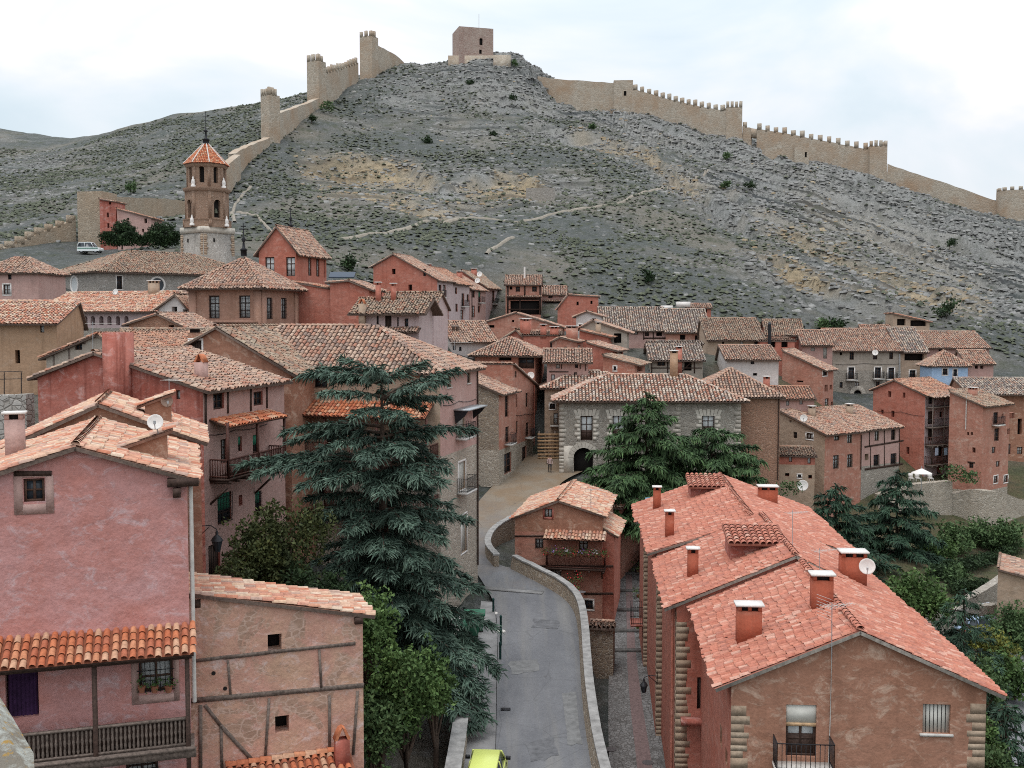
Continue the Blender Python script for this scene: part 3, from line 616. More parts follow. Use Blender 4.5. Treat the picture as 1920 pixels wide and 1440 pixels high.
    def make_roof(s):
        if s.spec[0] == 'flat': return s.flat_roof()
        roof, fr, zl, zr, zb, o, vo, hipi, rc = s.spec; W, d, rz, ez = s.W, s.d, s.rz, s.ez; L = s.L; pl = []; ridges = []
        if roof == 'gv':
            ur = W * fr
            if fr > 0.01:
                k = (rz - zl) / ur; pl.append(([L(-o, -vo, zl - k * o), L(ur, -vo, rz), L(ur, d + vo, rz), L(-o, d + vo, zl - k * o)], L(ur, 0, rz) - L(-o, 0, zl - k * o)))
            if fr < 0.99:
                k = (rz - zr) / (W - ur); pl.append(([L(W + o, -vo, zr - k * o), L(ur, -vo, rz), L(ur, d + vo, rz), L(W + o, d + vo, zr - k * o)], L(ur, 0, rz) - L(W + o, 0, zr - k * o)))
            ridges.append((L(ur, -vo, rz), L(ur, d + vo, rz)))
        elif roof == 'gu':
            vr = d * fr
            if fr > 0.01:
                k = (rz - ez) / vr; pl.append(([L(-vo, -o, ez - k * o), L(W + vo, -o, ez - k * o), L(W + vo, vr, rz), L(-vo, vr, rz)], L(0, vr, rz) - L(0, -o, ez - k * o)))
            if fr < 0.99:
                k = (rz - zb) / (d - vr); pl.append(([L(-vo, d + o, zb - k * o), L(W + vo, d + o, zb - k * o), L(W + vo, vr, rz), L(-vo, vr, rz)], L(0, vr, rz) - L(0, d + o, zb - k * o)))
            ridges.append((L(-vo, vr, rz), L(W + vo, vr, rz)))
        elif roof == 'hip':
            if W >= d:
                i = d / 2 if hipi is None else hipi; i, i2 = i if isinstance(i, tuple) else (i, i); k = (rz - ez) / (d / 2); z0 = ez - k * o; e1, e2 = L(i, d / 2, rz), L(W - i2, d / 2, rz)
                f1, f2, f3, f4 = L(-o, -o, z0), L(W + o, -o, z0), L(W + o, d + o, z0), L(-o, d + o, z0)
                pl = [([f1, f2, e2, e1], L(0, d / 2, rz) - L(0, -o, z0)), ([f3, f4, e1, e2], L(0, d / 2, rz) - L(0, d + o, z0)), ([f2, f3, e2], e2 - L(W + o, d / 2, z0)), ([f4, f1, e1], e1 - L(-o, d / 2, z0))]
            else:
                i = W / 2 if hipi is None else hipi; k = (rz - ez) / (W / 2); z0 = ez - k * o; e1, e2 = L(W / 2, i, rz), L(W / 2, d - i, rz)
                f1, f2, f3, f4 = L(-o, -o, z0), L(W + o, -o, z0), L(W + o, d + o, z0), L(-o, d + o, z0)
                pl = [([f2, f3, e2, e1], L(W / 2, 0, rz) - L(W + o, 0, z0)), ([f4, f1, e1, e2], L(W / 2, 0, rz) - L(-o, 0, z0)), ([f1, f2, e1], e1 - L(W / 2, -o, z0)), ([f3, f4, e2], e2 - L(W / 2, d + o, z0))]
            ridges = [(f1, e1), (f2, e2), (e1, e2), (f3, e2), (f4, e1)]
        mb = MB()
        for poly, up in pl:
            n = np.cross(poly[1] - poly[0], poly[2] - poly[0]); n = nrm(n)
            if n[2] < 0: poly = poly[::-1]; n = -n
            k = len(poly); lo = [p - n * 0.13 for p in poly]
            mb.add(poly, [list(range(k))], 1, np.array([0.3])); mb.add(lo, [list(range(k))[::-1]], 2)
            mb.add(poly + lo, [[i, k + i, k + (i + 1) % k, (i + 1) % k] for i in range(k)], 2)
            tiles(mb, poly, up, s.sty, s.rng, 0)
        if rc:
            for p, q in ridges:
                if np.linalg.norm(q - p) > 0.5: ridge_tiles(mb, p + UP * 0.06, q + UP * 0.06, s.rng, 0)
        s.roof = mb.build('roof', [s.sty[0], s.sty[1], m_mortar if s.sty[0] is t_pink else m_soffit], s.root); return s.roof
    def win(s, f, x, y, w, h, st='d'):
        """window centred on photo pixel (x, y) of face f, w x h photo pixels on that face's own scale"""
        F = s.F[f]; a, z = F.px(x, y); a2, _ = F.px(x + w / 2, y); a1, _ = F.px(x - w / 2, y); _, z2 = F.px(x, y - h / 2); _, z1 = F.px(x, y + h / 2)
        a1, a2 = min(a1, a2), max(a1, a2); s.wins.append((f, a1, a2, z1, z2, st))
    def wins_(s, f, lst):
        for q in lst: s.win(f, *q)
    def finish(s):
        mb = MB(); RD = 0.2
        for fi, F in enumerate(s.F):
            if fi == 3:
                mb.add([F.pt(a, z) for a, z in F.poly], [list(range(len(F.poly)))]); continue
            fmi = 2 + sorted(s.fm).index(fi) if fi in s.fm else 0
            hs = [(a1, a2, z1, z2, st) for f, a1, a2, z1, z2, st in s.wins if f == fi]
            xs = sorted({round(v, 4) for h in hs for v in h[:2]}); zs = sorted({round(v, 4) for h in hs for v in h[2:4]} | ({round(s.lower[1], 4)} if s.lower else set()))
            def split(poly, axis, vals):
                res = []; rest = poly
                for v in vals:
                    lo = clip_poly(rest, axis, v, True); rest = clip_poly(rest, axis, v, False)
                    if len(lo) >= 3: res.append(lo)
                    if len(rest) < 3: break
                if len(rest) >= 3: res.append(rest)
                return res
            for colp in split(F.poly, 0, xs):
                for cell in split(colp, 1, zs):
                    cx = sum(p[0] for p in cell) / len(cell); cz = sum(p[1] for p in cell) / len(cell)
                    if any(h[0] < cx < h[1] and h[2] < cz < h[3] for h in hs): continue
                    mb.add([F.pt(a, z) for a, z in cell], [list(range(len(cell)))], 1 if (s.lower and cz < s.lower[1]) else fmi)
            for a1, a2, z1, z2, st in hs:
                ring = [(a1, z1), (a2, z1), (a2, z2), (a1, z2)]; rd = RD if 'o' not in st else 0.7
                for k in range(4):
                    p, q = ring[k], ring[(k + 1) % 4]
                    mb.add([F.pt(*p), F.pt(*p, -rd), F.pt(*q, -rd), F.pt(*q)], [[0, 1, 2, 3]])
                if 'a' in st:
                    rx = (a2 - a1) / 2; cx = (a1 + a2) / 2; zc = z2 - min(rx, (z2 - z1) * 0.6); hh = z2 - zc
                    for sg in (-1, 1):
                        arc = [(cx + sg * rx * math.cos(t_), zc + hh * math.sin(t_)) for t_ in np.linspace(0, math.pi / 2, 7)] + [(cx + sg * rx, z2)]
                        arc = arc if sg < 0 else arc[::-1]
                        mb.add([F.pt(*p, -0.003) for p in arc], [list(range(len(arc)))])
        for f in s.extra: f(mb)
        s.wallobj = mb.build('wall', [s.wall, s.lower[0] if s.lower else m_stone] + [s.fm[k] for k in sorted(s.fm)] + [m_ash, m_ashy], s.root)
        s.make_roof()
        for f, a1, a2, z1, z2, st in s.wins: window(s, s.F[f], a1, a2, z1, z2, st)
        return s
def window(s, F, a1, a2, z1, z2, st):
    if st in ('r', 'd', 'rD', 'rS', 'dS', 'rB') and s.rng.rand() < 0.3: st += 'k'
    mats = [m_shut if 'r' in st else m_wood, m_glass, m_curt, m_trim, m_dark]; mb = MB(); w, h = a2 - a1, z2 - z1; n = F.n
    def slab(x1, x2, y1, y2, d0, d1, m): mb.box(F.pt(x1, y1, d0), F.t * (x2 - x1), UP * (y2 - y1), n * (d1 - d0), m)
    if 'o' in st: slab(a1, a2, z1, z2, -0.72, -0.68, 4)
    elif 'b' in st: pass
    elif 's' in st:
        slab(a1, a2, z1, z2, -0.2, -0.12, 0)
        for k in range(1, 5): slab(a1 + w * k / 5 - 0.015, a1 + w * k / 5 + 0.015, z1, z2, -0.12, -0.105, 4)
    else:
        fw = min(0.085, w * 0.13); d0, d1 = -0.19, -0.11
        slab(a1, a1 + fw, z1, z2, d0, d1, 0); slab(a2 - fw, a2, z1, z2, d0, d1, 0); slab(a1 + fw, a2 - fw, z2 - fw, z2, d0, d1, 0); slab(a1 + fw, a2 - fw, z1, z1 + fw, d0, d1, 0)
        if w > 0.5: slab((a1 + a2 - fw) / 2, (a1 + a2 + fw) / 2, z1 + fw, z2 - fw, d0, d1 - 0.004, 0)
        for k in ([1] if h < 1.3 else [1, 2]) if h > 0.7 else []:
            zz = z1 + h * k / (2 if h < 1.3 else 3); slab(a1 + fw, a2 - fw, zz - fw * 0.35, zz + fw * 0.35, d0, d1 - 0.01, 0)
        slab(a1, a2, z1, z2, -0.2, -0.175, 2 if 'k' in st else 1)
        if 'h' in st: slab(a1 + fw, a2 - fw, z1 + fw, z1 + h * 0.42, -0.19, -0.13, 0)
    if not mb.v: pass
    if 'w' in st:
        e = 0.13
        for x1, x2, y1, y2 in ((a1 - e, a1, z1, z2), (a2, a2 + e, z1, z2), (a1 - e, a2 + e, z2, z2 + e), (a1 - e, a2 + e, z1 - e, z1)): slab(x1, x2, y1, y2, -0.02, 0.025, 3)
    wo = mb.build('window', mats, s.root) if mb.v else None
    if 'b' in st:
        mb = MB(); slab(a1, a2, z1, z2, -0.2, -0.12, 2)
        for k in range(1, 7): slab(a1 + w * k / 7 - 0.012, a1 + w * k / 7 + 0.012, z1, z2, -0.12, -0.112, 4)
        mats[2] = m_blind; wo = mb.build('window_blind', mats, s.root)
    def sub(nm, mat, x1, x2, y1, y2, d0, d1):
        q = MB(); q.box(F.pt(x1, y1, d0), F.t * (x2 - x1), UP * (y2 - y1), n * (d1 - d0)); q.build(nm, mat, wo)
    if 'L' in st: sub('lintel', m_wood, a1 - 0.18, a2 + 0.18, z2 + 0.002, z2 + 0.16, -0.1, 0.05)
    if 'S' in st: sub('sill', m_pale, a1 - 0.1, a2 + 0.1, z1 - 0.09, z1 - 0.002, -0.1, 0.08)
    if 'g' in st: sub('blind', m_green, a1 + 0.05, a2 - 0.05, z1 + h * 0.45, z2 - 0.03, -0.105, -0.07)
    if 'B' in st:
        q = MB()
        for k in range(int(w / 0.16) + 1): q.tube([F.pt(a1 + 0.04 + k * 0.16, z1, 0.06), F.pt(a1 + 0.04 + k * 0.16, z2, 0.06)], 0.014, 4)
        for k in range(int(h / 0.35) + 1): q.tube([F.pt(a1 - 0.05, z1 + 0.05 + k * 0.35, 0.075), F.pt(a2 + 0.05, z1 + 0.05 + k * 0.35, 0.075)], 0.014, 4)
        q.build('window_grille', m_iron, wo)
    if 'D' in st:   # iron balcony with a slab
        balcony(s, F, a1 - 0.35, a2 + 0.35, z1 - 0.05, 0.75, 'iron')
def balcony(s, F, a1, a2, z, dep, kind, rh=0.95, slabm=None, gap=0.13):
    mb = MB(); mb.box(F.pt(a1, z - 0.14, 0.0), F.t * (a2 - a1), UP * 0.14, F.n * dep)
    for k in range(max(2, int((a2 - a1) / 0.8))) if kind == 'wood' else []:
        x = a1 + 0.1 + k * (a2 - a1 - 0.2) / max(1, int((a2 - a1) / 0.8) - 1); mb.box(F.pt(x - 0.06, z - 0.28, 0.0), F.t * 0.12, UP * 0.14, F.n * (dep + 0.08))
    bo = mb.build('balcony', slabm or (m_wood if kind == 'wood' else m_pale), s.root)
    q = MB(); m = m_woodr if kind == 'wood' else m_iron; r = 0.028 if kind == 'wood' else 0.013
    c = [(a1 + 0.04, 0.05), (a1 + 0.04, dep - 0.05), (a2 - 0.04, dep - 0.05), (a2 - 0.04, 0.05)]
    for (p, e), (p2, e2) in zip(c[:-1], c[1:]):
        A_, B_ = F.pt(p, z, e), F.pt(p2, z, e2); L = np.linalg.norm(B_ - A_); k = max(2, int(L / gap))
        for zz in (z + rh, z + 0.1): q.beam(A_ + UP * (zz - z), B_ + UP * (zz - z), r * 2.6, r * 2.4)
        for i in range(k + 1):
            pt = A_ + (B_ - A_) * i / k; q.beam(pt, pt + UP * rh, r * 1.6, r * 1.6)
    q.build('railing', m, bo); return bo
def canopy(s, F, a1, a2, ztop, dep, drop, sty='orange', th=0.08):
    """lean-to tiled roof on a wall"""
    mb = MB(); A_, B_, C_, D_ = F.pt(a1, ztop - drop, dep), F.pt(a2, ztop - drop, dep), F.pt(a2, ztop, 0.0), F.pt(a1, ztop, 0.0)
    n = nrm(np.cross(B_ - A_, C_ - A_)); n = n if n[2] > 0 else -n
    lo = [p - n * th for p in (A_, B_, C_, D_)]
    mb.add([A_, B_, C_, D_], [[0, 1, 2, 3]], 1, np.array([0.3])); mb.add(lo, [[3, 2, 1, 0]], 2); mb.add([A_, B_, C_, D_] + lo, [[0, 4, 5, 1], [1, 5, 6, 2], [2, 6, 7, 3], [3, 7, 4, 0]], 2)
    tiles(mb, [A_, B_, C_, D_], D_ - A_, STY[sty], s.rng, 0)
    return mb.build('lean_to_roof', [STY[sty][0], STY[sty][1], m_wood], s.root)
def chimney(s, u, v, w, d, h, mat, cap='slab', zoff=-0.4):
    """chimney on the house roof; u, v in the house's own metres"""
    roof, fr, zl, zr, zb, o, vo, hipi, rc = s.spec
    if roof == 'gv':
        ur = s.W * fr; z = zl + (s.rz - zl) * u / ur if u < ur else zr + (s.rz - zr) * (s.W - u) / (s.W - ur + 1e-6)
    elif roof == 'gu':
        vr = s.d * fr; z = s.ez + (s.rz - s.ez) * v / vr if v < vr else zb + (s.rz - zb) * (s.d - v) / (s.d - vr + 1e-6)
    else: z = s.ez + (s.rz - s.ez) * min(1, min(u, v, s.W - u, s.d - v) / (min(s.W, s.d) / 2))
    p = s.L(u, v, z + zoff); mb = MB(); ang = math.atan2(s.U[1], s.U[0])
    mb.cbox(p, w, d, h - zoff, 0, ang); top = p + UP * (h - zoff)
    ch = mb.build('chimney', mat, s.roof)
    q = MB()
    if cap == 'slab':
        for sx_ in (-1, 1):
            for sy_ in (-1, 1): q.cbox(top + s.U * sx_ * (w / 2 - 0.08) + s.V * sy_ * (d / 2 - 0.08), 0.15, 0.15, 0.2, 1, ang)
        if w > 0.8: q.cbox(top, 0.14, d - 0.05, 0.2, 1, ang)
        q.cbox(top + UP * 0.2, w + 0.16, d + 0.16, 0.08, 0, ang); q.cbox(top, w - 0.25, d - 0.25, 0.19, 2, ang)
        q.build('chimney_cap', [m_trim, mat, m_dark], s.roof)
    elif cap == 'tiles':
        for sg in (-1, 1):
            a = top + UP * 0.25 + s.U * sg * (w / 2 + 0.05); q.prism([a - UP * 0.25 - s.V * d / 2, a - UP * 0.25 + s.U * (-sg) * 0.12 - s.V * d / 2, top + UP * 0.45 - s.V * d / 2, top + UP * 0.38 + s.U * sg * 0.12 - s.V * d / 2], s.V * d)
        q.build('chimney_cap', t_orange, s.roof)
    elif cap == 'hat':
        q.cbox(top, w * 0.7, d * 0.7, 0.25, 2, ang); q.cbox(top + UP * 0.25, w + 0.3, d + 0.3, 0.07, 0, ang); q.build('chimney_cap', [m_woodg, mat, m_dark], s.roof)
    return ch
def quoins(mb, F, a, z1, z2, side, m, big=0.62, small=0.54, h=0.3, out=0.004):
    """corner stones: side = +1 grows along the face from a, -1 the other way"""
    k = 0; z = z1
    rr = np.random.RandomState(3)
    while z < z2 - 0.2:
        L = (big if k % 2 else small) * (0.75 + 0.5 * rr.rand()); hh = h * (0.7 + 0.75 * rr.rand()); x = a if side > 0 else a - L
        mb.box(F.pt(x, z, -0.02), F.t * L, UP * min(hh, z2 - z), F.n * (0.02 + out), m, rr.rand()); z += hh; k += 1

def timber(s, f, x1, y1, x2, y2, w=0.2, mat=None, name='timber_beam', out=0.04, x=None):
    F = s.F[f]; a, z = F.px(x1, y1); c, w2 = F.px(x2, y2); p, q = F.pt(a, z, out - 0.08), F.pt(c, w2, out - 0.08); d = nrm(q - p); b = np.cross(d, F.n)
    return (p - b * w / 2, q - p, b * w, F.n * 0.08)
def timbers(s, f, lst, mat=None, w=0.2, name='timber_frame'):
    mb = MB()
    for i, q in enumerate(lst): mb.box(*timber(s, f, *q[:4], w=q[4] if len(q) > 4 else w, out=0.04 + 0.004 * (i % 4)))
    return mb.build(name, mat or m_woodg, s.root)
def qcorner(s, f, a, y1, y2, side, mi, **k):
    """corner stones between photo heights y1 (top) and y2 on face f at its own coordinate a"""
    F = s.F[f]; p = F.pt(a, 0); x = 960 + FPX * p[0] / p[1]
    z2 = F.px(x, y1)[1]; z1 = max(F.px(x, y2)[1], s.bz)
    mb = MB(); quoins(mb, F, a, z1, z2, side, 0, **k); mb.build('corner_stones', mi, s.root)
# ------------------------------------------------------------------ the near houses
GR = 'row of houses with salmon tiled roofs'
R1 = House('row_house', 'nearest brown gabled house of the salmon roofed row, with a black iron balcony', (1850, 37.6), 9.05, 11.4, 1288, 1180, 'gv', 0.5, m_brown, 'pink', 4.5, 0.62, 0.22, group=GR, base=-5, fm={2: m_terra})
R1.wins_(0, [(1756, 1348, 52, 55, 'bS'), (1502, 1370, 57, 97, 'kh')])
R1.wins_(2, [(1352, 1380, 4, 40, 's'), (1362, 1420, 4, 30, 's')])
R1.finish()
qcorner(R1, 0, 0.0, 1318, 1460, 1, t_quoin); qcorner(R1, 0, R1.W, 1316, 1460, -1, t_quoin)
F = R1.F[0]; a1, zt = F.px(1474, 1322); a2, zb_ = F.px(1531, 1357)
q = MB(); q.box(F.pt(a1, zb_, -0.1), F.t * (a2 - a1), UP * (zt - zb_), F.n * 0.05); q.box(F.pt(a1, zb_ - 0.12, -0.1), F.t * (a2 - a1), UP * 0.12, F.n * 0.07, 1); q.build('roller_blind', [m_blind, m_plank], R1.root)
b1, zf = F.px(1447, 1432); b2, _ = F.px(1556, 1432); balcony(R1, F, b1, b2, zf + 0.12, 0.95, 'iron', 1.0, gap=0.16)
for u, v, w, d, h in ((1.1, 3.5, 0.95, 0.6, 1.2), (4.0, 3.9, 0.8, 0.6, 1.1)): chimney(R1, u, v, w, d, h, m_rust)
R2 = House('row_house', 'second house of the salmon roofed row, with a tiled dormer next to its ridge', (1690, 48.6), 10.3, 10.6, 1139, 1040, 'gv', 0.53, m_terra, 'pink', 4.5, 0.6, 0.2, group=GR, base=-5)
R3 = House('row_house', 'third house of the salmon roofed row, with one slim chimney near its left eave', (1597, 59.0), 10.8, 10.7, 1037, 974, 'gv', 0.5, m_terra, 'pink', 4.5, 0.6, 0.2, group=GR, base=-5)
R4 = House('row_house', 'farthest house of the salmon roofed row, below the green cedars', (1535, 69.8), 11.45, 6.6, 978, 916, 'gv', 0.5, m_terra, 'pink', 4.5, 0.6, 0.2, group=GR, base=-5)
R2.wins_(0, [(1315, 1300, 16, 60, 's')])
for h, (y1, y2) in zip((R2, R3, R4), ((1165, 1480), (1075, 1402), (1000, 1262))):
    h.finish(); qcorner(h, 0, 0.0, y1, y2, 1, t_quoin); qcorner(h, 2, h.d, y1, y2, -1, t_quoin)
chimney(R2, 1.05, 3.4, 0.52, 0.45, 1.2, m_rust); chimney(R3, 0.85, 2.4, 0.5, 0.45, 1.3, m_rust); chimney(R4, 0.95, 2.0, 0.5, 0.45, 1.3, m_rust)
chimney(R2, 8.35, 1.2, 1.15, 0.8, 1.15, m_rust); chimney(R4, 8.2, 0.6, 1.2, 0.8, 0.8, m_rust)
def dormer(h, u0, u1, v, z0, ztop, dep):
    mb = MB(); mb.box(h.L(u0, v, z0), h.U * (u1 - u0), h.V * dep, UP * (ztop - z0)); d = mb.build('dormer_wall', m_red, h.roof)
    q = MB(); A_, B_, C_, D_ = h.L(u0 - 0.2, v - 0.45, ztop - 0.12), h.L(u1 + 0.2, v - 0.45, ztop - 0.12), h.L(u1 + 0.2, v + dep, ztop + 0.35), h.L(u0 - 0.2, v + dep, ztop + 0.35)
    q.add([A_, B_, C_, D_], [[0, 1, 2, 3]], 1, np.array([0.3])); n = nrm(np.cross(B_ - A_, C_ - A_)); q.add([p - n * 0.1 for p in (A_, B_, C_, D_)], [[3, 2, 1, 0]], 1, np.array([0.3]))
    q.add([A_, B_, B_ - n * 0.1, A_ - n * 0.1], [[0, 3, 2, 1]], 1, np.array([0.3]))
    tiles(q, [A_, B_, C_, D_], D_ - A_, (t_pink, t_panpk, 0.31, 0.4, 0.13, 0.9, 0.4), h.rng, 0); q.build('dormer_roof', [t_pink, t_panpk], h.roof)
dormer(R2, 2.9, 5.4, 3.2, R2.ez, R2.rz - 0.0, 2.4); dormer(R4, 3.2, 5.3, 1.4, R4.ez, R4.rz + 0.02, 2.2)
# drain beam between first and second house, balconies over the alley
F = R2.F[0]; a, z = F.px(1276, 1345); q = MB(); q.box(F.pt(a, z - 0.2, 0.0), F.t * 2.2, UP * 0.25, F.n * 0.5); q.build('ledge', m_red, R2.root)
q = MB(); pts = [R2.F[2].pt(R2.d - 0.3, R2.ez - 0.1, 0.15), R2.F[2].pt(R2.d - 0.3, -2, 0.15)]; q.tube(pts, 0.07, 6); q.build('downpipe', m_terra, R2.root)
F = R4.F[2]; balcony(R4, F, R4.d - 1.9, R4.d - 0.2, F.px(1212, 1210)[1], 0.85, 'iron', 1.2, slabm=m_red)

B_ = (350, 35.5)
L1 = House('pink_house', 'large pink plastered house with a wooden gallery, in the bottom left corner', (350, 35.5), 9.0, 9.6, 893, 836, 'gv', 0.62, m_pink, 'warm', -17, 0.42, 0.24, zl=955, base=-1)
L1.wins_(0, [(64, 919, 40, 44, 'rd'), (41, 1290, 62, 110, 'o'), (292, 1255, 64, 82, 'kBr'), (131, 1428, 56, 56, 'dB'), (266, 1424, 60, 76, 'kB')])
L1.finish()
F = L1.F[0]
def patch(h, f, x1, y1, x2, y2, mat, name, out=0.02):
    F = h.F[f]; a, z = F.px(x1, y1); c, w = F.px(x2, y2); q = MB(); a, c = min(a, c), max(a, c); z, w = min(z, w), max(z, w)
    q.box(F.pt(a, z, -0.03), F.t * (c - a), UP * (w - z), F.n * (0.03 + out)); return q.build(name, mat, h.root)
def surround(h, f, x1, y1, x2, y2, ix1, iy1, ix2, iy2, mat, name='window_surround', out=0.02):
    F = h.F[f]; a, z2 = F.px(x1, y1); c, z1 = F.px(x2, y2); ia, iz2 = F.px(ix1, iy1); ic, iz1 = F.px(ix2, iy2); q = MB()
    for p in ((a, ia, z1, z2), (ic, c, z1, z2), (ia, ic, iz2, z2), (ia, ic, z1, iz1)):
        q.box(F.pt(p[0], p[2], -0.02), F.t * (p[1] - p[0]), UP * (p[3] - p[2]), F.n * (0.02 + out))
    return q.build(name, mat, h.root)
surround(L1, 0, 25, 893, 102, 962, 42, 896, 86, 944, m_rose); timbers(L1, 0, [(26, 888, 97, 887, 0.16)], m_wood, name='lintel')
surround(L1, 0, 245, 1214, 337, 1313, 258, 1214, 326, 1298, m_rose)
a, z = F.px(12, 1238); c, w = F.px(71, 1346); q = MB(); n_ = 14
for k in range(n_):
    x0, x1 = a + (c - a) * k / n_, a + (c - a) * (k + 1) / n_; e0, e1 = (-0.12, -0.2) if k % 2 else (-0.2, -0.12); q.add([F.pt(x0, w, e0), F.pt(x1, w, e1), F.pt(x1, z, e1), F.pt(x0, z, e0)], [[0, 1, 2, 3]])
q.build('door_curtain', m_purple, L1.root)
# gallery of the pink house: tiled lean-to, posts, rail with turned balusters, floor beam
za = F.px(345, 1172)[1]; canopy(L1, F, -0.2, L1.W + 0.12, za, 1.35, 0.62, 'orange')
g = MB(); ze = za - 0.78; zf = F.px(345, 1378)[1] - 0.05; dep = 1.15
for aa in (L1.W - 0.1, L1.W - 2.95, L1.W - 5.8, L1.W - 8.5): g.box(F.pt(aa - 0.07, zf - 2.6, dep - 0.14), F.t * 0.15, UP * (ze - zf + 2.6), F.n * 0.14)
g.box(F.pt(0, ze - 0.02, dep - 0.12), F.t * (L1.W + 0.05), UP * 0.17, F.n * 0.17)
g.build('gallery_posts', m_wood, L1.root)
g = MB(); g.box(F.pt(0, zf - 0.02, 0.0), F.t * (L1.W + 0.1), UP * 0.1, F.n * (dep + 0.12)); g.box(F.pt(0, zf - 0.28, dep - 0.2), F.t * (L1.W + 0.15), UP * 0.26, F.n * 0.24); g.build('gallery_floor', m_woodg, L1.root)
g = MB(); g.box(F.pt(0, zf + 0.98, dep - 0.13), F.t * (L1.W - 0.1), UP * 0.08, F.n * 0.12); g.box(F.pt(0, zf + 0.12, dep - 0.11), F.t * (L1.W - 0.1), UP * 0.07, F.n * 0.08)
for k in range(68):
    x = 0.06 + k * 0.13
    if x > L1.W - 0.18: break
    p = F.pt(x, zf + 0.18, dep - 0.07); g.lathe(p, [(0.028, 0), (0.048, 0.12), (0.03, 0.3), (0.052, 0.42), (0.03, 0.55), (0.046, 0.68), (0.028, 0.8)], 5)
g.box(F.pt(0, zf + 0.19, dep - 0.02 - 0.12), F.t * (L1.W - 0.1), UP * 0.78, F.n * 0.012, 1)
g.build('railing', [m_woodg, m_wood], L1.root)
q = MB(); q.box(F.pt(L1.W - 0.62, L1.F[0].px(345, 905)[1] - 0.1, 0.0), F.t * 1.0, UP * 0.28, F.n * 0.25); q.box(F.pt(L1.W - 0.45, F.px(345, 905)[1] - 0.45, 0.0), F.t * 0.25, UP * 0.3, F.n * 0.3); q.build('eave_beam', m_wood, L1.root)
q = MB(); q.tube([L1.F[1].pt(0.15, L1.ez - 0.3, 0.12), L1.F[1].pt(0.15, 7.0, 0.12)], 0.075, 8); q.build('downpipe', m_pale, L1.root)
chimney(L1, 3.05, 5.1, 0.62, 0.55, 1.3, m_rose); 
# low attic wall with its own lean-to on the right slope, carrying the white dish
def slopebox(h, u0, u1, v0, v1, ztop0, ztop1, mat, name='roof_hatch'):
    z0 = h.ez - 0.3; q = MB(); q.prism([h.L(u0, v0, z0), h.L(u1, v0, z0), h.L(u1, v0, ztop1), h.L(u0, v0, ztop0)], h.V * (v1 - v0)); o = q.build('attic_wall', mat, h.roof)
    q = MB(); a, b, c, d = h.L(u0 - 0.35, v0 - 0.12, ztop0 - 0.02), h.L(u1 + 0.2, v0 - 0.12, ztop1 + 0.1), h.L(u1 + 0.2, v1 + 0.1, ztop1 + 0.1), h.L(u0 - 0.35, v1 + 0.1, ztop0 - 0.02)
    q.add([a, b, c, d], [[0, 1, 2, 3]], 1, np.array([0.5])); q.prism([p - UP * 0.12 for p in (a, b, c, d)], UP * 0.1, 1); tiles(q, [a, b, c, d], b - a, h.sty, h.rng, 0); q.build('attic_roof', [h.sty[0], h.sty[1]], h.roof); return o
slopebox(L1, 7.05, 8.35, 2.2, 3.6, L1.rz - 0.35, L1.rz + 0.15, m_brown)
L1b = House('pink_house', 'stepped rear pink house behind the gallery house, its ridge half a storey higher', (376, 45.4), 9.2, 7.4, 826, 757, 'gv', 0.56, m_brown, 'warm', -17, 0.3, 0.2, zl=875, base=4)
L1b.finish(); slopebox(L1b, 6.9, 8.0, 2.2, 3.2, L1b.rz - 0.3, L1b.rz + 0.2, m_brown)
L2 = House('timber_framed_house', 'low half-timbered house with flaking ochre plaster under a single sloping roof', (680, 38.6), 6.3, 2.9, 1150, 1110, 'gv', 0, m_mixed, 'warm', -20, 0.45, 0.12, base=-3)
L2.wins_(0, [(515, 1205, 26, 32, 'od'), (529, 1358, 26, 32, 'o')])
L2.finish()
def A3(x, y): return 330 + x / 3.6, 1040 + y / 3.6
timbers(L2, 0, [(*A3(*p), *A3(*q), w * 0.66) for p, q, w in (((130, 716), (330, 690), .17), ((320, 694), (620, 660), .2), ((600, 660), (1210, 598), .18), ((90, 985), (700, 930), .27), ((690, 932), (1268, 880), .26), ((350, 712), (368, 950), .12), ((966, 640), (980, 895), .13), ((165, 1015), (165, 1440), .19),
   ((195, 1015), (300, 1150), .18), ((300, 1150), (545, 1420), .2), ((628, 968), (600, 1400), .14), ((1035, 950), (1035, 1330), .15), ((1225, 920), (1195, 1350), .15), ((303, 1155), (310, 1440), .15))], m_woodg)
F = L2.F[0]; q = MB()
for x, y in (((138, 327), (253, 800), (331, 903))[0],): a, z = F.px(*A3(x, y)); q.box(F.pt(a - 0.16, z - 0.17, -0.05), F.t * 0.3, UP * 0.3, F.n * 0.06)
q.build('beam_end', m_wood, L2.root); q = MB(); a, z = F.px(*A3(1240, 440)); q.box(F.pt(a - 0.2, z - 0.12, -0.1), F.t * 0.3, UP * 0.24, F.n * 0.25); q.build('beam_end', m_wood, L2.root)
for x, y in ((253, 800), (331, 903)):
    a, z = F.px(*A3(x, y)); q = MB(); q.lathe((0, 0, 0), [(0.075, 0), (0.075, 0.01)], 12)
    o = MB(); o.add([F.pt(a + 0.075 * math.cos(k * math.pi / 6), z + 0.075 * math.sin(k * math.pi / 6), 0.012) for k in range(12)], [list(range(12))]); o.build('vent_hole', m_dark, L2.root)
# low tiled roof and chimney at its foot
LT = House('shed', 'small orange tiled lean-to at the foot of the timbered house, bottom edge of the photo', (662, 37.2), 4.2, 1.1, 1446, 1422, 'gu', 1, m_red, 'orange', -20, 0.3, 0.1, base=-3, cat='shed'); LT.finish(); chimney(LT, 3.9, 0.5, 0.5, 0.4, 0.9, m_red, 'tiles')

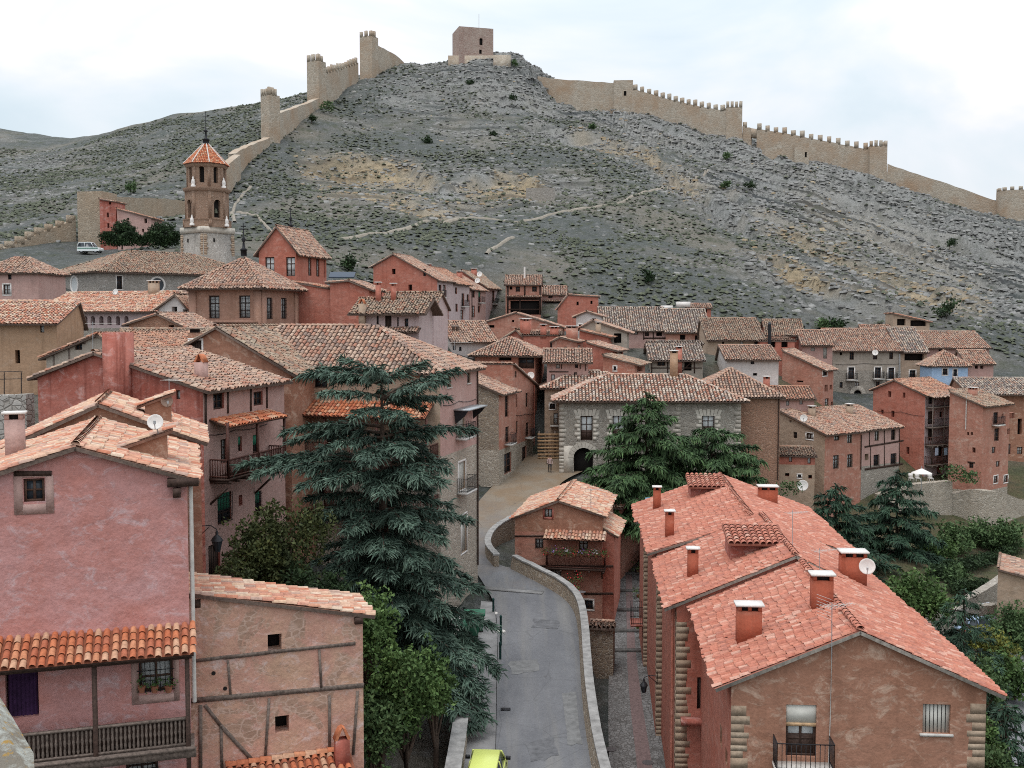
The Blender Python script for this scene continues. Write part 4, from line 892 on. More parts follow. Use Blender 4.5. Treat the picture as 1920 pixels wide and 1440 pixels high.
H0 = House('cottage', 'small terracotta cottage with a flower balcony beside the bend of the road', (1130, 80), 6.75, 10, 966, 938, 'gv', 0.5, m_brown, 'warm', 10, 0.3, 0.2, zl=969, base=-3.5, lower=(m_terra2, 3.8))
H0.wins_(0, [(1028, 962, 15, 17, 'kr'), (1011, 1019, 15, 19, 'kB'), (1094, 1020, 17, 22, 'kr'), (1042, 1081, 20, 26, 'kr'), (1104, 1134, 15, 17, 'dw')])
H0.finish()
F = H0.F[0]; surround(H0, 0, 1018, 952, 1038, 974, 1021, 954, 1035, 970, m_red)
a1, z1 = F.px(1022, 994); a2, _ = F.px(1138, 994); canopy(H0, F, a1, a2, z1, 1.15, 0.45, 'warm')
a1, z1 = F.px(1026, 1060); a2, _ = F.px(1136, 1060); balcony(H0, F, a1, a2, z1 + 0.05, 1.0, 'wood', 1.0, gap=0.15)
timbers(H0, 0, [(965, 1005, 1022, 1005, .12), (1005, 1061, 1150, 1062, .16), (1095, 1113, 1150, 1113, .16), (1081, 1064, 1081, 1085, .1), (1129, 1064, 1129, 1085, .1)], m_wood)
H0b = House('lean_to_house', 'narrow red lean-to stuck to the right side of the flower balcony cottage', (1152, 80.2), 1.1, 6.5, 1002, 986, 'gv', 0, m_terra, 'warm', 10, 0.35, 0.1, base=-3.5, cat='annex'); H0b.finish()
H0c = House('annex_house', 'rear annex of the flower balcony cottage with a lower tiled roof over a dark gallery', (1166, 91), 5.0, 6, 950, 912, 'gu', 0.8, m_terra2, 'warm', 22, 0.4, 0.2, base=-3, cat='annex'); H0c.wins_(0, [(1140, 962, 40, 16, 'o')]); H0c.finish()
SH = House('shed', 'tiny shed with a brown tiled roof squeezed between the road wall and the alley', (1150, 69), 1.55, 2.4, 1178, 1166, 'gu', 1, m_stoneb, 'old', 8, 0.2, 0.1, base=-4, cat='shed'); SH.finish()
# ------------------------------------------------------------------ the middle of the town
def HS(nm, lab, b, W, d, eb, r, roof='gu', fr=0.5, wall=m_terra, sty='old', beta=15, wins=(), wr=(), wl=(), **k):
    h = House(nm, lab, b, W, d, eb, r, roof, fr, wall, sty, beta, **k); h.wins_(0, wins); h.wins_(1, wr); h.wins_(2, wl); return h.finish()
L3 = HS('town_house', 'tall red-stained house with a wooden balcony, left of the big blue cedar', (380, 56), 10.2, 9.2, 729, 661, 'gv', 0.37, m_red, 'old', zl=704, base=0, fm={1: m_rose},
  wins=[(334, 740, 8, 17, 'd')], wr=[(410, 752, 20, 30, 'd'), (484, 747, 17, 26, 'd'), (420, 846, 12, 46, 'd'), (450, 832, 7, 28, 'dg'), (480, 832, 12, 34, 'dg'), (421, 952, 26, 56, 'dgB'), (451, 938, 7, 20, 'o'), (484, 941, 11, 40, 'dgB'), (402, 1050, 22, 60, 's')])
F = L3.F[1]; a1, z1 = F.px(392, 790); a2, _ = F.px(503, 770); canopy(L3, F, a1, a2, z1 + 0.1, 1.25, 0.4, 'orange'); a1, z1 = F.px(392, 897); balcony(L3, F, a1, a2, z1, 1.15, 'wood', 1.0, gap=0.14)
g = MB()
for aa in (a1 + 0.1, (a1 + a2) / 2, a2 - 0.1): g.box(F.pt(aa - 0.06, z1, 1.02), F.t * 0.13, UP * 3.0, F.n * 0.13)
g.build('balcony_posts', m_woodr, L3.root); timbers(L3, 1, [(427, 735, 427, 775, .14), (470, 728, 470, 770, .14), (500, 722, 500, 765, .14), (385, 734, 385, 800, .16)], m_wood)
g = MB()
for x, y in ((395, 945), (478, 925)):
    a, z = F.px(x, y); g = MB(); g.beam(F.pt(a, z, 0.0), F.pt(a, z + 0.9, 1.0), 0.1, 0.1); g.build('balcony_bracket', m_wood, L3.root)
q = MB(); c = L3.L(5.35, -0.28, L3.ez - 2.6); q.cbox(c, 1.25, 1.0, 5.55, 0, R_(-15)); q.build('chimney_breast', m_red, L3.root)
chimney(L3, 8.8, 2.2, 0.55, 0.5, 0.9, m_rose, 'tiles')
L4 = HS('gabled_house', 'grey-brown gabled house with one square attic window, behind the red-stained house', (335, 73), 10.2, 13, 690, 627, 'gv', 0.4, m_grey, 'old', 12, [(147, 650, 14, 12, 'dL')], zl=668, base=6)
timbers(L4, 0, [(158, 632, 158, 645, .2), (101, 665, 101, 705, .12), (130, 650, 130, 700, .12)], m_woodg)
chimney(L4, 8.2, 6, 0.75, 0.75, 1.6, m_brown, 'hat')
M2 = HS('gabled_wing', 'brown gabled wing with a shuttered window, left of the hipped mansion roof', (545, 67), 8.0, 8, 697, 613, 'gv', 0.36, m_brown, 'old', 15, [(367, 655, 22, 34, 'ws')], zl=655, base=2, cat='house')
M = HS('mansion', 'big hipped-roof mansion on the road behind the blue cedar, stone below and rose plaster above', (825, 68), 13.8, 8.2, 692, 612, 'hip', 0.5, m_tan, 'mid', 15, fm={1: m_rose}, lower=(m_stonel, 11.2), base=-2, hipi=(0.6, 6.0),
  wins=[(554, 718, 8, 22, 'd'), (601, 716, 25, 22, 'd'), (723, 712, 25, 16, 'd'), (553, 815, 17, 46, 's'), (620, 815, 17, 46, 's'), (738, 812, 18, 42, 's'), (600, 910, 18, 40, 'o'), (738, 925, 18, 40, 'o')],
  wr=[(842, 714, 7, 24, 'rS'), (879, 706, 6, 24, 'dS'), (864, 795, 14, 44, 'bD'), (866, 892, 13, 52, 'bwD'), (870, 1000, 10, 70, 'bw')])
F = M.F[0]; a1, z1 = F.px(533, 750); a2, _ = F.px(814, 750); canopy(M, F, a1 - 0.6, a2, z1, 1.8, 0.85, 'orange')
_, zb_ = F.px(600, 852); balcony(M, F, a1, a2 + 0.3, zb_, 1.6, 'wood', 1.0, gap=0.16); _, zb2 = F.px(760, 952); balcony(M, F, a1 + 3.5, a2 + 0.3, zb2, 1.6, 'wood', 1.0, gap=0.16)
g = MB()
for aa in (a1 + 0.1, a1 + 3.6, a1 + 7.2, a2): g = MB(); g.box(F.pt(aa - 0.07, zb2 if aa > a1 + 3 else zb_, 1.45), F.t * 0.14, UP * (z1 - 0.9 - (zb2 if aa > a1 + 3 else zb_)), F.n * 0.14); g.build('gallery_post', m_woodr, M.root)
F = M.F[1]; a, z = F.px(852, 770); a2, _ = F.px(884, 760); q = MB(); q.box(F.pt(a - 0.2, z, 0.0), F.t * (a2 - a + 0.4), UP * 0.1, F.n * 1.1); 
for s_ in (a - 0.1, a2 + 0.05): q.prism([F.pt(s_, z, 0.02), F.pt(s_, z, 1.0), F.pt(s_, z - 0.35, 0.75), F.pt(s_, z - 0.9, 0.1)], F.t * 0.06, 1)
q.build('door_canopy', [m_zinc, m_iron], M.root)
N1 = HS('corner_house', 'stone and terracotta corner house on the sandy street, right of the mansion', (935, 102.5), 8, 6.2, 736, 672, 'gv', 0, m_terra2, 'old', 15.7, fm={0: m_stoneb}, lower=(m_stonel, 7.4), base=0, o=0.6,
  wins=[(911, 934, 24, 42, 's')], wr=[(950, 762, 7, 40, 'r'), (951, 815, 7, 30, 'rD'), (952, 868, 13, 38, 'r'), (951, 914, 11, 16, 'kw')])
N2 = HS('street_house', 'tall terracotta house with three columns of windows along the sandy street', (961, 108), 6.5, 10, 682, None, 'gu', 0, m_terra2, 'old', 15.7, zback=12.75, lower=(m_stonel, 7.2), base=0, o=0.3, vo=0.3,
  wr=[(967, 702, 4, 12, 'r'), (967, 752, 6, 25, 'r'), (988, 750, 5, 27, 'r'), (968, 802, 6, 24, 'r'), (989, 805, 6, 26, 'rD'), (983, 855, 8, 36, 'r'), (977, 902, 6, 8, 'o'), (992, 890, 4, 7, 'o')])
N3 = HS('street_house', 'dark red end wall closing the sandy street behind the plank barrier', (1027, 121), 3.2, 5, 735, 722, 'gu', 0.5, m_terra, 'old', 12, base=2, wins=[(1018, 815, 6, 18, 'o')])
PB = HS('palace_wing', 'tan stone wing set back on the left of the stone palace, with an iron balcony', (1190, 113.6), 9.6, 6.5, 725, 696, 'hip', 0.5, m_tan, 'palace', 2, [(1036, 762, 10, 10, 'w'), (1042, 785, 8, 22, 'rD')], base=1, cat='house')
PA = HS('stone_palace', 'wide grey rubble palace with white stone window frames and an arched gateway, behind the cedars', (1390, 106.5), 18.2, 10, 747, 703, 'hip', 0.5, m_stone, 'palace', 2, [(1100, 803, 22, 46, 'kh'), (1160, 801, 22, 46, 'kh'), (1328, 796, 23, 42, 'kh'), (1094, 868, 36, 60, 'ao')], base=0, o=0.75)
F = PA.F[0]
for x in (1100, 1160, 1328):   # stone frames with wedge heads
    q = MB(); a1, zt = F.px(x - 12, 780); a2, zb_ = F.px(x + 12, 826); rr = np.random.RandomState(x)
    for k in range(6):
        hh = (zt - zb_) / 6; L = 0.55 if k % 2 else 0.32
        q.box(F.pt(a1 - L, zb_ + k * hh + 0.01, -0.02), F.t * (L - 0.01), UP * (hh - 0.02), F.n * 0.05); q.box(F.pt(a2 + 0.01, zb_ + k * hh + 0.01, -0.02), F.t * L, UP * (hh - 0.02), F.n * 0.05)
    for k in range(7):
        u0, u1 = a1 - 0.5 + (a2 - a1 + 1.0) * k / 7, a1 - 0.5 + (a2 - a1 + 1.0) * (k + 1) / 7; lean = (k - 3) * 0.07; top = 0.62 + 0.08 * (k % 2)
        q.prism([F.pt(u0 + 0.012, zt + 0.02, -0.02), F.pt(u1 - 0.012, zt + 0.02, -0.02), F.pt(u1 - 0.012 + lean, zt + top, -0.02), F.pt(u0 + 0.012 + lean, zt + top, -0.02)], F.n * 0.05)
    q.build('window_frame_stones', m_ash, PA.root)
q = MB(); cx, cz = F.px(1094, 858)
for k in range(11):
    t0, t1 = math.pi * k / 11 + 0.012, math.pi * (k + 1) / 11 - 0.012; r0, r1 = 1.0, 1.55
    q.prism([F.pt(cx + r * math.cos(t_), cz + r * math.sin(t_), -0.02) for r, t_ in ((r0, t0), (r1, t0), (r1, t1), (r0, t1))], F.n * 0.06)
q.build('arch_stones', m_ash, PA.root)
qcorner(PA, 0, 0.0, 755, 900, 1, t_quoinw, h=0.42); qcorner(PA, 0, PA.W, 750, 900, -1, t_quoinw, h=0.42); aq, _ = F.px(1276, 800); qcorner(PA, 0, aq, 752, 900, -1, t_quoinw, h=0.42)
patch(PA, 0, 1057, 836, 1074, 895, m_ash, 'ashlar_base', 0.015)
PR = HS('rubble_house', 'reddish rubble end house right of the stone palace, under an orange hipped roof', (1463, 108.2), 8.6, 9, 740, 690, 'hip', 0.5, m_stoner, 'mid', 2, base=0, cat='house'); chimney(PR, 7.8, 3.0, 0.6, 0.5, 1.0, m_terra)
# ---- cathedral
T = HS('cathedral_drum', 'square brown cathedral drum under a pyramid tiled roof, with tall barred windows', (490, 100), 7.6, 7.4, 531, 485, 'hip', 0.5, m_drum, 'old', 15, [(402, 576, 19, 42, 'kB'), (459, 575, 20, 42, 'kB')], [(505, 578, 10, 40, 'kB'), (532, 578, 9, 39, 'kB')], base=8, o=0.75, cat='church tower', hipi=3.6)
q = MB()
for F_, L_ in ((T.F[0], T.W), (T.F[1], T.d)):
    for k, (dz, dp) in enumerate(((0.0, 0.42), (-0.25, 0.3), (-0.5, 0.18))): q.box(F_.pt(-dp, T.ez + dz - 0.2, -0.1), F_.t * (L_ + 2 * dp), UP * 0.2, F_.n * (0.1 + dp + 0.004 * (F_ is T.F[1])))
q.build('cornice', m_drum, T.root)
q = MB()
for F_, L_ in ((T.F[0], T.W), (T.F[1], T.d)):
    for x_ in (0.003, L_ - 0.75): q = MB(); q.box(F_.pt(x_, 15, -0.05), F_.t * 0.747, UP * (T.ez - 15.7), F_.n * 0.2); q.build('pilaster', m_drum, T.root)
patch(T, 0, 388, 601, 485, 606, m_drum, 'string_course', 0.18)
T2 = HS('cathedral_lantern', 'red gabled cathedral lantern rising behind the drum, with grey windows', (555, 112), 4.3, 7.4, 468, 424, 'gv', 0.5, m_terra, 'old', 15, [(506, 500, 17, 36, 'k'), (545, 500, 17, 36, 'k')], [(581, 500, 6, 34, 'k'), (596, 502, 6, 33, 'k')], base=12, o=0.55, cat='church tower')
def finial(x, y0, y1, Y, lab, thick=1.0):
    p = P(x, y0, Y); H = P(x, y1, Y)[2] - p[2]; s_ = H * thick; q = MB()
    q.lathe(p, [(0.11 * s_, -0.6), (0.11 * s_, 0), (0.16 * s_, 0.02 * H), (0.06 * s_, 0.1 * H), (0.035 * s_, 0.3 * H), (0.09 * s_, 0.4 * H), (0.03 * s_, 0.5 * H), (0.018 * s_, 0.75 * H), (0.012 * s_, H)], 8)
    q.cbox(p + UP * 0.76 * H, 0.3 * s_, 0.035 * s_, 0.04 * s_); q.cbox(p + UP * 0.86 * H, 0.18 * s_, 0.035 * s_, 0.04 * s_)
    return tag(q.build('cross_finial', m_iron), lab, 'finial')
finial(545, 424, 388, 116, 'black iron finial on the ridge of the red cathedral lantern')
finial(457, 470, 418, 118, 'black iron cross finial between the bell tower and the red lantern')
U1 = HS('red_building', 'plain terracotta block touching the right side of the cathedral drum', (621, 107.5), 4.2, 4, 541, 528, 'gv', 0, m_terra, 'old', 8, base=8, vo=0.1, cat='house')
U2 = HS('red_building', 'windowless terracotta block with a dark panel on its roof, left of the chimney cluster', (692, 106.5), 4.0, 5, 541, 526, 'gv', 0.5, m_terra, 'old', 8, base=8, zl=529, cat='house')
q = MB(); p = P(640, 521, 109); q.prism([p + [-1.3, 0, 0], p + [1.3, 0, 0], p + [1.3, 1.2, 0.55], p + [-1.3, 1.2, 0.55]], UP * 0.1); tag(q.build('roof_panel', plain('dark_blue_panel', (0.02, 0.035, 0.06), 0.25)), 'dark blue solar panel on the roof of the windowless red block', 'solar panel')
V1 = HS('town_house', 'mauve house with wide drooping eaves and two slim red chimneys, right of the cathedral', (785, 97), 5.6, 5, 582, 560, 'gu', 0.5, m_lilac, 'old', 10, [(708, 600, 4, 18, 'r'), (728, 605, 12, 30, 's'), (746, 603, 3, 17, 'r'), (762, 605, 7, 16, 'r')], o=0.8, vo=0.9, base=8)
chimney(V1, 1.2, 2.0, 0.42, 0.42, 1.5, m_terra, 'slab'); chimney(V1, 2.6, 2.2, 0.42, 0.42, 1.3, m_terra, 'slab'); chimney(V1, 0.4, -0.4, 0.55, 0.5, 0.8, m_tan, 'tiles', -1.6)
F = V1.F[0]; a1, z1 = F.px(695, 614); a2, _ = F.px(790, 618); canopy(V1, F, a1, a2, z1, 1.1, 0.45, 'old')
V2 = HS('town_house', 'pale mauve house with a low roof behind the house of the two slim chimneys', (813, 106), 5.6, 6, 575, 549, 'gu', 0.5, m_lilac, 'old', 10, base=9, o=0.6)
# ---- upper row under the hill
W1 = HS('hill_house', 'tall terracotta gable house at the top of the town with three tiny windows', (820, 150), 9.6, 7, 523, 476, 'gv', 0.32, m_terra, 'old', 15, [(738, 509, 7, 10, 'o'), (769, 539, 7, 11, 'o'), (796, 511, 5, 13, 'r')], [(825, 545, 5, 22, 'D'), (833, 546, 5, 24, 'r'), (838, 585, 6, 26, 'o')], zl=498, base=14, fm={1: m_lilac})
W2 = HS('hill_house', 'pale mauve house with a black iron balcony, next downhill from the tall gable house', (849, 157.2), 8, 8.2, 529, 500, 'gv', 0.5, m_terra, 'old', 15, [], [(855, 545, 4, 12, 'r'), (856, 577, 4, 15, 'r'), (868, 562, 5, 24, 'rD'), (877, 559, 4, 14, 'r'), (866, 590, 5, 18, 'r')], base=14, fm={1: m_lilac})
W3 = HS('hill_house', 'rose house with a green balcony in the row under the hillside', (881, 165.8), 8, 8.6, 540, 512, 'gv', 0.5, m_terra, 'old', 15, [], [(888, 551, 4, 14, 'r'), (899, 556, 4, 22, 'gD'), (888, 584, 5, 22, 'r'), (898, 580, 4, 12, 'r')], base=14, fm={1: m_rose})
W4 = HS('hill_house', 'mauve end house of the row under the hillside, beside the dark timbered house', (910, 174.8), 8, 11, 537, 507, 'gv', 0.5, m_terra, 'old', 15, [], [(925, 557, 4, 24, 'rD'), (935, 552, 3, 11, 'r'), (927, 580, 4, 12, 'r'), (934, 580, 3, 12, 'r')], base=14, fm={1: m_lilac})
for h, u in ((W2, 3.0), (W3, 5.2), (W4, 5.0)): chimney(h, u, 3.5, 0.8, 0.6, 0.9, m_terra, 'slab')
X1 = HS('timbered_house', 'dark timbered house with a deep gallery at the foot of the hillside', (1014, 173), 5.7, 6, 532, 517, 'gu', 0.5, m_terra2, 'old', 3, [(958, 540, 5, 6, 'o'), (971, 542, 8, 10, 'r'), (1002, 542, 9, 10, 'r'), (984, 577, 54, 26, 'o')], base=14)
timbers(X1, 0, [(952, 533, 952, 590, .3), (984, 533, 984, 556, .25), (1013, 533, 1013, 590, .3), (950, 561, 1015, 561, .3), (951, 580, 1014, 580, .15), (975, 562, 975, 592, .2)], m_wood); F = X1.F[0]; a1, z1 = F.px(950, 554); a2, _ = F.px(1016, 554); canopy(X1, F, a1, a2, z1, 0.8, 0.3, 'old')
q = MB(); q.tube([X1.L(3.0, 2, X1.rz - 0.5), X1.L(3.0, 2, X1.rz + 1.4)], 0.14, 8); q.build('stove_pipe', m_trim, X1.roof)
X2 = HS('hill_house', 'low mauve house with a green door, between the timbered house and a red shed-roofed house', (1062, 179), 4.2, 6, 551, 537, 'gu', 0.5, m_rose, 'old', 3, [(1032, 556, 8, 6, 'r'), (1051, 553, 6, 6, 'r'), (1030, 572, 8, 6, 'r'), (1028, 594, 9, 10, 's')], base=13); F = X2.F[0]; a1, z1 = F.px(1018, 562); a2, _ = F.px(1058, 562); canopy(X2, F, a1, a2, z1, 0.8, 0.3, 'old')
X2b = HS('hill_house', 'roof strip of a low house above the red shed-roofed house', (1095, 184), 4.5, 6, 556, 538, 'gu', 0.5, m_rose, 'old', 3, base=14)
X3 = HS('hill_house', 'plain bright terracotta house with two tiny square windows at the hill foot', (1122, 168), 6.4, 5, 556, 552, 'gv', 0.25, m_terra, 'old', 3, [(1083, 569, 4, 7, 'o'), (1109, 567, 4, 6, 'o'), (1109, 585, 7, 4, 'o')], zl=577, base=12, o=0.25, vo=0.15)
# ---- centre cluster
Y1 = HS('town_house', 'pale house with a broad lumpy roof behind the mansion ridge', (930, 122), 5.4, 7, 636, 603, 'gu', 0.5, m_white, 'old', -24, [(852, 652, 5, 9, 'a'), (863, 654, 5, 8, 'a'), (872, 638, 10, 6, 'r'), (900, 640, 14, 8, 'o')], base=8, o=0.6)
q = MB()
for k in (0, 1): q.lathe(Y1.L(0.8 + 0.5 * k, 1.6, Y1.ez + 0.5), [(0.16, 0), (0.16, 0.8), (0.24, 0.85), (0.2, 1.05), (0.05, 1.1)], 8)
q.build('chimney_pots', m_woodg, Y1.roof)
Y2 = HS('gabled_house', 'wide low terracotta gable house in the centre of the town', (1055, 140), 11.0, 6, 613, 586, 'gv', 0.44, m_terra2, 'old', 5, [(922, 612, 10, 5, 'o'), (962, 602, 4, 4, 'o')], zl=607, base=8, vo=0.15)
Y3 = HS('town_house', 'terracotta house with a pyramid roof and dark loggia windows, above the sandy street', (1003, 117), 6.7, 7, 662, 632, 'hip', 0.5, m_terra2, 'old', 10, [(947, 669, 24, 14, 'o'), (987, 678, 30, 26, 'dh')], base=4, o=0.7, hipi=3.2)
Y4 = HS('town_house', 'rose timbered house with small paired windows right of the pyramid roofed house', (1103, 116), 4.5, 6, 676, 655, 'gu', 0.5, m_rose, 'old', 3, [(1046, 684, 8, 14, 'r'), (1081, 683, 6, 14, 'r'), (1037, 708, 7, 12, 'r'), (1079, 702, 6, 8, 'r')], base=4, o=0.7, vo=0.5)
timbers(Y4, 0, [(1053, 677, 1053, 692, .1), (1088, 677, 1088, 692, .1), (1098, 677, 1098, 695, .1), (1030, 697, 1066, 697, .12)], m_wood)
Y5 = HS('town_house', 'tall red parapet house crowded with chimneys behind the rose timbered house', (1050, 128), 4.4, 5, 628, 621, 'gu', 0.5, m_terra, 'old', 5, [(1034, 645, 5, 14, 'r')], base=6, o=0.15)
for u, v, w, h in ((0.3, 0.5, 0.9, 1.6), (2.4, 0.2, 0.7, 1.0), (3.7, 0.4, 1.0, 0.7)): chimney(Y5, u, v, w, 0.6, h, m_terra, 'slab')
Y5b = HS('town_house', 'narrow red house with a pale side window, right of the chimney cluster', (1082, 126), 3.0, 5, 640, 632, 'gv', 0.3, m_terra2, 'old', 12, [(1060, 655, 6, 10, 'o')], [(1086, 655, 5, 16, 'b')], base=6, o=0.25)
chimney(Y5b, 2.3, 0.6, 1.3, 0.7, 1.4, m_terra2, 'slab')
Y9 = HS('town_house', 'red gable house left of the central chimney cluster', (1000, 130), 5.6, 6, 652, 618, 'gv', 0.62, m_terra, 'old', 10, base=6, o=0.3)
chimney(Y9, 4.5, 1.0, 1.3, 0.8, 2.2, m_terra, 'slab')
Y6 = HS('town_house', 'grey plastered house with a long sloping roof and a white attic gable', (1176, 134), 6.0, 7, 622, 600, 'gv', 0.28, m_grey, 'old', 8, [(1088, 612, 6, 7, 'w'), (1158, 634, 14, 18, 'o')], zl=614, base=8, o=0.7)
Y6b = HS('attic_house', 'white gabled attic with one slit window below the big dark roof', (1128, 143), 3.4, 4, 592, 584, 'gv', 0.4, m_white, 'old', 8, [(1109, 602, 4, 7, 'o')], base=8, o=0.5, cat='house')
Y7 = HS('town_house', 'deep red side wall house with a small flat eave in the centre cluster', (1141, 131), 3.6, 6, 631, 618, 'gv', 0, m_terra, 'old', 12, [], [(1150, 637, 10, 7, 'd')], base=8, o=0.5); chimney(Y7, 2.2, 1.0, 0.6, 0.5, 1.2, m_tan, 'slab')
Y7b = HS('town_house', 'brick red house with a roof sloping right, between the grey house and the palace ridge', (1150, 124), 3.2, 5.5, 656, 641, 'gv', 0, m_terra, 'old', 18, [(1136, 692, 7, 8, 'r')], [(1163, 660, 8, 8, 'd')], base=5, o=0.6)
Y8 = HS('town_house', 'low red house with a small white window just behind the palace ridge', (1190, 118.5), 3.6, 6, 682, 666, 'gv', 0, m_terra2, 'old', 18, [(1153, 691, 5, 8, 'w')], [(1200, 690, 10, 12, 'o')], base=4, o=0.7)
# ---- long dark roofs
Z1 = HS('town_house', 'rose house with three windows under the largest dark grey tiled roof', (1250, 150), 9.2, 9, 618, 577, 'gu', 0.7, m_rose, 'grey', 2, [(1190, 623, 12, 9, 'r'), (1213, 624, 8, 13, 'r'), (1236, 624, 11, 12, 'o')], base=9, o=0.5); timbers(Z1, 0, [(1207, 618, 1207, 637, .15), (1225, 618, 1225, 637, .15), (1207, 634, 1250, 634, .2)], m_wood)
Z1b = HS('town_house', 'rose house with two dark windows under a grey roof with glazed boxes', (1330, 149), 6.0, 9, 622, 580, 'gu', 0.7, m_terra2, 'grey', 2, [(1280, 634, 10, 12, 'o'), (1308, 634, 10, 10, 'o')], base=9, o=0.4)
for x, y, w, h in ((1250, 577, 20, 8), (1281, 571, 24, 10)):
    p = P(x, y + h / 2, 157); s_ = 157 / 2000; q = MB(); q.cbox(p, w * s_, 1.4, h * s_); tag(q.build('skylight_box', m_trim), 'white glazed skylight box on the grey roof, %s' % ('the smaller left one' if w == 20 else 'the larger right one'), 'skylight')
Z1c = HS('attic_house', 'little red attic with two dark openings behind the glazed roof boxes', (1333, 160), 3.2, 4, 577, 570, 'gu', 0.5, m_terra, 'old', 2, [(1304, 583, 9, 7, 'o'), (1321, 583, 10, 7, 'o')], base=12, o=0.3, cat='house')
Z2 = HS('town_house', 'tan house with four small windows under a wide brown roof, above the palace', (1434, 140), 7.4, 9, 636, 597, 'gu', 0.8, m_tan, 'old', 2, [(1356, 642, 4, 6, 'o'), (1391, 643, 6, 9, 'r'), (1418, 642, 7, 9, 'r'), (1356, 667, 7, 8, 'o')], base=6)
Z2b = HS('town_house', 'brown roofed house directly under the rocky slope, behind the wide tan house', (1425, 152), 7.6, 6, 612, 597, 'gu', 0.6, m_terra, 'old', 2, base=9)
Z3 = HS('town_house', 'tall red house with a peaked attic window and a black stove pipe', (1505, 144), 4.8, 7, 627, 600, 'gu', 0.6, m_terra, 'old', 8, [(1474, 633, 6, 6, 'k'), (1494, 634, 5, 8, 'k')], base=6, hipi=2)
q = MB(); p = P(1443, 645, 138); q.tube([p, P(1443, 608, 138)], 0.22, 8); q.lathe(P(1443, 608, 138), [(0.35, 0), (0.05, 0.3)], 8); tag(q.build('stove_pipe', m_iron), 'black stove pipe rising beside the tall red house', 'stove pipe')
Z3b = HS('town_house', 'tall narrow red house with two wide loggia openings at the top', (1490, 138), 4.4, 5, 639, 634, 'gu', 1, m_terra, 'old', 4, [(1447, 646, 14, 11, 'o'), (1471, 646, 12, 10, 'o'), (1470, 679, 7, 10, 'o'), (1466, 713, 5, 9, 'o')], base=4, o=0.1)
Z4 = HS('timbered_house', 'old timber-framed house with a sagging dark roof behind the palace chimney', (1318, 128), 6.3, 7, 672, 647, 'gu', 0.6, m_grey, 'grey', 2, [(1240, 681, 15, 10, 'r'), (1290, 686, 14, 18, 'o')], base=5, o=0.8); timbers(Z4, 0, [(1222, 673, 1222, 700, .14), (1252, 673, 1252, 700, .14), (1265, 673, 1265, 700, .14), (1302, 673, 1302, 700, .14), (1220, 690, 1316, 690, .12), (1275, 700, 1300, 675, .12)], m_wood)
chimney(Z4, 3.4, -0.3, 0.7, 0.5, 1.3, m_terra, 'slab', -2.0)
PA_ch = chimney(PA, 12.0, 4.8, 0.75, 0.7, 2.4, m_ochre, 'slab')
Z4b = HS('town_house', 'shadowy house with broken plaster between the long dark roofs', (1316, 136), 6.6, 4, 645, 640, 'gu', 0.5, m_tan, 'grey', 2, [(1215, 646, 6, 5, 'o'), (1270, 648, 8, 8, 'o'), (1315, 648, 5, 8, 'o')], base=6, o=0.3)
Z5 = HS('town_house', 'pale grey plastered house with one small window, right behind the palace roof', (1460, 126), 6.1, 7, 673, 648, 'gu', 0.75, m_white, 'old', 2, [(1411, 678, 7, 10, 'r'), (1416, 702, 8, 5, 'o')], base=4, o=0.5)
Z6 = HS('town_house', 'tall red corner house with a roof sloping down toward the right', (1543, 131), 5.2, 4, 692, 656, 'gv', 0, m_terra2, 'old', 35, [(1500, 715, 12, 3, 'o')], [(1549, 728, 6, 13, 'o'), (1558, 726, 5, 9, 'o'), (1550, 758, 7, 22, 'd'), (1547, 700, 8, 9, 'w'), (1560, 757, 4, 8, 'o')], base=1, o=0.5)
Z6b = HS('town_house', 'low rose house with two windows below the tall red corner house', (1527, 121), 5.2, 5, 747, 725, 'gu', 0.8, m_rose, 'old', 5, [(1477, 756, 6, 9, 'k'), (1502, 753, 6, 11, 'k')], base=1, o=0.4)
Z13 = HS('town_house', 'rose house with a tall pale blind between the red and the grey stone houses', (1561, 141), 3.9, 6, 645, 620, 'gu', 0.6, m_rose, 'old', 5, [(1524, 655, 8, 7, 'b'), (1547, 662, 7, 21, 'b')], base=5)
Z7 = HS('manor_house', 'long grey manor with three framed balconies and an arched door, upper right of town', (1690, 150), 9.4, 9, 656, 617, 'gu', 0.75, m_grey, 'old', 3, [(1577, 662, 5, 8, 'o'), (1597, 666, 8, 17, 'r'), (1641, 668, 8, 12, 'r'), (1671, 665, 7, 17, 'r'), (1596, 700, 11, 22, 'wD'), (1646, 699, 11, 20, 'wD'), (1671, 700, 11, 21, 'wD'), (1607, 722, 8, 11, 'r'), (1577, 722, 6, 11, 'r'), (1646, 720, 7, 9, 'r'), (1608, 740, 14, 17, 'ao')], base=6, lower=(m_stone, 12.9))
q = MB(); F = Z7.F[0]; cx, cz = F.px(1608, 738)
for k in range(9):
    t0, t1 = math.pi * k / 9 + .02, math.pi * (k + 1) / 9 - .02; q.prism([F.pt(cx + r * math.cos(t_), cz + r * math.sin(t_), -0.02) for r, t_ in ((0.6, t0), (1.1, t0), (1.1, t1), (0.6, t1))], F.n * 0.06)
q.build('arch_stones', m_ash, Z7.root)
Z7b = HS('attic_house', 'low attic roof standing on the long grey manor', (1673, 157), 4.2, 3, 621, 610, 'gu', 0.6, m_tan, 'old', 3, base=12, o=0.3, cat='house')
Z8 = HS('town_house', 'narrow tan house with an open loggia beside the long grey manor', (1738, 150), 3.7, 8, 658, 615, 'gu', 0.75, m_tan, 'grey', 3, [(1714, 668, 36, 16, 'o'), (1711, 701, 11, 13, 'w')], base=6)
Z9 = HS('town_house', 'long low house with a wide pale roof at the right foot of the hill', (1855, 153), 8.8, 8, 651, 622, 'gu', 0.75, m_rose, 'old', 3, [(1766, 656, 12, 5, 'o')], base=6)
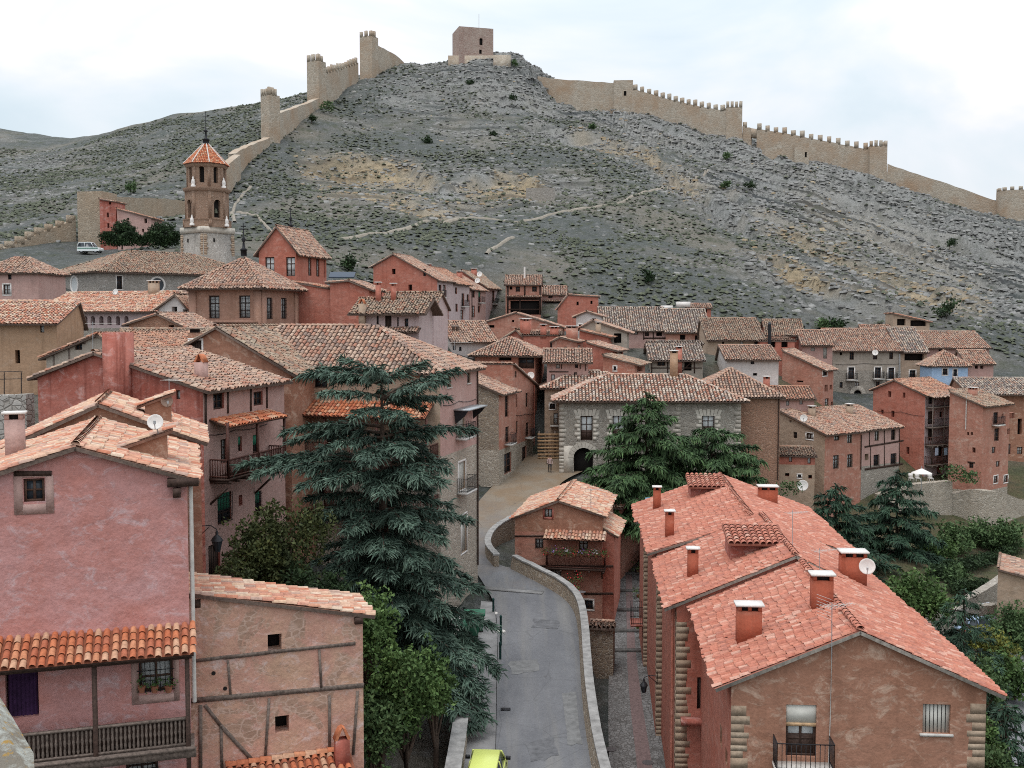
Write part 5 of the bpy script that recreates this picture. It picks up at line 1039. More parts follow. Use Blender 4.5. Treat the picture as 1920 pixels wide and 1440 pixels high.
Z10 = HS('blue_house', 'pale blue house with two dark windows', (1815, 143), 4.7, 5, 683, 657, 'hip', 0.5, m_blue, 'old', 3, [(1772, 697, 9, 12, 'w'), (1791, 699, 7, 13, 'w')], base=4, o=0.4, hipi=2.2)
Z11 = HS('town_house', 'rose house with two tiny square windows joined to the blue house', (1863, 144), 3.5, 5, 681, 657, 'gu', 0.7, m_rose, 'old', 3, [(1831, 688, 6, 7, 'o'), (1841, 688, 6, 7, 'o')], base=4, o=0.4)
Z12 = HS('open_shelter', 'open-fronted shelter with a sloping roof on the hillside above the manor', (1743, 166), 5.6, 4, 603, 588, 'gv', 0, m_tan, 'old', 3, [(1690, 604, 16, 12, 'o'), (1722, 606, 30, 11, 'o')], o=0.4, base=8, cat='shelter')
AA = HS('gallery_house', 'red house with four floors of open wooden balconies, right side of town', (1735, 127), 7.3, 7.3, 740, 712, 'gv', 0.42, m_terra, 'old', 55, [(1668, 739, 6, 11, 'o'), (1695, 741, 5, 10, 'o'), (1654, 772, 5, 8, 'o'), (1674, 776, 6, 12, 'o'), (1702, 845, 6, 14, 'o')],
   [(1745, 749, 8, 17, 'd'), (1783, 750, 9, 15, 'd'), (1746, 783, 12, 24, 's'), (1764, 777, 5, 10, 'd'), (1785, 782, 10, 24, 'd'), (1745, 815, 10, 22, 's'), (1785, 812, 14, 16, 'd'), (1761, 850, 10, 26, 's'), (1791, 846, 8, 16, 'd'), (1761, 880, 9, 18, 'o'), (1786, 880, 6, 10, 'o')], zl=729, base=-1, fm={1: m_lilac})
F = AA.F[1]
for y in (760, 797, 830, 866):
    _, z = F.px(1770, y); balcony(AA, F, 0.1, AA.d - 0.1, z, 1.0, 'wood' if y > 820 else 'iron', 0.95, slabm=m_woodg, gap=0.2)
g = MB(); zt = AA.ez - 0.3; _, zb_ = F.px(1770, 866)
for k in range(4): g.box(F.pt(0.12 + k * (AA.d - 0.35) / 3, zb_, 0.9), F.t * 0.1, UP * (zt - zb_), F.n * 0.1)
g.build('balcony_posts', m_woodg, AA.root); canopy(AA, F, -0.2, AA.d + 0.2, AA.ez + 0.05, 1.4, 0.35, 'old')
AB = HS('tower_house', 'tall red house scattered with small windows at the right edge', (1843, 122), 4.0, 6.6, 760, 733, 'gv', 0, m_terra2, 'old', 50, [(1815, 813, 4, 6, 'o'), (1822, 813, 4, 6, 'o'), (1826, 844, 6, 10, 'o'), (1821, 873, 8, 10, 'rL')],
   [(1867, 784, 9, 22, 'dD'), (1869, 815, 9, 24, 'r'), (1880, 780, 4, 9, 'o'), (1900, 779, 5, 11, 'o'), (1891, 809, 5, 11, 'o'), (1863, 844, 7, 12, 'k'), (1893, 842, 5, 20, 'r'), (1871, 870, 7, 11, 'r'), (1867, 899, 7, 13, 'kw'), (1886, 898, 7, 13, 'kw')], base=-8, lower=(m_stonel, 0.2))
AC = HS('town_house', 'dark house under a long roof cut by the right edge of the photo', (1960, 135), 9.5, 7, 737, 709, 'gu', 0.75, m_brown, 'grey', 3, [(1912, 800, 8, 30, 'o'), (1912, 845, 10, 14, 'r')], base=-4, o=0.8)
AD1 = HS('town_house', 'brown and red house with two floors of tall windows above the conifers', (1547, 115), 6.3, 6.3, 813, 769, 'gv', 0, m_tan, 'old', 55, [(1491, 816, 7, 12, 'd'), (1518, 818, 12, 11, 'wk'), (1482, 790, 4, 5, 'o')], [(1569, 819, 10, 14, 'k'), (1593, 821, 9, 20, 'd'), (1567, 866, 10, 25, 'rB'), (1593, 864, 9, 24, 'rB')], base=-5, fm={1: m_terra2})
AD2 = HS('timbered_house', 'pink timbered house with rows of dark windows, joined to the brown and red house', (1616, 118.8), 6.0, 6.9, 805, 765, 'gv', 0, m_tan, 'old', 55, [], [(1644, 816, 8, 21, 'd'), (1675, 814, 8, 22, 'd'), (1625, 857, 7, 12, 'o'), (1643, 863, 10, 21, 'dB'), (1675, 860, 10, 20, 'dB')], base=-5, fm={1: m_rose}, lower=(m_stone, 3.6))
timbers(AD2, 1, [(1621, 838, 1694, 826, .2), (1630, 808, 1630, 838, .12), (1658, 805, 1658, 833, .12), (1686, 802, 1686, 828, .12), (1621, 880, 1692, 870, .25), (1658, 835, 1658, 874, .12), (1632, 838, 1632, 878, .1), (1686, 830, 1686, 870, .1)], m_wood)
AD3 = HS('annex_house', 'little red annex with its own tiled roof in front of the brown and red house', (1528, 110.5), 3.6, 4, 855, 838, 'gu', 1, m_terra, 'old', 10, [(1482, 861, 6, 10, 'r'), (1517, 864, 6, 11, 'r'), (1476, 890, 8, 6, 'o'), (1499, 893, 6, 6, 'w'), (1519, 894, 7, 7, 'o')], base=-4, o=0.25, cat='annex', lower=(m_tan, 4.9))
for h in (AD1, AD2): chimney(h, 2.0, 3.0, 0.7, 0.5, 0.9, m_tan, 'slab')
chimney(AB, 1.5, 2.5, 0.9, 0.6, 0.7, m_terra2, 'slab')
# ---- left background
L5 = HS('ochre_house', 'streaked ochre house with two slit windows at the left edge', (106, 82), 8, 7, 603, 566, 'gu', 0.8, m_ochre, 'warm', -6, [(79, 613, 8, 21, 'd'), (33, 669, 9, 25, 'o')], base=6, o=0.6)
L6 = HS('arcade_house', 'long house with a row of small arches under a wide tiled roof', (297, 104), 15, 9, 580, 549, 'gu', 0.5, m_lilac, 'warm', 20, [(x, 601, 8, 17, 'ao') for x in (115, 130, 145, 160, 174, 190, 205, 221, 237, 272)], base=9, o=0.6, lower=(m_stone, 19.2))
L6b = HS('gabled_house', 'small white gable house with a dark loggia, next to the row of arches', (353, 103), 3.4, 7, 579, 552, 'gv', 0.62, m_white, 'old', 12, [(327, 582, 10, 14, 'o'), (347, 588, 8, 16, 'o')], base=9, o=0.4); chimney(L6, 11.0, 4.4, 0.9, 0.7, 1.0, m_tan, 'slab')
L6c = HS('gabled_house', 'little red brick gable with a loft hole, below the row of arches', (352, 92), 5.6, 6, 615, 588, 'gv', 0.5, m_stoner, 'old', 12, [(321, 612, 10, 5, 'o')], zl=606, base=9, o=0.6)
L6d = HS('town_house', 'low roof behind the grey-brown gable, below the red brick loft', (358, 86), 8.0, 6, 645, 618, 'gu', 0.7, m_tan, 'old', 8, base=8)
L7 = HS('stone_church', 'grey stone church nave with two round windows under a long hipped roof', (184, 130), 14, 23, 506, 474, 'hip', 0.5, m_church, 'old', 45, [], [(224, 530, 10, 25, 'w')], base=15, o=0.6, cat='church', hipi=7)
def oculus(h, f, x, y, r, deep):
    F = h.F[f]; a, z = F.px(x, y); q = MB(); n = 20
    ring = lambda rr, e: [F.pt(a + rr * math.cos(2 * math.pi * k / n), z + rr * math.sin(2 * math.pi * k / n), e) for k in range(n)]
    V = ring(r * 1.28, 0.0) + ring(r * 1.28, 0.1) + ring(r, 0.1) + ring(r, 0.02); q.add(V, [[i * n + j, i * n + (j + 1) % n, (i + 1) * n + (j + 1) % n, (i + 1) * n + j] for i in range(3) for j in range(n)]); q.add(ring(r, 0.02), [list(range(n))], 1)
    q.build('round_window', [m_trim, deep], h.root)
oculus(L7, 1, 295, 534, 0.85, m_glass); oculus(L7, 0, 140, 534, 0.95, m_curt)
L8 = HS('town_house', 'rose house with a white-framed window at the far left edge, left of the church', (71, 118), 7, 6, 509, 484, 'hip', 0.5, m_rose, 'old', 5, [(18, 518, 7, 12, 'd'), (13, 543, 13, 19, 'wk')], base=14, o=0.4, hipi=2.6)
L9 = HS('red_house', 'tall narrow pink house between the old stone tower and the trees, top left', (217, 188), 2.9, 4, 378, 373, 'gv', 0, m_red, 'old', 3, [(206, 381, 4, 5, 'o'), (202, 403, 4, 9, 'o'), (203, 423, 4, 9, 'o')], base=28, o=0.2)
L9b = HS('hill_house', 'low pink house with a sloping roof behind the dark round trees, top left', (283, 187), 6.0, 5, 408, 391, 'gv', 0, m_rose, 'old', 3, [(273, 414, 5, 9, 'o'), (268, 432, 4, 6, 'o'), (240, 411, 4, 5, 'o')], base=28, o=0.4)
# ------------------------------------------------------------------ castle walls, keep, bell tower
GC = 'towers of the castle wall'
def CT(lab, b, W, d, top, beta, mer=1.3, wins=(), mat=m_castle, group=GC, nm='castle_tower', **k):
    return HS(nm, lab, b, W, d, top, None, 'flat', 0.5, mat, 'old', beta, wins, o=mer, cat='castle tower', group=group, **k)
CT('square reddish keep alone on the hilltop with two small openings', (925, 399), 12.9, 11, 54, -16, 0, [(902, 78, 6, 13, 'ao'), (901, 97, 5, 8, 'o')], m_keep, None, 'castle_keep', base=110)
q = MB(); p = P(840, 104, 399)
for x0, x1, y, Y in ((840, 925, 104, 399), (925, 958, 103, 396)):
    a, c = P(x0, y, Y - 3), P(x1, y, Y - 3); q.box(a - UP * 7, c - a + [0, 0, 0], (0, 9, 0), UP * 7)
tag(q.build('keep_terrace_wall', m_castle), 'low stone terrace wall around the foot of the hilltop keep', 'wall')
q = MB(); p = P(898, 52, 402); q.tube([p, p + UP * 5], 0.09, 5); tag(q.build('flagpole', m_pale), 'thin bare pole on the roof of the hilltop keep', 'pole')
CT('ruined tower with a broken top, lowest of the three on the left castle wall', (504, 289), 3.6, 3.6, 176, 40, 0.7, base=60)
CT('battlemented tower in the middle of the left castle wall, behind a green bush', (597, 338), 4.4, 4.0, 112, 25, 1.1, base=76)
CT('highest battlemented tower of the left castle wall, near the hill crest', (697, 379), 5.0, 4.2, 66, 25, 1.1, base=96)
CT('plain square tower with one window on the right castle wall, nearest the keep', (1187, 384), 6.8, 5, 150, 3, 0, [(1172, 175, 5, 9, 'o')], base=88)
CT('tall tower in the middle of the right castle wall, above the gateway', (1392, 357), 5.2, 4.5, 200, 3, 0.9, base=70)
CT('tower at the lower end of the battlements on the right castle wall', (1664, 339), 5.4, 4.5, 273, 3, 0.9, base=55)
CT('old rubble tower beside the pink house, top left of the town', (190, 189), 4.8, 4.8, 358, 12, 0, base=24, mat=m_town)
q = MB(); p = P(1905, 400, 320); q.lathe(p - UP * 4, [(5.6, 0), (5.5, 10.4)], 18)
for k in range(14):
    t_ = 2 * math.pi * k / 14; q.cbox(p + [5.1 * math.cos(t_), 5.1 * math.sin(t_), 6.4], 0.7, 1.0, 1.0, 0, t_)
tag(q.build('castle_tower', m_castle), 'round battlemented tower at the right edge of the photo', 'castle tower', GC)
def cwall(lab, pts, mer=0.0, th=1.8, mat=m_castle, drop=4.0, group='stretches of castle wall', nm='castle_wall', sp=2.9):
    A_ = smooth_line([P(*p) for p in pts], 1); A_ = resample(A_, max(6, int(np.linalg.norm(np.diff(A_, axis=0), axis=1).sum() / 2.2)))
    d = np.gradient(A_[:, :2], axis=0); nn = np.stack([-d[:, 1], d[:, 0]], 1); nn /= np.linalg.norm(nn, axis=1)[:, None] + 1e-9; nn *= np.where(nn[:, 1:2] < 0, -1, 1)
    g = surf(A_[:, 0], A_[:, 1]) - drop; n = len(A_); B2 = A_.copy(); B2[:, :2] += nn * th
    rr = np.random.RandomState(int(pts[0][0])); A_[:, 2] += (rr.rand(n) - 0.5) * 0.25; B2[:, 2] = A_[:, 2]
    q = MB(); lo, lo2 = A_.copy(), B2.copy(); lo[:, 2] = g; lo2[:, 2] = np.minimum(g, surf(B2[:, 0], B2[:, 1]) - drop)
    V = np.concatenate([lo, A_, B2, lo2]); i = np.arange(n - 1)
    for k in range(3): q.add(V, np.stack([i + k * n, i + 1 + k * n, i + 1 + (k + 1) * n, i + (k + 1) * n], 1))
    q.add(V, [[0, n, 2 * n, 3 * n], [n - 1, 4 * n - 1, 3 * n - 1, 2 * n - 1]])
    if mer:
        L = np.concatenate([[0], np.cumsum(np.linalg.norm(np.diff(A_, axis=0), axis=1))])
        for s_ in np.arange(0.8, L[-1] - 0.5, sp):
            p = np.array([np.interp(s_, L, A_[:, k]) for k in range(3)]); j = min(int(np.searchsorted(L, s_)), n - 1); ang = math.atan2(d[j, 1], d[j, 0])
            q.cbox(p + np.array([nn[j, 0], nn[j, 1], 0]) * 0.35 - UP * 0.4, 1.2 + 0.3 * rr.rand(), 0.7, mer * (0.85 + 0.3 * rr.rand()) + 0.4, 0, ang)
    return tag(q.build(nm, mat), lab, 'castle wall', group)
cwall('steep bare castle wall below the ruined left tower', [(506, 258, 288), (470, 272, 272), (440, 288, 258), (414, 306, 244), (395, 330, 236)])
cwall('climbing castle wall between the ruined tower and the middle left tower', [(520, 213, 292), (560, 200, 314), (600, 184, 337)])
cwall('battlemented castle wall between the middle and the highest left towers', [(606, 137, 341), (640, 130, 358), (672, 117, 376)], 1.7)
cwall('curved castle wall ending on the hill crest, right of the highest left tower', [(700, 80, 381), (725, 94, 390), (748, 106, 398), (764, 126, 402)])
cwall('rubble town wall behind the pink houses and the bell tower', [(350, 378, 224), (300, 371, 212), (250, 371, 204), (212, 369, 198)], mat=m_town)
cwall('ruined battlemented wall stepping down to the left edge', [(142, 412, 191), (100, 428, 188), (60, 444, 184), (0, 470, 178), (-40, 480, 175)], 0.9, sp=2.2, mat=m_town)
cwall('bare castle wall between the hilltop crag and the plain tower', [(1008, 143, 398), (1040, 148, 395), (1100, 152, 391), (1154, 156, 386)])
cwall('battlemented castle wall between the plain tower and the tall right tower', [(1187, 166, 384), (1240, 182, 378), (1300, 198, 368), (1366, 208, 358)], 1.7)
cwall('battlemented castle wall with a gateway, right of the tall right tower', [(1419, 241, 356), (1460, 248, 352), (1560, 267, 346), (1634, 281, 341)], 1.7)
cwall('short castle wall between the tall right tower and the gateway', [(1392, 237, 357.5), (1401, 238.5, 357), (1408, 239.5, 356.5)], 1.7)
q = MB(); a, c = P(1407, 240, 356.6), P(1420, 242, 356); q.box(a - UP * 2.8, c - a, (0, 1.7, 0), UP * 2.8); tag(q.build('gate_lintel', m_castle), 'stone span over the little gateway in the right castle wall', 'lintel')
cwall('long low castle wall running down to the round tower', [(1664, 307, 339), (1700, 320, 336), (1800, 352, 328), (1880, 381, 321)])
HS('stone_hut', 'small flat-roofed stone hut on the slope under the right battlements', (1517, 336), 4.4, 4, 268, None, 'flat', 0.5, m_castle, 'old', 5, [(1511, 290, 4, 10, 'o')], o=0, cat='hut', base=55)
HS('stone_hut', 'long low stone annex left of the small hut under the right battlements', (1490, 337), 9.5, 3, 279, None, 'flat', 0.5, m_castle, 'old', -6, o=0, cat='hut', base=55)
HS('stone_ruin', 'low pale ruined wall on the ochre outcrop in the middle of the hillside', (1040, 262), 7.0, 2, 352, None, 'flat', 0.5, m_church, 'old', 4, o=0, cat='ruin', base=48)
# ---- bell tower
be = R_(38); bu, bv = np.array([math.cos(be), -math.sin(be), 0]), np.array([math.sin(be), math.cos(be), 0]); Bc = P(381, 425, 150); S_ = 5.2
cen = Bc - bu * S_ / 2 + bv * S_ / 2; z0 = Bc[2]; BT = thing('bell_tower', (cen[0], cen[1], 22), 'brick bell tower with two arched tiers and a red tiled spire, upper left', 'bell tower')
q = MB(); w = S_ / 2
def sq(hw, z): return [cen[:2].tolist() + [0] + 0 * UP for _ in ()] or [np.array([*(cen + sx_ * bu * hw + sy_ * bv * hw)[:2], z]) for sx_, sy_ in ((-1, -1), (1, -1), (1, 1), (-1, 1))]
lo, hi = sq(w + 0.35, 22), sq(w, z0 - 0.2); q.add(lo + hi, [[0, 1, 5, 4], [1, 2, 6, 5], [2, 3, 7, 6], [3, 0, 4, 7], [4, 5, 6, 7]]); q.build('base', m_church, BT)
q = MB(); lo, hi = sq(w + 0.12, z0 - 0.75), sq(w + 0.12, z0 + 0.1); q.add(lo + hi, [[0, 1, 5, 4], [1, 2, 6, 5], [2, 3, 7, 6], [3, 0, 4, 7], [4, 5, 6, 7], [3, 2, 1, 0]]); q.build('stone_ledge', m_ash, BT)
q = MB()
for F_ in (Face(sq(w, 0)[0], bu, -bv, None), Face(sq(w, 0)[1], bv, bu, None)):
    for side, a in ((1, 0.0), (-1, S_)): q = MB(); quoins(q, F_, a, 24, z0 - 0.8, side, 0, out=0.12); q.build('corner_stones', t_quoin, BT)
    q = MB(); q.box(F_.pt(1.6, 31.0, -0.2), F_.t * 0.25, UP * 0.5, F_.n * 0.33); q.build('slit_opening', m_dark, BT)
view = math.atan2(-cen[1], -cen[0])
def octo(r, za, zb, arches, nm):
    q = MB(); R = r / math.cos(math.pi / 8)
    for k in range(8):
        na = view + R_(-60 + 45 * k) ; n = np.array([math.cos(na), math.sin(na), 0]); t = np.array([-n[1], n[0], 0]); L = 2 * r * math.tan(math.pi / 8); F_ = Face(cen + n * r - t * L / 2, t, n, None)
        rect = lambda a, c, e, g, o=0: q.add([F_.pt(a, e, o), F_.pt(c, e, o), F_.pt(c, g, o), F_.pt(a, g, o)], [[0, 1, 2, 3]])
        A_ = arches if isinstance(arches, tuple) else None
        if A_ and (k % A_[3] == 0):
            aw, e0, e1, _ = A_; x0, x1 = L / 2 - aw / 2, L / 2 + aw / 2; zt = za + (zb - za) * e1; ze = za + (zb - za) * e0; zc = zt - aw / 2
            rect(0, x0, za, zb); rect(x1, L, za, zb); rect(x0, x1, za, ze); rect(x0, x1, zt, zb)
            for sg in (-1, 1):
                arc = [(L / 2 + sg * aw / 2 * math.cos(t_), zc + aw / 2 * math.sin(t_)) for t_ in np.linspace(0, math.pi / 2, 6)] + [(L / 2 + sg * aw / 2, zt)]
                q.add([F_.pt(*p) for p in arc], [list(range(len(arc)))])
                arc2 = [(L / 2 + sg * (aw / 2 + 0.02) * math.cos(t_), zc + (aw / 2 + .02) * math.sin(t_)) for t_ in np.linspace(0, math.pi / 2, 6)]
                for i in range(5):
                    p, p2 = arc2[i], arc2[i + 1]; f = lambda p, m: (L / 2 + (p[0] - L / 2) * m, zc + (p[1] - zc) * m); q.add([F_.pt(*p, 0.0), F_.pt(*p, 0.09), F_.pt(*p2, 0.09), F_.pt(*p2, 0.0)], [[0, 1, 2, 3]])
                    q.add([F_.pt(*p, 0.09), F_.pt(*f(p, 1.25), 0.09), F_.pt(*f(p2, 1.25), 0.09), F_.pt(*p2, 0.09)], [[0, 1, 2, 3]])
            for x, s_ in ((x0, 1), (x1, -1)): q.add([F_.pt(x, ze), F_.pt(x, zt), F_.pt(x, zt, -0.5), F_.pt(x, ze, -0.5)], [[0, 1, 2, 3]])
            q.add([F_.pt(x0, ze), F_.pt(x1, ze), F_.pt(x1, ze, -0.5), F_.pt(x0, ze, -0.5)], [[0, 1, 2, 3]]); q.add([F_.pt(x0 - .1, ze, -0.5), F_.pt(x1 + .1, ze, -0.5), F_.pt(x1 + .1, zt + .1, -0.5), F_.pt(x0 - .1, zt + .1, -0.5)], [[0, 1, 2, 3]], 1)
        else: rect(0, L, za, zb)
        q.box(F_.pt(-0.02, za, -0.1), F_.t * 0.22, UP * (zb - za), F_.n * 0.18); q.box(F_.pt(L - 0.2, za, -0.1), F_.t * 0.22, UP * (zb - za), F_.n * 0.176)
    q.build(nm, [m_bell, m_dark], BT)
def ring(r, z, h, mat, nm):
    q = MB(); q.lathe(np.array([cen[0], cen[1], z]), [(r * 0.96, -0.25), (r * 1.03, 0), (r * 1.03, h)], 8, 0, view + R_(-60 + 22.5)); q.build(nm, mat, BT)
zs = [P(381, y, 152)[2] for y in (425, 412, 352, 308, 262, 205)]
rr_ = 1 / math.cos(math.pi / 8)
octo(3.05, zs[0] - 0.1, zs[1], None, 'parapet'); octo(2.75, zs[1], zs[2], (1.0, 0.06, 0.62, 2), 'belfry'); octo(2.5, zs[2], zs[3], (0.68, 0.2, 0.9, 1), 'upper_belfry')
ring(3.05 * rr_, zs[1] - 0.05, 0.12, m_bell, 'cornice'); ring(2.98 * rr_, zs[2] - 0.3, 0.3, m_bell, 'cornice'); ring(2.7 * rr_, zs[3] - 0.15, 0.2, m_bell, 'cornice')
q = MB(); ap = np.array([cen[0], cen[1], zs[4]]); rb = 2.95 * rr_; pts8 = [np.array([cen[0] + rb * math.cos(view + R_(-60 + 22.5 + 45 * k)), cen[1] + rb * math.sin(view + R_(-60 + 22.5 + 45 * k)), zs[3] + 0.05]) for k in range(8)]; rng8 = np.random.RandomState(2)
for k in range(8):
    a, c = pts8[k], pts8[(k + 1) % 8]; q.add([a, c, ap], [[0, 1, 2]], 1, np.array([0.3])); tiles(q, [a, c, ap], ap - (a + c) / 2, (t_orange, t_panor, 0.24, 0.34, 0.1, 0.9, 0.3), rng8, 0)
    q.tube([a + UP * .1, ap + UP * .1], 0.09, 5, 2)
q.poly(pts8[::-1], 1); sp = q.build('spire_roof', [t_orange, t_panor, m_pale], BT)
q = MB(); H = zs[5] - zs[4]; q.lathe(ap - UP * 0.3, [(0.5, 0), (0.42, 0.5), (0.62, 0.55), (0.2, 0.8), (0.12, 1.6), (0.35, 1.75), (0.12, 2.0), (0.04, 2.4), (0.035, H + .3)], 8); q.cbox(ap + UP * H * 0.82, 0.9, 0.06, 0.07); q.cbox(ap + UP * H * 0.7, 0.5, 0.05, 0.06); q.build('finial', m_iron, BT)
for z, r in ((zs[2], 2.95), (zs[0] + 0.05, 3.35)):
    for k in range(4):
        na = view + R_(-37 + 90 * k - 1); p = np.array([cen[0] + r * math.cos(na), cen[1] + r * math.sin(na), z]); q = MB(); q.lathe(p, [(0.34, 0), (0.34, 0.25), (0.2, 0.35), (0.3, 0.6), (0.22, 1.0), (0.1, 1.15), (0.12, 1.3), (0.02, 1.5)], 8); q.build('pinnacle', m_trim, BT)
na = view + R_(30); q = MB(); q.lathe(np.array([cen[0] + 2.3 * math.cos(na), cen[1] + 2.3 * math.sin(na), zs[1] + 0.9]), [(0.36, 0), (0.3, 0.25), (0.2, 0.6), (0.05, 0.75)], 10); q.build('bell', plain('bronze', (0.08, 0.085, 0.06), 0.5, 0.6), BT)
# ------------------------------------------------------------------ vegetation
def leafmat(name, cols, trans=0.0):
    m, t, b, pos = newmat(name); b.inputs['Roughness'].default_value = 0.75
    a = N(t, 'ShaderNodeAttribute', attribute_name='rnd'); k = len(cols)
    rp = ramp(t, [(i / (k - 1), c) for i, c in enumerate(cols)]); t.links.new(a.outputs['Fac'], rp.inputs[0])
    c = mix(t, rfac(t, noise(t, pos, 0.7, 4, 0.6), 0.35, 0.65), rp.outputs[0], tuple(x * 0.6 for x in cols[0])); t.links.new(c, b.inputs['Base Color']); return m
f_blue = leafmat('blue_cedar_needles', [(0.042, 0.076, 0.054), (0.07, 0.118, 0.085), (0.108, 0.165, 0.12), (0.165, 0.225, 0.17)])
f_cedar = leafmat('green_cedar_needles', [(0.03, 0.06, 0.022), (0.05, 0.10, 0.035), (0.075, 0.14, 0.05), (0.12, 0.19, 0.07)])
f_dark = leafmat('dark_conifer_needles', [(0.022, 0.05, 0.03), (0.036, 0.078, 0.042), (0.055, 0.105, 0.055)])
f_olive = leafmat('olive_shrub_leaves', [(0.04, 0.055, 0.018), (0.075, 0.09, 0.028), (0.12, 0.13, 0.04)])
f_leaf = leafmat('green_tree_leaves', [(0.055, 0.105, 0.028), (0.09, 0.16, 0.045), (0.145, 0.22, 0.07)])
f_mid = leafmat('dull_tree_leaves', [(0.06, 0.11, 0.04), (0.095, 0.155, 0.058), (0.14, 0.205, 0.08)])
f_yel = leafmat('yellowing_leaves', [(0.12, 0.14, 0.03), (0.22, 0.22, 0.045), (0.33, 0.30, 0.06)])
f_ever = leafmat('dark_evergreen_leaves', [(0.02, 0.04, 0.014), (0.03, 0.058, 0.02), (0.045, 0.08, 0.028)])
f_scrub = leafmat('hill_scrub_leaves', [(0.06, 0.07, 0.042), (0.085, 0.095, 0.058), (0.125, 0.13, 0.085)])
m_bark = plain('bark', (0.085, 0.06, 0.045), 0.95, var=0.4, scale=5)
m_twig = plain('grey_twigs', (0.13, 0.115, 0.10), 0.95, var=0.3, scale=5)
def unit(v): return v / (np.linalg.norm(v, axis=-1, keepdims=True) + 1e-9)
def leaves(mb, C, size, rng, m=0, outd=None, asp=0.55, rnd=None):
    n = len(C); d = unit(rng.randn(n, 3) if outd is None else outd + rng.randn(n, 3) * 0.7); s = unit(np.cross(d, rng.randn(n, 3)))
    L = size * (0.6 + 0.8 * rng.rand(n))[:, None]; W = L * asp
    V = np.stack([C - d * L / 2, C + s * W / 2, C + d * L / 2, C - s * W / 2], 1)
    mb.add(V.reshape(-1, 3), np.arange(4 * n).reshape(n, 4), m, rng.rand(n) if rnd is None else rnd)
def sprays(mb, Bp, D, L, w, droop, rng, m=0):
    n = len(Bp); D = unit(D); s = unit(np.cross(D, np.array([0, 0, 1.0]) + 0.5 * rng.randn(n, 3))); L = L * (0.6 + 0.8 * rng.rand(n))[:, None]; g = np.zeros((n, 3)); g[:, 2] = -droop * L[:, 0] * (0.5 + rng.rand(n))
    p1 = Bp + D * L * 0.55 + g * 0.25; p2 = Bp + D * L + g; ww = w * (0.7 + 0.6 * rng.rand(n))[:, None]
    V = np.stack([Bp - s * ww * 0.5, Bp + s * ww * 0.5, p1 + s * ww * 0.6, p1 - s * ww * 0.6, p2 + s * ww * 0.15, p2 - s * ww * 0.15], 1)
    i = np.arange(n)[:, None] * 6; r = rng.rand(n); mb.add(V.reshape(-1, 3), np.concatenate([i + [[0, 1, 2, 3]], i + [[3, 2, 4, 5]]]), m, np.concatenate([r * 0.7, np.clip(r * 0.7 + 0.3, 0, 1)]))
def cedar(loc, H, R, limbs, seed, mat, label, dens=1.0, name='cedar_tree', cat='tree', group=None, sl=0.5, sw=0.085, droop=0.35, tr=0.3, sagk=0.06, spread=0.34):
    """limbs: (height on trunk, vector to the tip)"""
    rng = np.random.RandomState(seed); loc = np.asarray(loc, float); root = thing(name, loc, label, cat, group)
    q = MB(); top = loc + UP * H; q.tube([loc - UP, loc + UP * H * 0.35 + [0.1, 0, 0], loc + UP * H * 0.7, top], [tr, tr * 0.75, tr * 0.4, 0.03], 8); Bp, D = [], []
    for h, vec in limbs:
        p0 = loc + UP * h; vec = np.asarray(vec, float); L = np.linalg.norm(vec); sag = L * sagk
        fn = lambda t_: p0 + vec * t_ + UP * (sag * 4 * t_ * (1 - t_))
        q.tube([fn(t_) for t_ in np.linspace(0, 1, 6)], np.linspace(0.035 + L * 0.012, 0.012, 6), 5, cap=False)
        hd = nrm([vec[0], vec[1], 0]); side = np.array([-hd[1], hd[0], 0])
        for t_ in np.arange(0.14, 1.0, 0.30 / L / dens ** 0.5):
            p = fn(t_)
            for sg in (-1, 1):
                sl_ = L * spread * (1.08 - t_) ** 0.75 * (0.65 + 0.6 * rng.rand()) * min(1, t_ * 2.5 + 0.2); a = R_(38 + 30 * rng.rand()); dv = hd * math.cos(a) + side * sg * math.sin(a) + UP * (rng.rand() - 0.55) * 0.35
                k = max(2, int(sl_ / 0.16 * dens)); u = rng.rand(k); pp = p + dv * sl_ * u[:, None] - UP * (0.22 * sl_ * u ** 2)[:, None] + rng.randn(k, 3) * [0.05, 0.05, 0.04]
                Bp.append(pp); D.append(dv * 0.9 + rng.randn(k, 3) * 0.42 + hd * 0.25 - UP * 0.12)
            k = 3; Bp.append(p + rng.randn(k, 3) * 0.06); D.append(hd + rng.randn(k, 3) * 0.5)
        k = int(10 * dens); Bp.append(fn(0.95) + rng.randn(k, 3) * 0.1); D.append(hd + rng.randn(k, 3) * 0.4)
    k = int(40 * dens); u = rng.rand(k); Bp.append(top - UP * (u * 1.6)[:, None]); D.append(rng.randn(k, 3) * [1, 1, 0.3] + UP * 0.4)
    q.build('trunk', m_bark, root); f = MB(); sprays(f, np.vstack(Bp), np.vstack(D), sl, sw, droop, rng); f.build('crown', mat, root); return root
def conic(H, R, n, seed, h0=0.15, up=0.1, shape=0.8, irr=0.35):
    """limbs of a layered conifer, golden-angle whorls"""
    rng = np.random.RandomState(seed); out = []
    for i in range(n):
        f = (i + 0.5) / n; h = H * (h0 + (0.98 - h0) * f); L = R * (1 - f) ** shape * (1 - irr / 2 + irr * rng.rand()) + 0.35; a = i * 2.4 + rng.rand() * 0.5
        out.append((h, (L * math.cos(a), L * math.sin(a), L * (up - 0.25 * rng.rand()))))
    return out
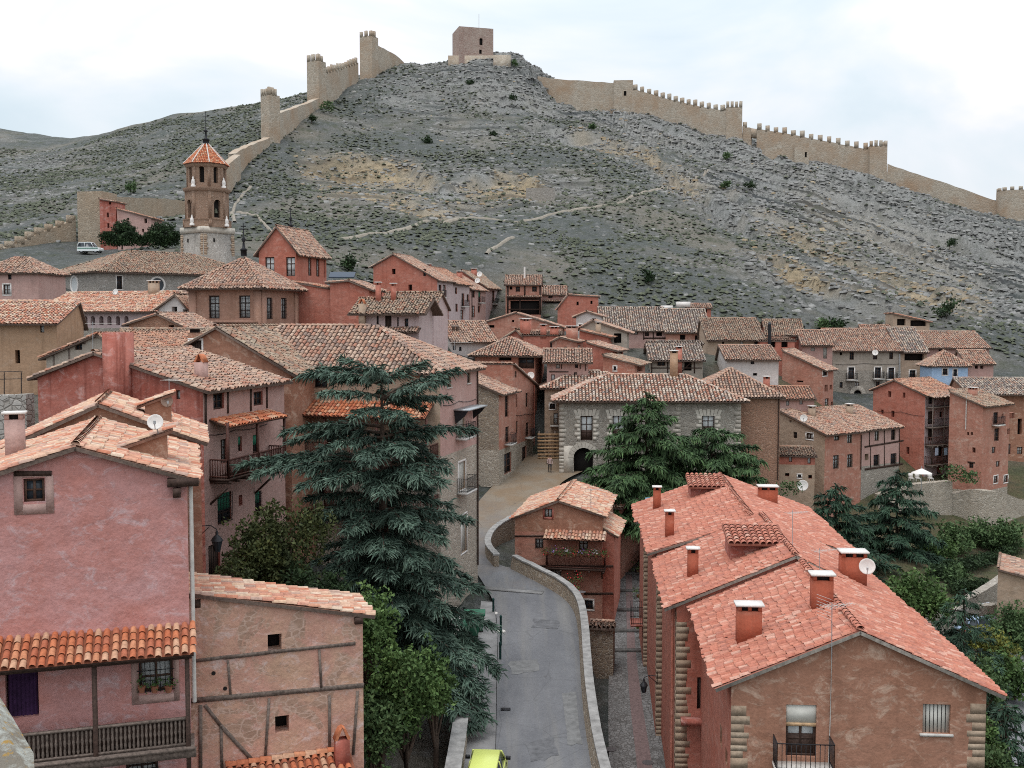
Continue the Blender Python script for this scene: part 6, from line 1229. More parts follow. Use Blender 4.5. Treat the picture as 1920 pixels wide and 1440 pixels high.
def broadleaf(loc, H, rx, rz, n, mat, label, seed, size=0.3, trunk_h=None, name='tree', cat='tree', group=None, lobes=11, tr=0.16, bark=None, bias=0.5, flat=1.0):
    rng = np.random.RandomState(seed); loc = np.asarray(loc, float); root = thing(name, loc, label, cat, group); cz = H - rz; c = loc + UP * cz
    q = MB(); q.tube([loc - UP * 0.5, loc + UP * cz * 0.6 + rng.randn(3) * 0.1, c + UP * rz * 0.3], [tr, tr * 0.75, tr * 0.3], 7); f = MB(); pts = []; outs = []
    for i in range(lobes):
        d = unit(rng.randn(3)); d[2] = d[2] * 0.8 + 0.1; o = c + d * np.array([rx, rx, rz]) * (0.35 + 0.4 * rng.rand()); r = (0.36 + 0.22 * rng.rand()) * np.array([rx, rx, rz * flat])
        k = int(n / lobes); kc = max(4, k // 13); vc = unit(rng.randn(kc, 3)); cc = o + vc * (rng.rand(kc) ** bias)[:, None] * r * (0.85 + 0.35 * rng.rand(kc))[:, None]; j = rng.randint(kc, size=k); v = vc[j]; pts.append(cc[j] + rng.randn(k, 3) * size * 0.62); outs.append(v)
        q.tube([loc + UP * cz * 0.55, (loc + UP * cz * 0.7 + o) / 2 + rng.randn(3) * 0.15, o], [tr * 0.45, tr * 0.3, 0.02], 5, cap=False)
    leaves(f, np.vstack(pts), size, rng, 0, np.vstack(outs) * 0.6); q.build('trunk', bark or m_bark, root); f.build('crown', mat, root); return root
def hedge(pts, w, h, mat, label, seed, n=60, size=0.25, name='hedge', cat='hedge', group=None):
    rng = np.random.RandomState(seed); pts = np.asarray(pts, float); L = np.concatenate([[0], np.cumsum(np.linalg.norm(np.diff(pts, axis=0), axis=1))]); k = int(n * L[-1]); s_ = rng.rand(k) * L[-1]
    c = np.stack([np.interp(s_, L, pts[:, j]) for j in range(3)], 1); off = (rng.rand(k) - 0.5); c[:, 0] += off * w; c[:, 1] += (rng.rand(k) - 0.5) * w; c[:, 2] += h * rng.rand(k) ** 0.6 * (0.85 + 0.2 * np.sin(s_ * 1.7))
    f = MB(); leaves(f, c, size, rng); return tag(f.build(name, mat), label, cat, group)
# big blue cedar: limb tips as they spread in the photo
CY = 56.0; CB = np.array([-6.85, CY, -1.0]); ctop = P(716, 682, CY)[2]; Hc = ctop - CB[2]; lim = []; rng = np.random.RandomState(9)
def tip(x, y, dy, hpy, ): 
    t_ = P(x, y, CY + dy); h = P(716, hpy, CY)[2] - CB[2]; lim.append((h, t_ - (CB + UP * h)))
for x, y, dy, hp in ((578, 700, -1, 715), (568, 703, 2, 722), (602, 738, -2.5, 745), (640, 672, 1.5, 705), (700, 690, -3, 715), (860, 692, 0.5, 745), (835, 712, -2, 750), (800, 680, 2.5, 715), (842, 745, 2, 760), (600, 690, 2.5, 712), (765, 790, -3.2, 770), (660, 785, -3, 765),
    (528, 812, -0.5, 800), (545, 830, 2, 812), (890, 806, 0.5, 820), (600, 845, -2.8, 820), (760, 850, -4, 830), (690, 870, -4.4, 840),
    (448, 872, 0, 868), (480, 890, -2.5, 872), (500, 868, 2.5, 865), (842, 882, -2.5, 880), (835, 866, 2.5, 868), (830, 905, -3.5, 888), (620, 905, -4, 885), (720, 930, -4.8, 890), (790, 900, -4.2, 885), (560, 915, -3.4, 890),
    (575, 935, -2, 930), (600, 965, -3, 940), (885, 978, -0.5, 955), (845, 950, 2, 930), (650, 1000, -4.2, 960), (760, 985, -5, 960), (830, 1015, -3.8, 975), (560, 990, 1.5, 960),
    (620, 1070, -3.4, 1040), (660, 1095, -4.4, 1050), (905, 1108, -0.8, 1070), (880, 1085, 1.5, 1050), (800, 1100, -5, 1060), (730, 1080, -5.2, 1050), (850, 1060, -3, 1030), (590, 1055, -0.5, 1030),
    (680, 1130, -5, 1085), (740, 1150, -5.5, 1095), (620, 1120, -3.5, 1075), (830, 1150, -5, 1090), (785, 1060, -5.2, 1015), (862, 1112, -3, 1065), (650, 1040, -4.5, 1000), (720, 1040, -5.5, 1000), (925, 1175, -2, 1130), (935, 1262, -4, 1160), (905, 1215, -2, 1130), (870, 1240, -5, 1150), (800, 1190, -5, 1120), (912, 1352, -6.3, 1200), (862, 1335, -6.8, 1200), (888, 1300, -5.2, 1180), (820, 1290, -6.5, 1180), (905, 1300, -5.5, 1170), (885, 1372, -7.0, 1220), (700, 1190, -5, 1120), (640, 1180, -4, 1110)): tip(x, y, dy, hp)
for i in range(34):
    f = rng.rand(); a = rng.rand() * math.pi; L = 2.3 + 1.9 * f; lim.append((Hc * (0.93 - 0.75 * f), (L * math.cos(a), L * math.sin(a), -0.3 - 0.5 * rng.rand())))
cedar(CB, Hc, 6, lim, 3, f_blue, 'huge blue-green cedar with wide flat branches in front of the mansion', 3.2, sl=0.36, sw=0.06, droop=0.3, tr=0.42, spread=0.29)
def on_px(x, y, Y): return P(x, y, Y)
GK = 'cedars in front of the stone palace'
p = P(1212, 735, 96); b_ = np.array([p[0], 96, 1.5]); H = p[2] - b_[2]; cedar(b_, H, 6, conic(H, 8.0, 56, 4, 0.06, 0.02, 0.75), 5, f_cedar, 'bright green pointed cedar hiding the palace front', 2.0, group=GK, sl=0.5, sw=0.095, droop=0.5)
p = P(1345, 800, 99); b_ = np.array([p[0] - 0.5, 99, 0.5]); H = p[2] - b_[2]; cedar(b_, H, 6, conic(H, 6.8, 44, 7, 0.08, 0.16, 0.42), 6, f_cedar, 'flat-topped green cedar right of the pointed one, below the palace corner', 2.0, group=GK, sl=0.5, sw=0.095, droop=0.45)
p = P(1130, 870, 93); b_ = np.array([p[0] + 2, 93, 1]); H = 5.6; cedar(b_, H, 5, conic(H, 5.6, 26, 8, 0.1, 0.1, 0.4), 16, f_cedar, 'low spreading green cedar at the foot of the arched gateway', 2.0, group=GK, sl=0.5, sw=0.09, droop=0.45)
GV = 'conifers in the valley below the timbered houses'
for x, y, Y, zb, R, sd, m, lab in ((1568, 908, 98, -6, 6.0, 11, f_dark, 'dark blue-green conifer just behind the salmon roofs, left of the tallest one'), (1683, 882, 104, -6.5, 6.2, 12, f_dark, 'tallest dark conifer in the valley, below the pink timbered house'), (1808, 1105, 70, -7.5, 3.6, 13, f_dark, 'slim drooping conifer beside the salmon roof edge, in front of the stone terraces'), (1885, 1318, 55, -6.5, 2.1, 14, f_dark, 'narrow dark young conifer in the lower right corner')):
    p = P(x, y, Y); b_ = np.array([p[0], Y, zb]); H = p[2] - zb; cedar(b_, H, R, conic(H, R, 48 if R > 3 else 40, sd, 0.08, 0.02, 0.7), sd, m, lab, 1.9, 'conifer', 'tree', GV, 0.5 if Y > 80 else 0.36, 0.1 if Y > 80 else 0.07, 0.45)
# broadleaf trees
def bl(x, ytop, Y, zb, rx, rz, n, mat, lab, sd, size=0.3, **k):
    p = P(x, ytop, Y); return broadleaf(np.array([p[0], Y, zb]), p[2] - zb, rx, rz, n, mat, lab, sd, size, **k)
bl(525, 935, 51, -1, 2.5, 2.6, 9000, f_olive, 'round olive-green shrub tree left of the blue cedar', 21, 0.2, lobes=15)
bl(470, 985, 50, -1, 1.8, 2.0, 5000, f_olive, 'smaller olive shrub against the balcony house wall', 22, 0.18)
bl(585, 1030, 49.5, -2, 2.2, 2.2, 6500, f_ever, 'dark evergreen bush just above the timbered house roof', 23, 0.2)
bl(420, 1035, 47, -1, 0.8, 1.2, 900, f_olive, 'thin climbing shrub beside the wall lantern', 24, 0.14, name='climbing_plant', cat='plant')
bl(690, 1085, 46.5, -3, 1.7, 2.1, 6500, f_leaf, 'light green tree at the right end of the timbered house roof', 25, 0.2)
bl(760, 1180, 45.5, -3, 1.9, 3.0, 9000, f_leaf, 'leafy light green tree beside the pavement, under the cedar', 26, 0.2, lobes=14)
bl(705, 1260, 44.5, -3.5, 1.4, 2.4, 5000, f_mid, 'dull green tree in the dark gap right of the timbered house', 27, 0.2)
bl(815, 1215, 47, -2.5, 1.2, 1.8, 4200, f_leaf, 'light green bush spilling over the low wall by the pavement', 28, 0.19)
GT = 'small trees on the valley terrace'
for x, y, Y, lab, sd in ((1792, 975, 112, 'small green terrace tree nearest the big conifer', 31), (1842, 968, 114, 'middle one of the three small green terrace trees', 32), (1892, 966, 113, 'rightmost of the three small green terrace trees', 33)):
    bl(x, y, Y, -4.6, 2.4, 2.2, 3200, f_mid, lab, sd, 0.32, group=GT)
bl(1718, 1070, 78, -6, 2.6, 2.7, 5200, f_leaf, 'bright green round tree at the edge of the salmon roof', 34, 0.28); bl(1795, 1062, 98, -6, 2.2, 1.8, 3600, f_mid, 'round green bush above the lower hedge', 35, 0.28)
bl(1862, 1172, 76, -6.5, 1.9, 2.2, 3800, f_yel, 'yellowing tree beside the parked cars', 36, 0.25); bl(1910, 1135, 84, -6.5, 2.6, 2.6, 4600, f_mid, 'dark green tree at the right edge beside the pale house', 37, 0.28)
bl(1845, 1215, 66, -7, 1.8, 2.2, 3000, f_mid, 'green bush under the yellowing tree', 38, 0.22); bl(1850, 1330, 53, -7, 1.0, 2.4, 2600, f_leaf, 'fresh green shrub against the brown gable wall', 39, 0.18); bl(1868, 1395, 50, -7, 1.3, 1.5, 2600, f_mid, 'leafy shrub in the bottom right corner', 40, 0.18)
bl(1765, 1150, 72, -7, 1.8, 2.0, 2600, f_dark, 'dark bush between the salmon roof and the slim conifer', 41, 0.22)
bl(1752, 1000, 106, -5.5, 2.2, 2.0, 3000, f_leaf, 'light green tree between the tallest conifer and the terrace trees', 45, 0.3); bl(1905, 1215, 72, -7, 2.0, 2.2, 3400, f_leaf, 'light green bush at the right edge above the valley lane', 46, 0.26)
for x, y, Y, rx, rz, lab, sd in ((228, 413, 176, 2.3, 1.6, 'dark round evergreen in front of the tall narrow pink house', 42), (303, 413, 174, 3.0, 2.3, 'larger dark round evergreen left of the bell tower', 43)):
    p = P(x, y, Y); zb = P(x, 462, Y)[2]; broadleaf(np.array([p[0], Y, zb]), p[2] - zb, rx, rz, 4200, f_ever, lab, sd, 0.3, group='dark evergreens left of the bell tower')
hedge([P(x, 462, 172) for x in (192, 240, 290, 336)], 1.2, 2.3, f_ever, 'long dark hedge at the foot of the bell tower', 44, 650, 0.34)
def hg(x, y, y0=50, y1=170): return hitground(x, y, y0, y1)
for i, (pts, lab) in enumerate(((((1745, 1092), (1800, 1075), (1850, 1062), (1897, 1052)), 'upper clipped hedge curving along the valley terrace'), (((1785, 1122), (1830, 1118), (1885, 1112)), 'lower straight clipped hedge above the dry stone wall'))):
    hedge([hg(*p, 80, 130) for p in pts], 1.3, 1.3, f_ever, lab, 50 + i, 260, 0.28)
# bushes on the hill
GB = 'bushes on the castle hill'
for i, (x, y, s_, lab) in enumerate(((617, 202, 3.2, 'largest green bush, at the foot of the middle left tower'), (584, 225, 1.6, 'bush a little below the largest one, along the castle wall'), (1484, 322, 2.0, 'dark round bush below the flat-roofed hut'), (1362, 296, 1.8, 'dark bush on the slope under the gateway'), (800, 266, 2.2, 'low dark bush in the middle of the bare slope'), (880, 155, 1.8, 'bush just below the hilltop keep'), (965, 120, 2.0, 'bush at the crag right of the keep'), (960, 185, 2.2, 'bush on the ledges under the keep'), (920, 255, 1.9, 'bush on the central ledges'), (1110, 240, 2.0, 'bush among ledges below the plain tower'), (1215, 528, 1.9, 'bright bush above the red shed-roofed house'), (1775, 592, 2.6, 'light green bush above the open shelter'), (1548, 620, 2.0, 'dark bush between the town roofs and the rocks'), (1565, 615, 1.7, 'second dark bush beside the manor roof'), (1405, 350, 1.6, 'small bush left of the footpath bend'), (1360, 348, 1.5, 'small bush beside the upper footpath'), (1660, 400, 2.0, 'bush on the right rocky slope'), (1780, 460, 2.2, 'bush on the lower right rocky slope'), (245, 358, 2.4, 'bush above the rubble town wall'), (655, 505, 1.8, 'yellow-green bush behind the tall gable house'))):
    p = hitground(x, y + s_ * 3, 150, 440); broadleaf(p, s_ * 1.25, s_ * 0.85, s_ * 0.6, 420, f_ever if i % 3 else f_mid, lab, 60 + i, 0.5, name='bush', cat='bush', group=GB, lobes=6, tr=0.08)
# countless scrub tufts and loose stones
rng = np.random.RandomState(77)
def scatter(n, f):
    x = rng.rand(n) * 430 - 225; y = 165 + rng.rand(n) * 262; z = gz(x, y); dz, rk, oc = relief(x, y, z); px, py = topx(x, y, z + dz)
    k = f(x, y, rk, oc, px, py) & (px > -40) & (px < 1960) & (py > 90); return x[k], y[k], (z + dz)[k], px[k], py[k]
x, y, z, px, py = scatter(150000, lambda x, y, rk, oc, px, py: (rng.rand(len(x)) < np.clip((fbm(x * 0.07, y * 0.07, 40, 5) - 0.36) * 3.4, 0.06, 1)) & (rng.rand(len(x)) > rk * 0.8) & ~((px < 560) & (py > 455) & (rng.rand(len(x)) < 0.8)))
n = len(x); ang = np.arange(6) * math.pi / 3; r = (0.17 + 0.5 * rng.rand(n) ** 2.5); V = np.zeros((n, 7, 3))
jr = r[:, None] * (0.7 + 0.6 * rng.rand(n, 6)); V[:, :6, 0] = x[:, None] + jr * np.cos(ang); V[:, :6, 1] = y[:, None] + jr * np.sin(ang); V[:, :6, 2] = (z - r * 0.1)[:, None] + 0.5 * r[:, None] * rng.rand(n, 6)
V[:, 6] = np.stack([x + 0.3 * r * rng.randn(n), y, z + r * 1.0], 1)
i0 = np.arange(n)[:, None] * 7; F3 = np.concatenate([i0 + [[j, (j + 1) % 6, 6]] for j in range(6)]); cr_ = rng.rand(n)
q = MB(); q.add(V.reshape(-1, 3), F3, 0, np.tile(cr_, 6)); tag(q.build('hill_scrub', f_scrub), 'grey-green scrub dotted all over the castle hill', 'scrub', kind='stuff')
def strata(x, y, z, px, py):
    right = np.clip((px - 1180 - (py - 300) * 0.9) / 90, 0, 1); wob = fbm(x * 0.045, y * 0.045, 11, 3) - 0.44
    f = (z + 0.52 * x * right - 0.03 * x + 3.0 * wob * (1 - 0.4 * right) + 0.7) / 1.9; return f - np.floor(f)
x = rng.rand(700000) * 430 - 225; y = 165 + rng.rand(700000) * 262; z = gz(x, y); dz, rk, oc = relief(x, y, z); px, py = topx(x, y, z + dz)
k = (px > -40) & (px < 1960) & (py > 90) & ~((px < 560) & (py > 455)) & (((np.abs(strata(x, y, z, *topx(x, y, z)) - 0.66) < 0.1) & (rng.rand(len(x)) < rk * 0.8)) | (rng.rand(len(x)) < 0.008 + 0.012 * rk)); x, y, z, oc = x[k], y[k], (z + dz)[k], oc[k]
n = len(x); s1 = 0.13 + 0.42 * rng.rand(n) ** 2.6; ya = rng.randn(n) * 0.22; V = np.zeros((n, 8, 3)); ex = np.stack([np.cos(ya), np.sin(ya), 0.06 * rng.randn(n)], 1); ey = np.stack([-np.sin(ya), np.cos(ya), 0.2 * rng.randn(n)], 1)
c = np.stack([x, y, z], 1)
for j, (a, b2, h) in enumerate(((-1, -.6, -.3), (1, -.6, -.3), (1, .6, -.3), (-1, .6, -.3), (-.85, -.5, .42), (.85, -.5, .42), (.8, .5, .5), (-.8, .5, .5))):
    V[:, j] = c + s1[:, None] * (ex * a * (0.9 + 0.9 * rng.rand(n))[:, None] + ey * b2) + UP * (s1 * h * (0.7 + 0.7 * rng.rand(n)))[:, None]
i0 = np.arange(n)[:, None] * 8; fs = [[4, 5, 6, 7], [0, 1, 5, 4], [1, 2, 6, 5], [2, 3, 7, 6], [3, 0, 4, 7]]; cr_ = np.where(rng.rand(n) < oc * 0.6, 0.76 + 0.23 * rng.rand(n), 0.74 * rng.rand(n))
mrk = tilemat('limestone_block', [(0.24, 0.238, 0.23), (0.30, 0.295, 0.285), (0.18, 0.178, 0.17), (0.33, 0.325, 0.31), (0.14, 0.138, 0.132), (0.27, 0.265, 0.255), (0.40, 0.32, 0.21), (0.32, 0.24, 0.15)], (0.16, 0.165, 0.15), 0.5)
q = MB(); q.add(V.reshape(-1, 3), np.concatenate([i0 + [f] for f in fs]), 0, np.tile(cr_, 5)); tag(q.build('hill_stones', mrk), 'grey limestone blocks lining the ledges of the castle hill', 'stones', kind='stuff')
print('SCRUB', len(F3) // 6, 'STONES', n)
# footpaths on the hill
m_path = plain('trodden_path', (0.25, 0.22, 0.18), 0.95, var=0.2, scale=1.5)
def path(pts, w):
    A_ = [hitground(*p) for p in pts]; A_ = resample(smooth_line(A_), 70); d = np.gradient(A_[:, :2], axis=0); nn = np.stack([-d[:, 1], d[:, 0]], 1); nn /= np.linalg.norm(nn, axis=1)[:, None]; wv = (w * (0.6 + 0.8 * fbm(np.arange(70) * 0.2, np.zeros(70), 3, 2)))[:, None]
    rows = []
    for k in (-1, -0.5, 0, 0.5, 1): p = A_[:, :2] + nn * wv * k; rows.append(np.stack([p[:, 0], p[:, 1], surf(p[:, 0], p[:, 1]) + (0.32 if abs(k) < 1 else -0.2)], 1))
    V = np.stack(rows, 1); i = np.arange(350).reshape(70, 5); tag(MB().add(V.reshape(-1, 3), np.stack([i[:-1, :-1], i[:-1, 1:], i[1:, 1:], i[1:, :-1]], -1).reshape(-1, 4)).build('footpath', m_path, smooth=True), kind='structure')
path([(640, 447), (700, 436), (765, 418), (830, 405), (930, 402), (1040, 390), (1120, 376), (1180, 362), (1240, 342), (1262, 335)], 0.6)
path([(1240, 342), (1290, 330), (1330, 318)], 0.5)
path([(912, 480), (922, 462), (945, 448), (962, 440)], 0.5); path([(440, 420), (432, 395), (448, 372), (470, 350)], 0.5); path([(445, 392), (490, 418), (530, 450)], 0.4)
# ------------------------------------------------------------------ walls along the road, valley terraces
def lwall(lab, pts, h, th, mat, side=1, base=-5.0, cope=None, batter=0.0, name='stone_wall', cat='wall', group=None, n=60, ch=0.12):
    """wall on ground points (world); side = +1 thickens to the right of travel"""
    A_ = resample(smooth_line(pts), n); d = np.gradient(A_[:, :2], axis=0); nn = np.stack([d[:, 1], -d[:, 0]], 1) * side; nn /= np.linalg.norm(nn, axis=1)[:, None] + 1e-9
    rr = np.random.RandomState(len(lab)); top = A_[:, 2] + h + (rr.rand(n) - 0.5) * 0.06
    def row(off, z): return np.stack([A_[:, 0] + nn[:, 0] * off, A_[:, 1] + nn[:, 1] * off, z], 1)
    lo = np.full(n, 0.0) + (base if np.isscalar(base) else 0); lo = np.minimum(lo, A_[:, 2] - 0.5)
    rows = [row(0, lo), row(0, top), row(th, top), row(th + batter, lo)]; V = np.concatenate(rows); i = np.arange(n - 1); q = MB()
    for k in range(3): q.add(V, np.stack([i + k * n, i + 1 + k * n, i + 1 + (k + 1) * n, i + (k + 1) * n], 1))
    q.add(V, [[0, n, 2 * n, 3 * n], [n - 1, 4 * n - 1, 3 * n - 1, 2 * n - 1]]); o = q.build(name, mat); tag(o, lab, cat, group)
    if cope is not None:
        c = MB(); 
        rows = [row(-0.05, top + 0.004), row(-0.05, top + ch), row(th + 0.05, top + ch), row(th + 0.05, top + 0.004)]; V = np.concatenate(rows)
        for k in range(3): c.add(V, np.stack([i + k * n, i + 1 + k * n, i + 1 + (k + 1) * n, i + (k + 1) * n], 1))
        c.add(V, [[0, n, 2 * n, 3 * n], [n - 1, 4 * n - 1, 3 * n - 1, 2 * n - 1]]); c.build('coping', cope, o)
    return o
m_cope = plain('weathered_coping', (0.27, 0.262, 0.25), 0.9, var=0.35, scale=2.2)
lwall('long curving parapet wall between the road and the sunken alley', RR[:10], 0.85, 0.36, m_stoneb, -1, -4.6, m_cope, 1.3)
lwall('short hooked parapet wall at the bend, beside the flower balcony cottage', RR[10:14], 0.85, 0.4, m_stoneb, -1, -4, m_cope)
lwall('thick low rubble wall holding the tree garden beside the pavement', [on(x, y, zroad) for x, y in ((838, 1640), (862, 1500), (876, 1400), (884, 1320), (891, 1250))], 1.15, 0.6, m_stonel, -1, -6, m_cope, 0.3)
tb = MB(); p, q_ = on(898, 1102, zroad), on(1018, 1112, zroad); tb.beam(p + UP * 0.02, q_ + UP * 0.02, 0.75, 0.06); tag(tb.build('speed_hump', m_sw), kind='structure')
m_pot = plain('clay_pot', (0.30, 0.12, 0.07), 0.8)
for x, y in ((1090, 1110), (1145, 1405), (1215, 1430)):
    p = on(x, y, zroad if x < 1100 else zalley); q = MB(); q.lathe(p + UP * 0.006, [(0.32, 0), (0.32, 0.012)], 16); tag(q.build('manhole_cover', plain('rusty_cover', (0.09, 0.08, 0.08), 0.6)), {1090: 'round manhole cover on the road near the parapet bend', 1145: 'rusty manhole cover on the left side of the alley', 1215: 'dark manhole cover nearest the photo bottom in the alley'}[x], 'manhole cover')
def wallh(lab, pts, h, mat=m_stonel, y0=60, y1=175, base=-12, th=0.7, **k): return lwall(lab, [hg(*p, y0, y1) for p in pts], h, th, mat, 1, base, **k)
GW = 'dry stone walls of the valley terraces'
lwall('high pale retaining wall under the terrace with the white parasol', [np.array([*P(x, y, Y)[:2], P(x, y, Y)[2]]) for x, y, Y in ((1640, 925, 119), (1700, 905, 119.5), (1775, 900, 121))], 0.0, 1.0, m_stonel, 1, -9, None, group=GW)
lwall('high rubble retaining wall under the tall red house at the right edge', [P(x, y, Y) for x, y, Y in ((1772, 925, 121.5), (1810, 918, 121), (1850, 915, 119), (1895, 935, 122), (1950, 940, 124))], 0.0, 1.2, m_stonel, 1, -9, None, group=GW)
lwall('curved dry stone wall under the upper hedge, right edge', [P(x, y, Y) for x, y, Y in ((1800, 1120, 93), (1840, 1100, 95), (1885, 1068, 99), (1930, 1055, 102))], 0.0, 0.8, m_stone, 1, -9, None, group=GW)
lwall('long dry stone wall above the parked cars in the valley', [P(x, y, Y) for x, y, Y in ((1720, 1150, 84), (1770, 1140, 87), (1830, 1132, 90), (1890, 1128, 92))], 0.0, 0.8, m_stone, 1, -9, None, group=GW)
VH = HS('pale_house', 'pale plastered house with a brown roof cut off by the right edge, in the valley', (2010, 84), 5.4, 6, 1104, 1066, 'gv', 0.0, m_tan, 'old', 26, base=-10)
mlane = plain('valley_lane', (0.17, 0.17, 0.175), 0.9, var=0.25, scale=1)
LA = [hg(x, y, 45, 130) for x, y in ((1835, 1180), (1880, 1200), (1884, 1260), (1888, 1340), (1892, 1440), (1896, 1560))]; LB = [hg(x, y, 45, 130) for x, y in ((1868, 1158), (1915, 1190), (1920, 1260), (1925, 1340), (1932, 1440), (1945, 1560))]
strip('valley_lane', resample(smooth_line(LA), 40), resample(smooth_line(LB), 40), mlane, 0.25)
# near parapet in the bottom left corner
ml, t, b, pos = newmat('lichen_stone'); c = mix(t, rfac(t, noise(t, pos, 4, 7, 0.75), 0.45, 0.6), (0.20, 0.175, 0.14), (0.40, 0.41, 0.37)); c = mix(t, rfac(t, noise(t, pos, 9, 6, 0.7), 0.56, 0.62), c, (0.36, 0.22, 0.06)); t.links.new(c, b.inputs['Base Color']); bump(t, b, noise(t, pos, 14, 6, 0.8), 0.8, 0.05)
q = MB(); a0 = [P(-60, 1262, 9.0), P(-4, 1300, 9.0), P(30, 1356, 8.6), P(63, 1412, 8.1), P(66, 1470, 7.6), P(-60, 1500, 7.4)]; q.prism(a0, (-0.05, 0, -1.3)); o = q.build('lichen_parapet', ml); tag(o, 'lichen-spotted stone parapet right by the camera in the bottom left corner', 'parapet')
bv_ = o.modifiers.new('bevel', 'BEVEL'); bv_.width = 0.05; bv_.segments = 3
# ------------------------------------------------------------------ vehicles
m_tyre = plain('tyre_rubber', (0.02, 0.02, 0.02), 0.9); m_rim = plain('wheel_rim', (0.35, 0.36, 0.37), 0.35, 0.8); m_lamp = plain('lamp_glass', (0.6, 0.6, 0.58), 0.15); m_tail = plain('tail_lamp', (0.45, 0.03, 0.02), 0.25)
def paint(name, c):
    m = plain(name, c, 0.3, var=0.04); return m
def car(loc, ang, L, W, H, col, lab, cab=(0.06, 0.16, 0.64, 0.78), belt=0.56, stripe=None, name='parked_car', group=None):
    """x forward; cab = rear bottom, rear top, front top, front bottom of the cabin as shares of the length"""
    loc = np.asarray(loc, float); root = thing(name, loc, lab, 'car', group); X = np.array([math.cos(ang), math.sin(ang), 0]); Yv = np.array([-X[1], X[0], 0])
    pt = lambda x, y, z: loc + X * (x - 0.5) * L + Yv * y * W / 2 + UP * z * H; c = paint('car_paint_%d' % int(col[0] * 1000 + col[2] * 77), col)
    q = MB(); prof = [(0.0, 0.2), (0.0, 0.5), (0.02, belt), (cab[3], belt), (0.93, belt * 0.88), (0.995, belt * 0.7), (1.0, 0.24), (0.97, 0.17), (0.03, 0.17)]
    secs = [(-1.0, 0.985), (-0.86, 1.0), (0.86, 1.0), (1.0, 0.985)]
    V = [pt(0.5 + (x - 0.5) * s_, y * (1.0 if z < belt * 0.95 else 0.96), z) for y, s_ in secs for x, z in prof]; k = len(prof)
    q.add(V, [[j * k + i, j * k + (i + 1) % k, (j + 1) * k + (i + 1) % k, (j + 1) * k + i] for j in range(3) for i in range(k)]); q.poly(V[:k][::-1]); q.poly(V[-k:])
    if stripe is not None:
        for s_ in (-1, 1): q.box(pt(0.03, s_ * 0.998, 0.38), X * L * 0.9, Yv * 0.012 * s_, UP * H * 0.09, 1)
    bd = q.build('body', [c, stripe or c], root); mo = bd.modifiers.new('bevel', 'BEVEL'); mo.width = 0.05; mo.segments = 2; mo.limit_method = 'ANGLE'
    a, b2, f2, f1 = cab; wb, wt = 0.9, 0.74; q = MB(); lo = [pt(a, -wb, belt), pt(f1, -wb, belt), pt(f1, wb, belt), pt(a, wb, belt)]; hi = [pt(b2, -wt, 0.95), pt(f2, -wt, 0.95), pt(f2, wt, 0.95), pt(b2, wt, 0.95)]
    q.add(lo + hi, [[0, 1, 5, 4], [1, 2, 6, 5], [2, 3, 7, 6], [3, 0, 4, 7]]); q.build('windows', m_glass, root)
    q = MB(); q.add([p + UP * 0.0 for p in hi] + [pt(b2 + 0.015, -wt * 0.9, 1.0), pt(f2 - 0.02, -wt * 0.9, 1.0), pt(f2 - 0.02, wt * 0.9, 1.0), pt(b2 + 0.015, wt * 0.9, 1.0)], [[0, 1, 5, 4], [1, 2, 6, 5], [2, 3, 7, 6], [3, 0, 4, 7], [4, 5, 6, 7], [3, 2, 1, 0]]); ro = q.build('car_roof', c, root)
    q = MB()
    for i in range(4): q.beam(lo[i], hi[i], 0.09, 0.07)
    for s_ in (-1, 1): q.beam(pt((a + f1) / 2 - 0.02, s_ * wb, belt), pt((b2 + f2) / 2 - 0.02, s_ * wt, 0.95), 0.08, 0.05)
    q.build('window_pillars', c, root); r = 0.225 * H
    for x in (0.19, 0.81):
        for s_ in (-1, 1):
            w = MB(); p = pt(x, s_ * 0.86, 0) + UP * r; ring_ = lambda rr, off: [p + X * rr * math.cos(t_) + UP * rr * math.sin(t_) + Yv * off for t_ in np.linspace(0, 2 * math.pi, 17)[:-1]]
            o1, o2 = ring_(r, -0.1), ring_(r, 0.1); w.add(o1 + o2, [[i, (i + 1) % 16, 16 + (i + 1) % 16, 16 + i] for i in range(16)]); w.poly(o1[::-1]); w.poly(o2); wh = w.build('wheel', m_tyre, root)
            h_ = MB(); h_.poly(ring_(r * 0.62, 0.104)); h_.poly(ring_(r * 0.62, -0.104)[::-1]); h_.build('rim', m_rim, wh)
    for s_ in (-1, 1):
        q = MB(); p = pt(f1 - 0.05, s_ * 0.98, belt + 0.03); q.box(p - X * 0.07, X * 0.12, Yv * s_ * 0.2, UP * 0.14); q.build('mirror', m_iron, root)
        q = MB(); q.box(pt(0.985, s_ * 0.55, belt * 0.68), X * 0.05, Yv * s_ * 0.22 * W / 2 * 1.3, UP * 0.14); q.build('headlight', m_lamp, root)
        q = MB(); q.box(pt(-0.004, s_ * 0.72, 0.36), X * 0.03, Yv * s_ * 0.2, UP * 0.25); q.build('tail_light', m_tail, root)
    return root
p = on(911, 1478, zroad); car(p, R_(86), 3.7, 1.62, 1.5, (0.56, 0.62, 0.17), 'lime yellow hatchback driving up the road, cut by the bottom edge', (0.02, 0.08, 0.66, 0.82), name='yellow_car')
p = P(170, 477, 184); car(np.array([p[0], 184, surf(p[0], 184)[0] + 0.35]), R_(-4), 4.0, 1.8, 1.85, (0.72, 0.74, 0.73), 'white off-road car with a green stripe parked under the old tower, top left', (0.01, 0.05, 0.6, 0.72), stripe=plain('green_stripe', (0.05, 0.22, 0.15), 0.4), name='offroad_car')
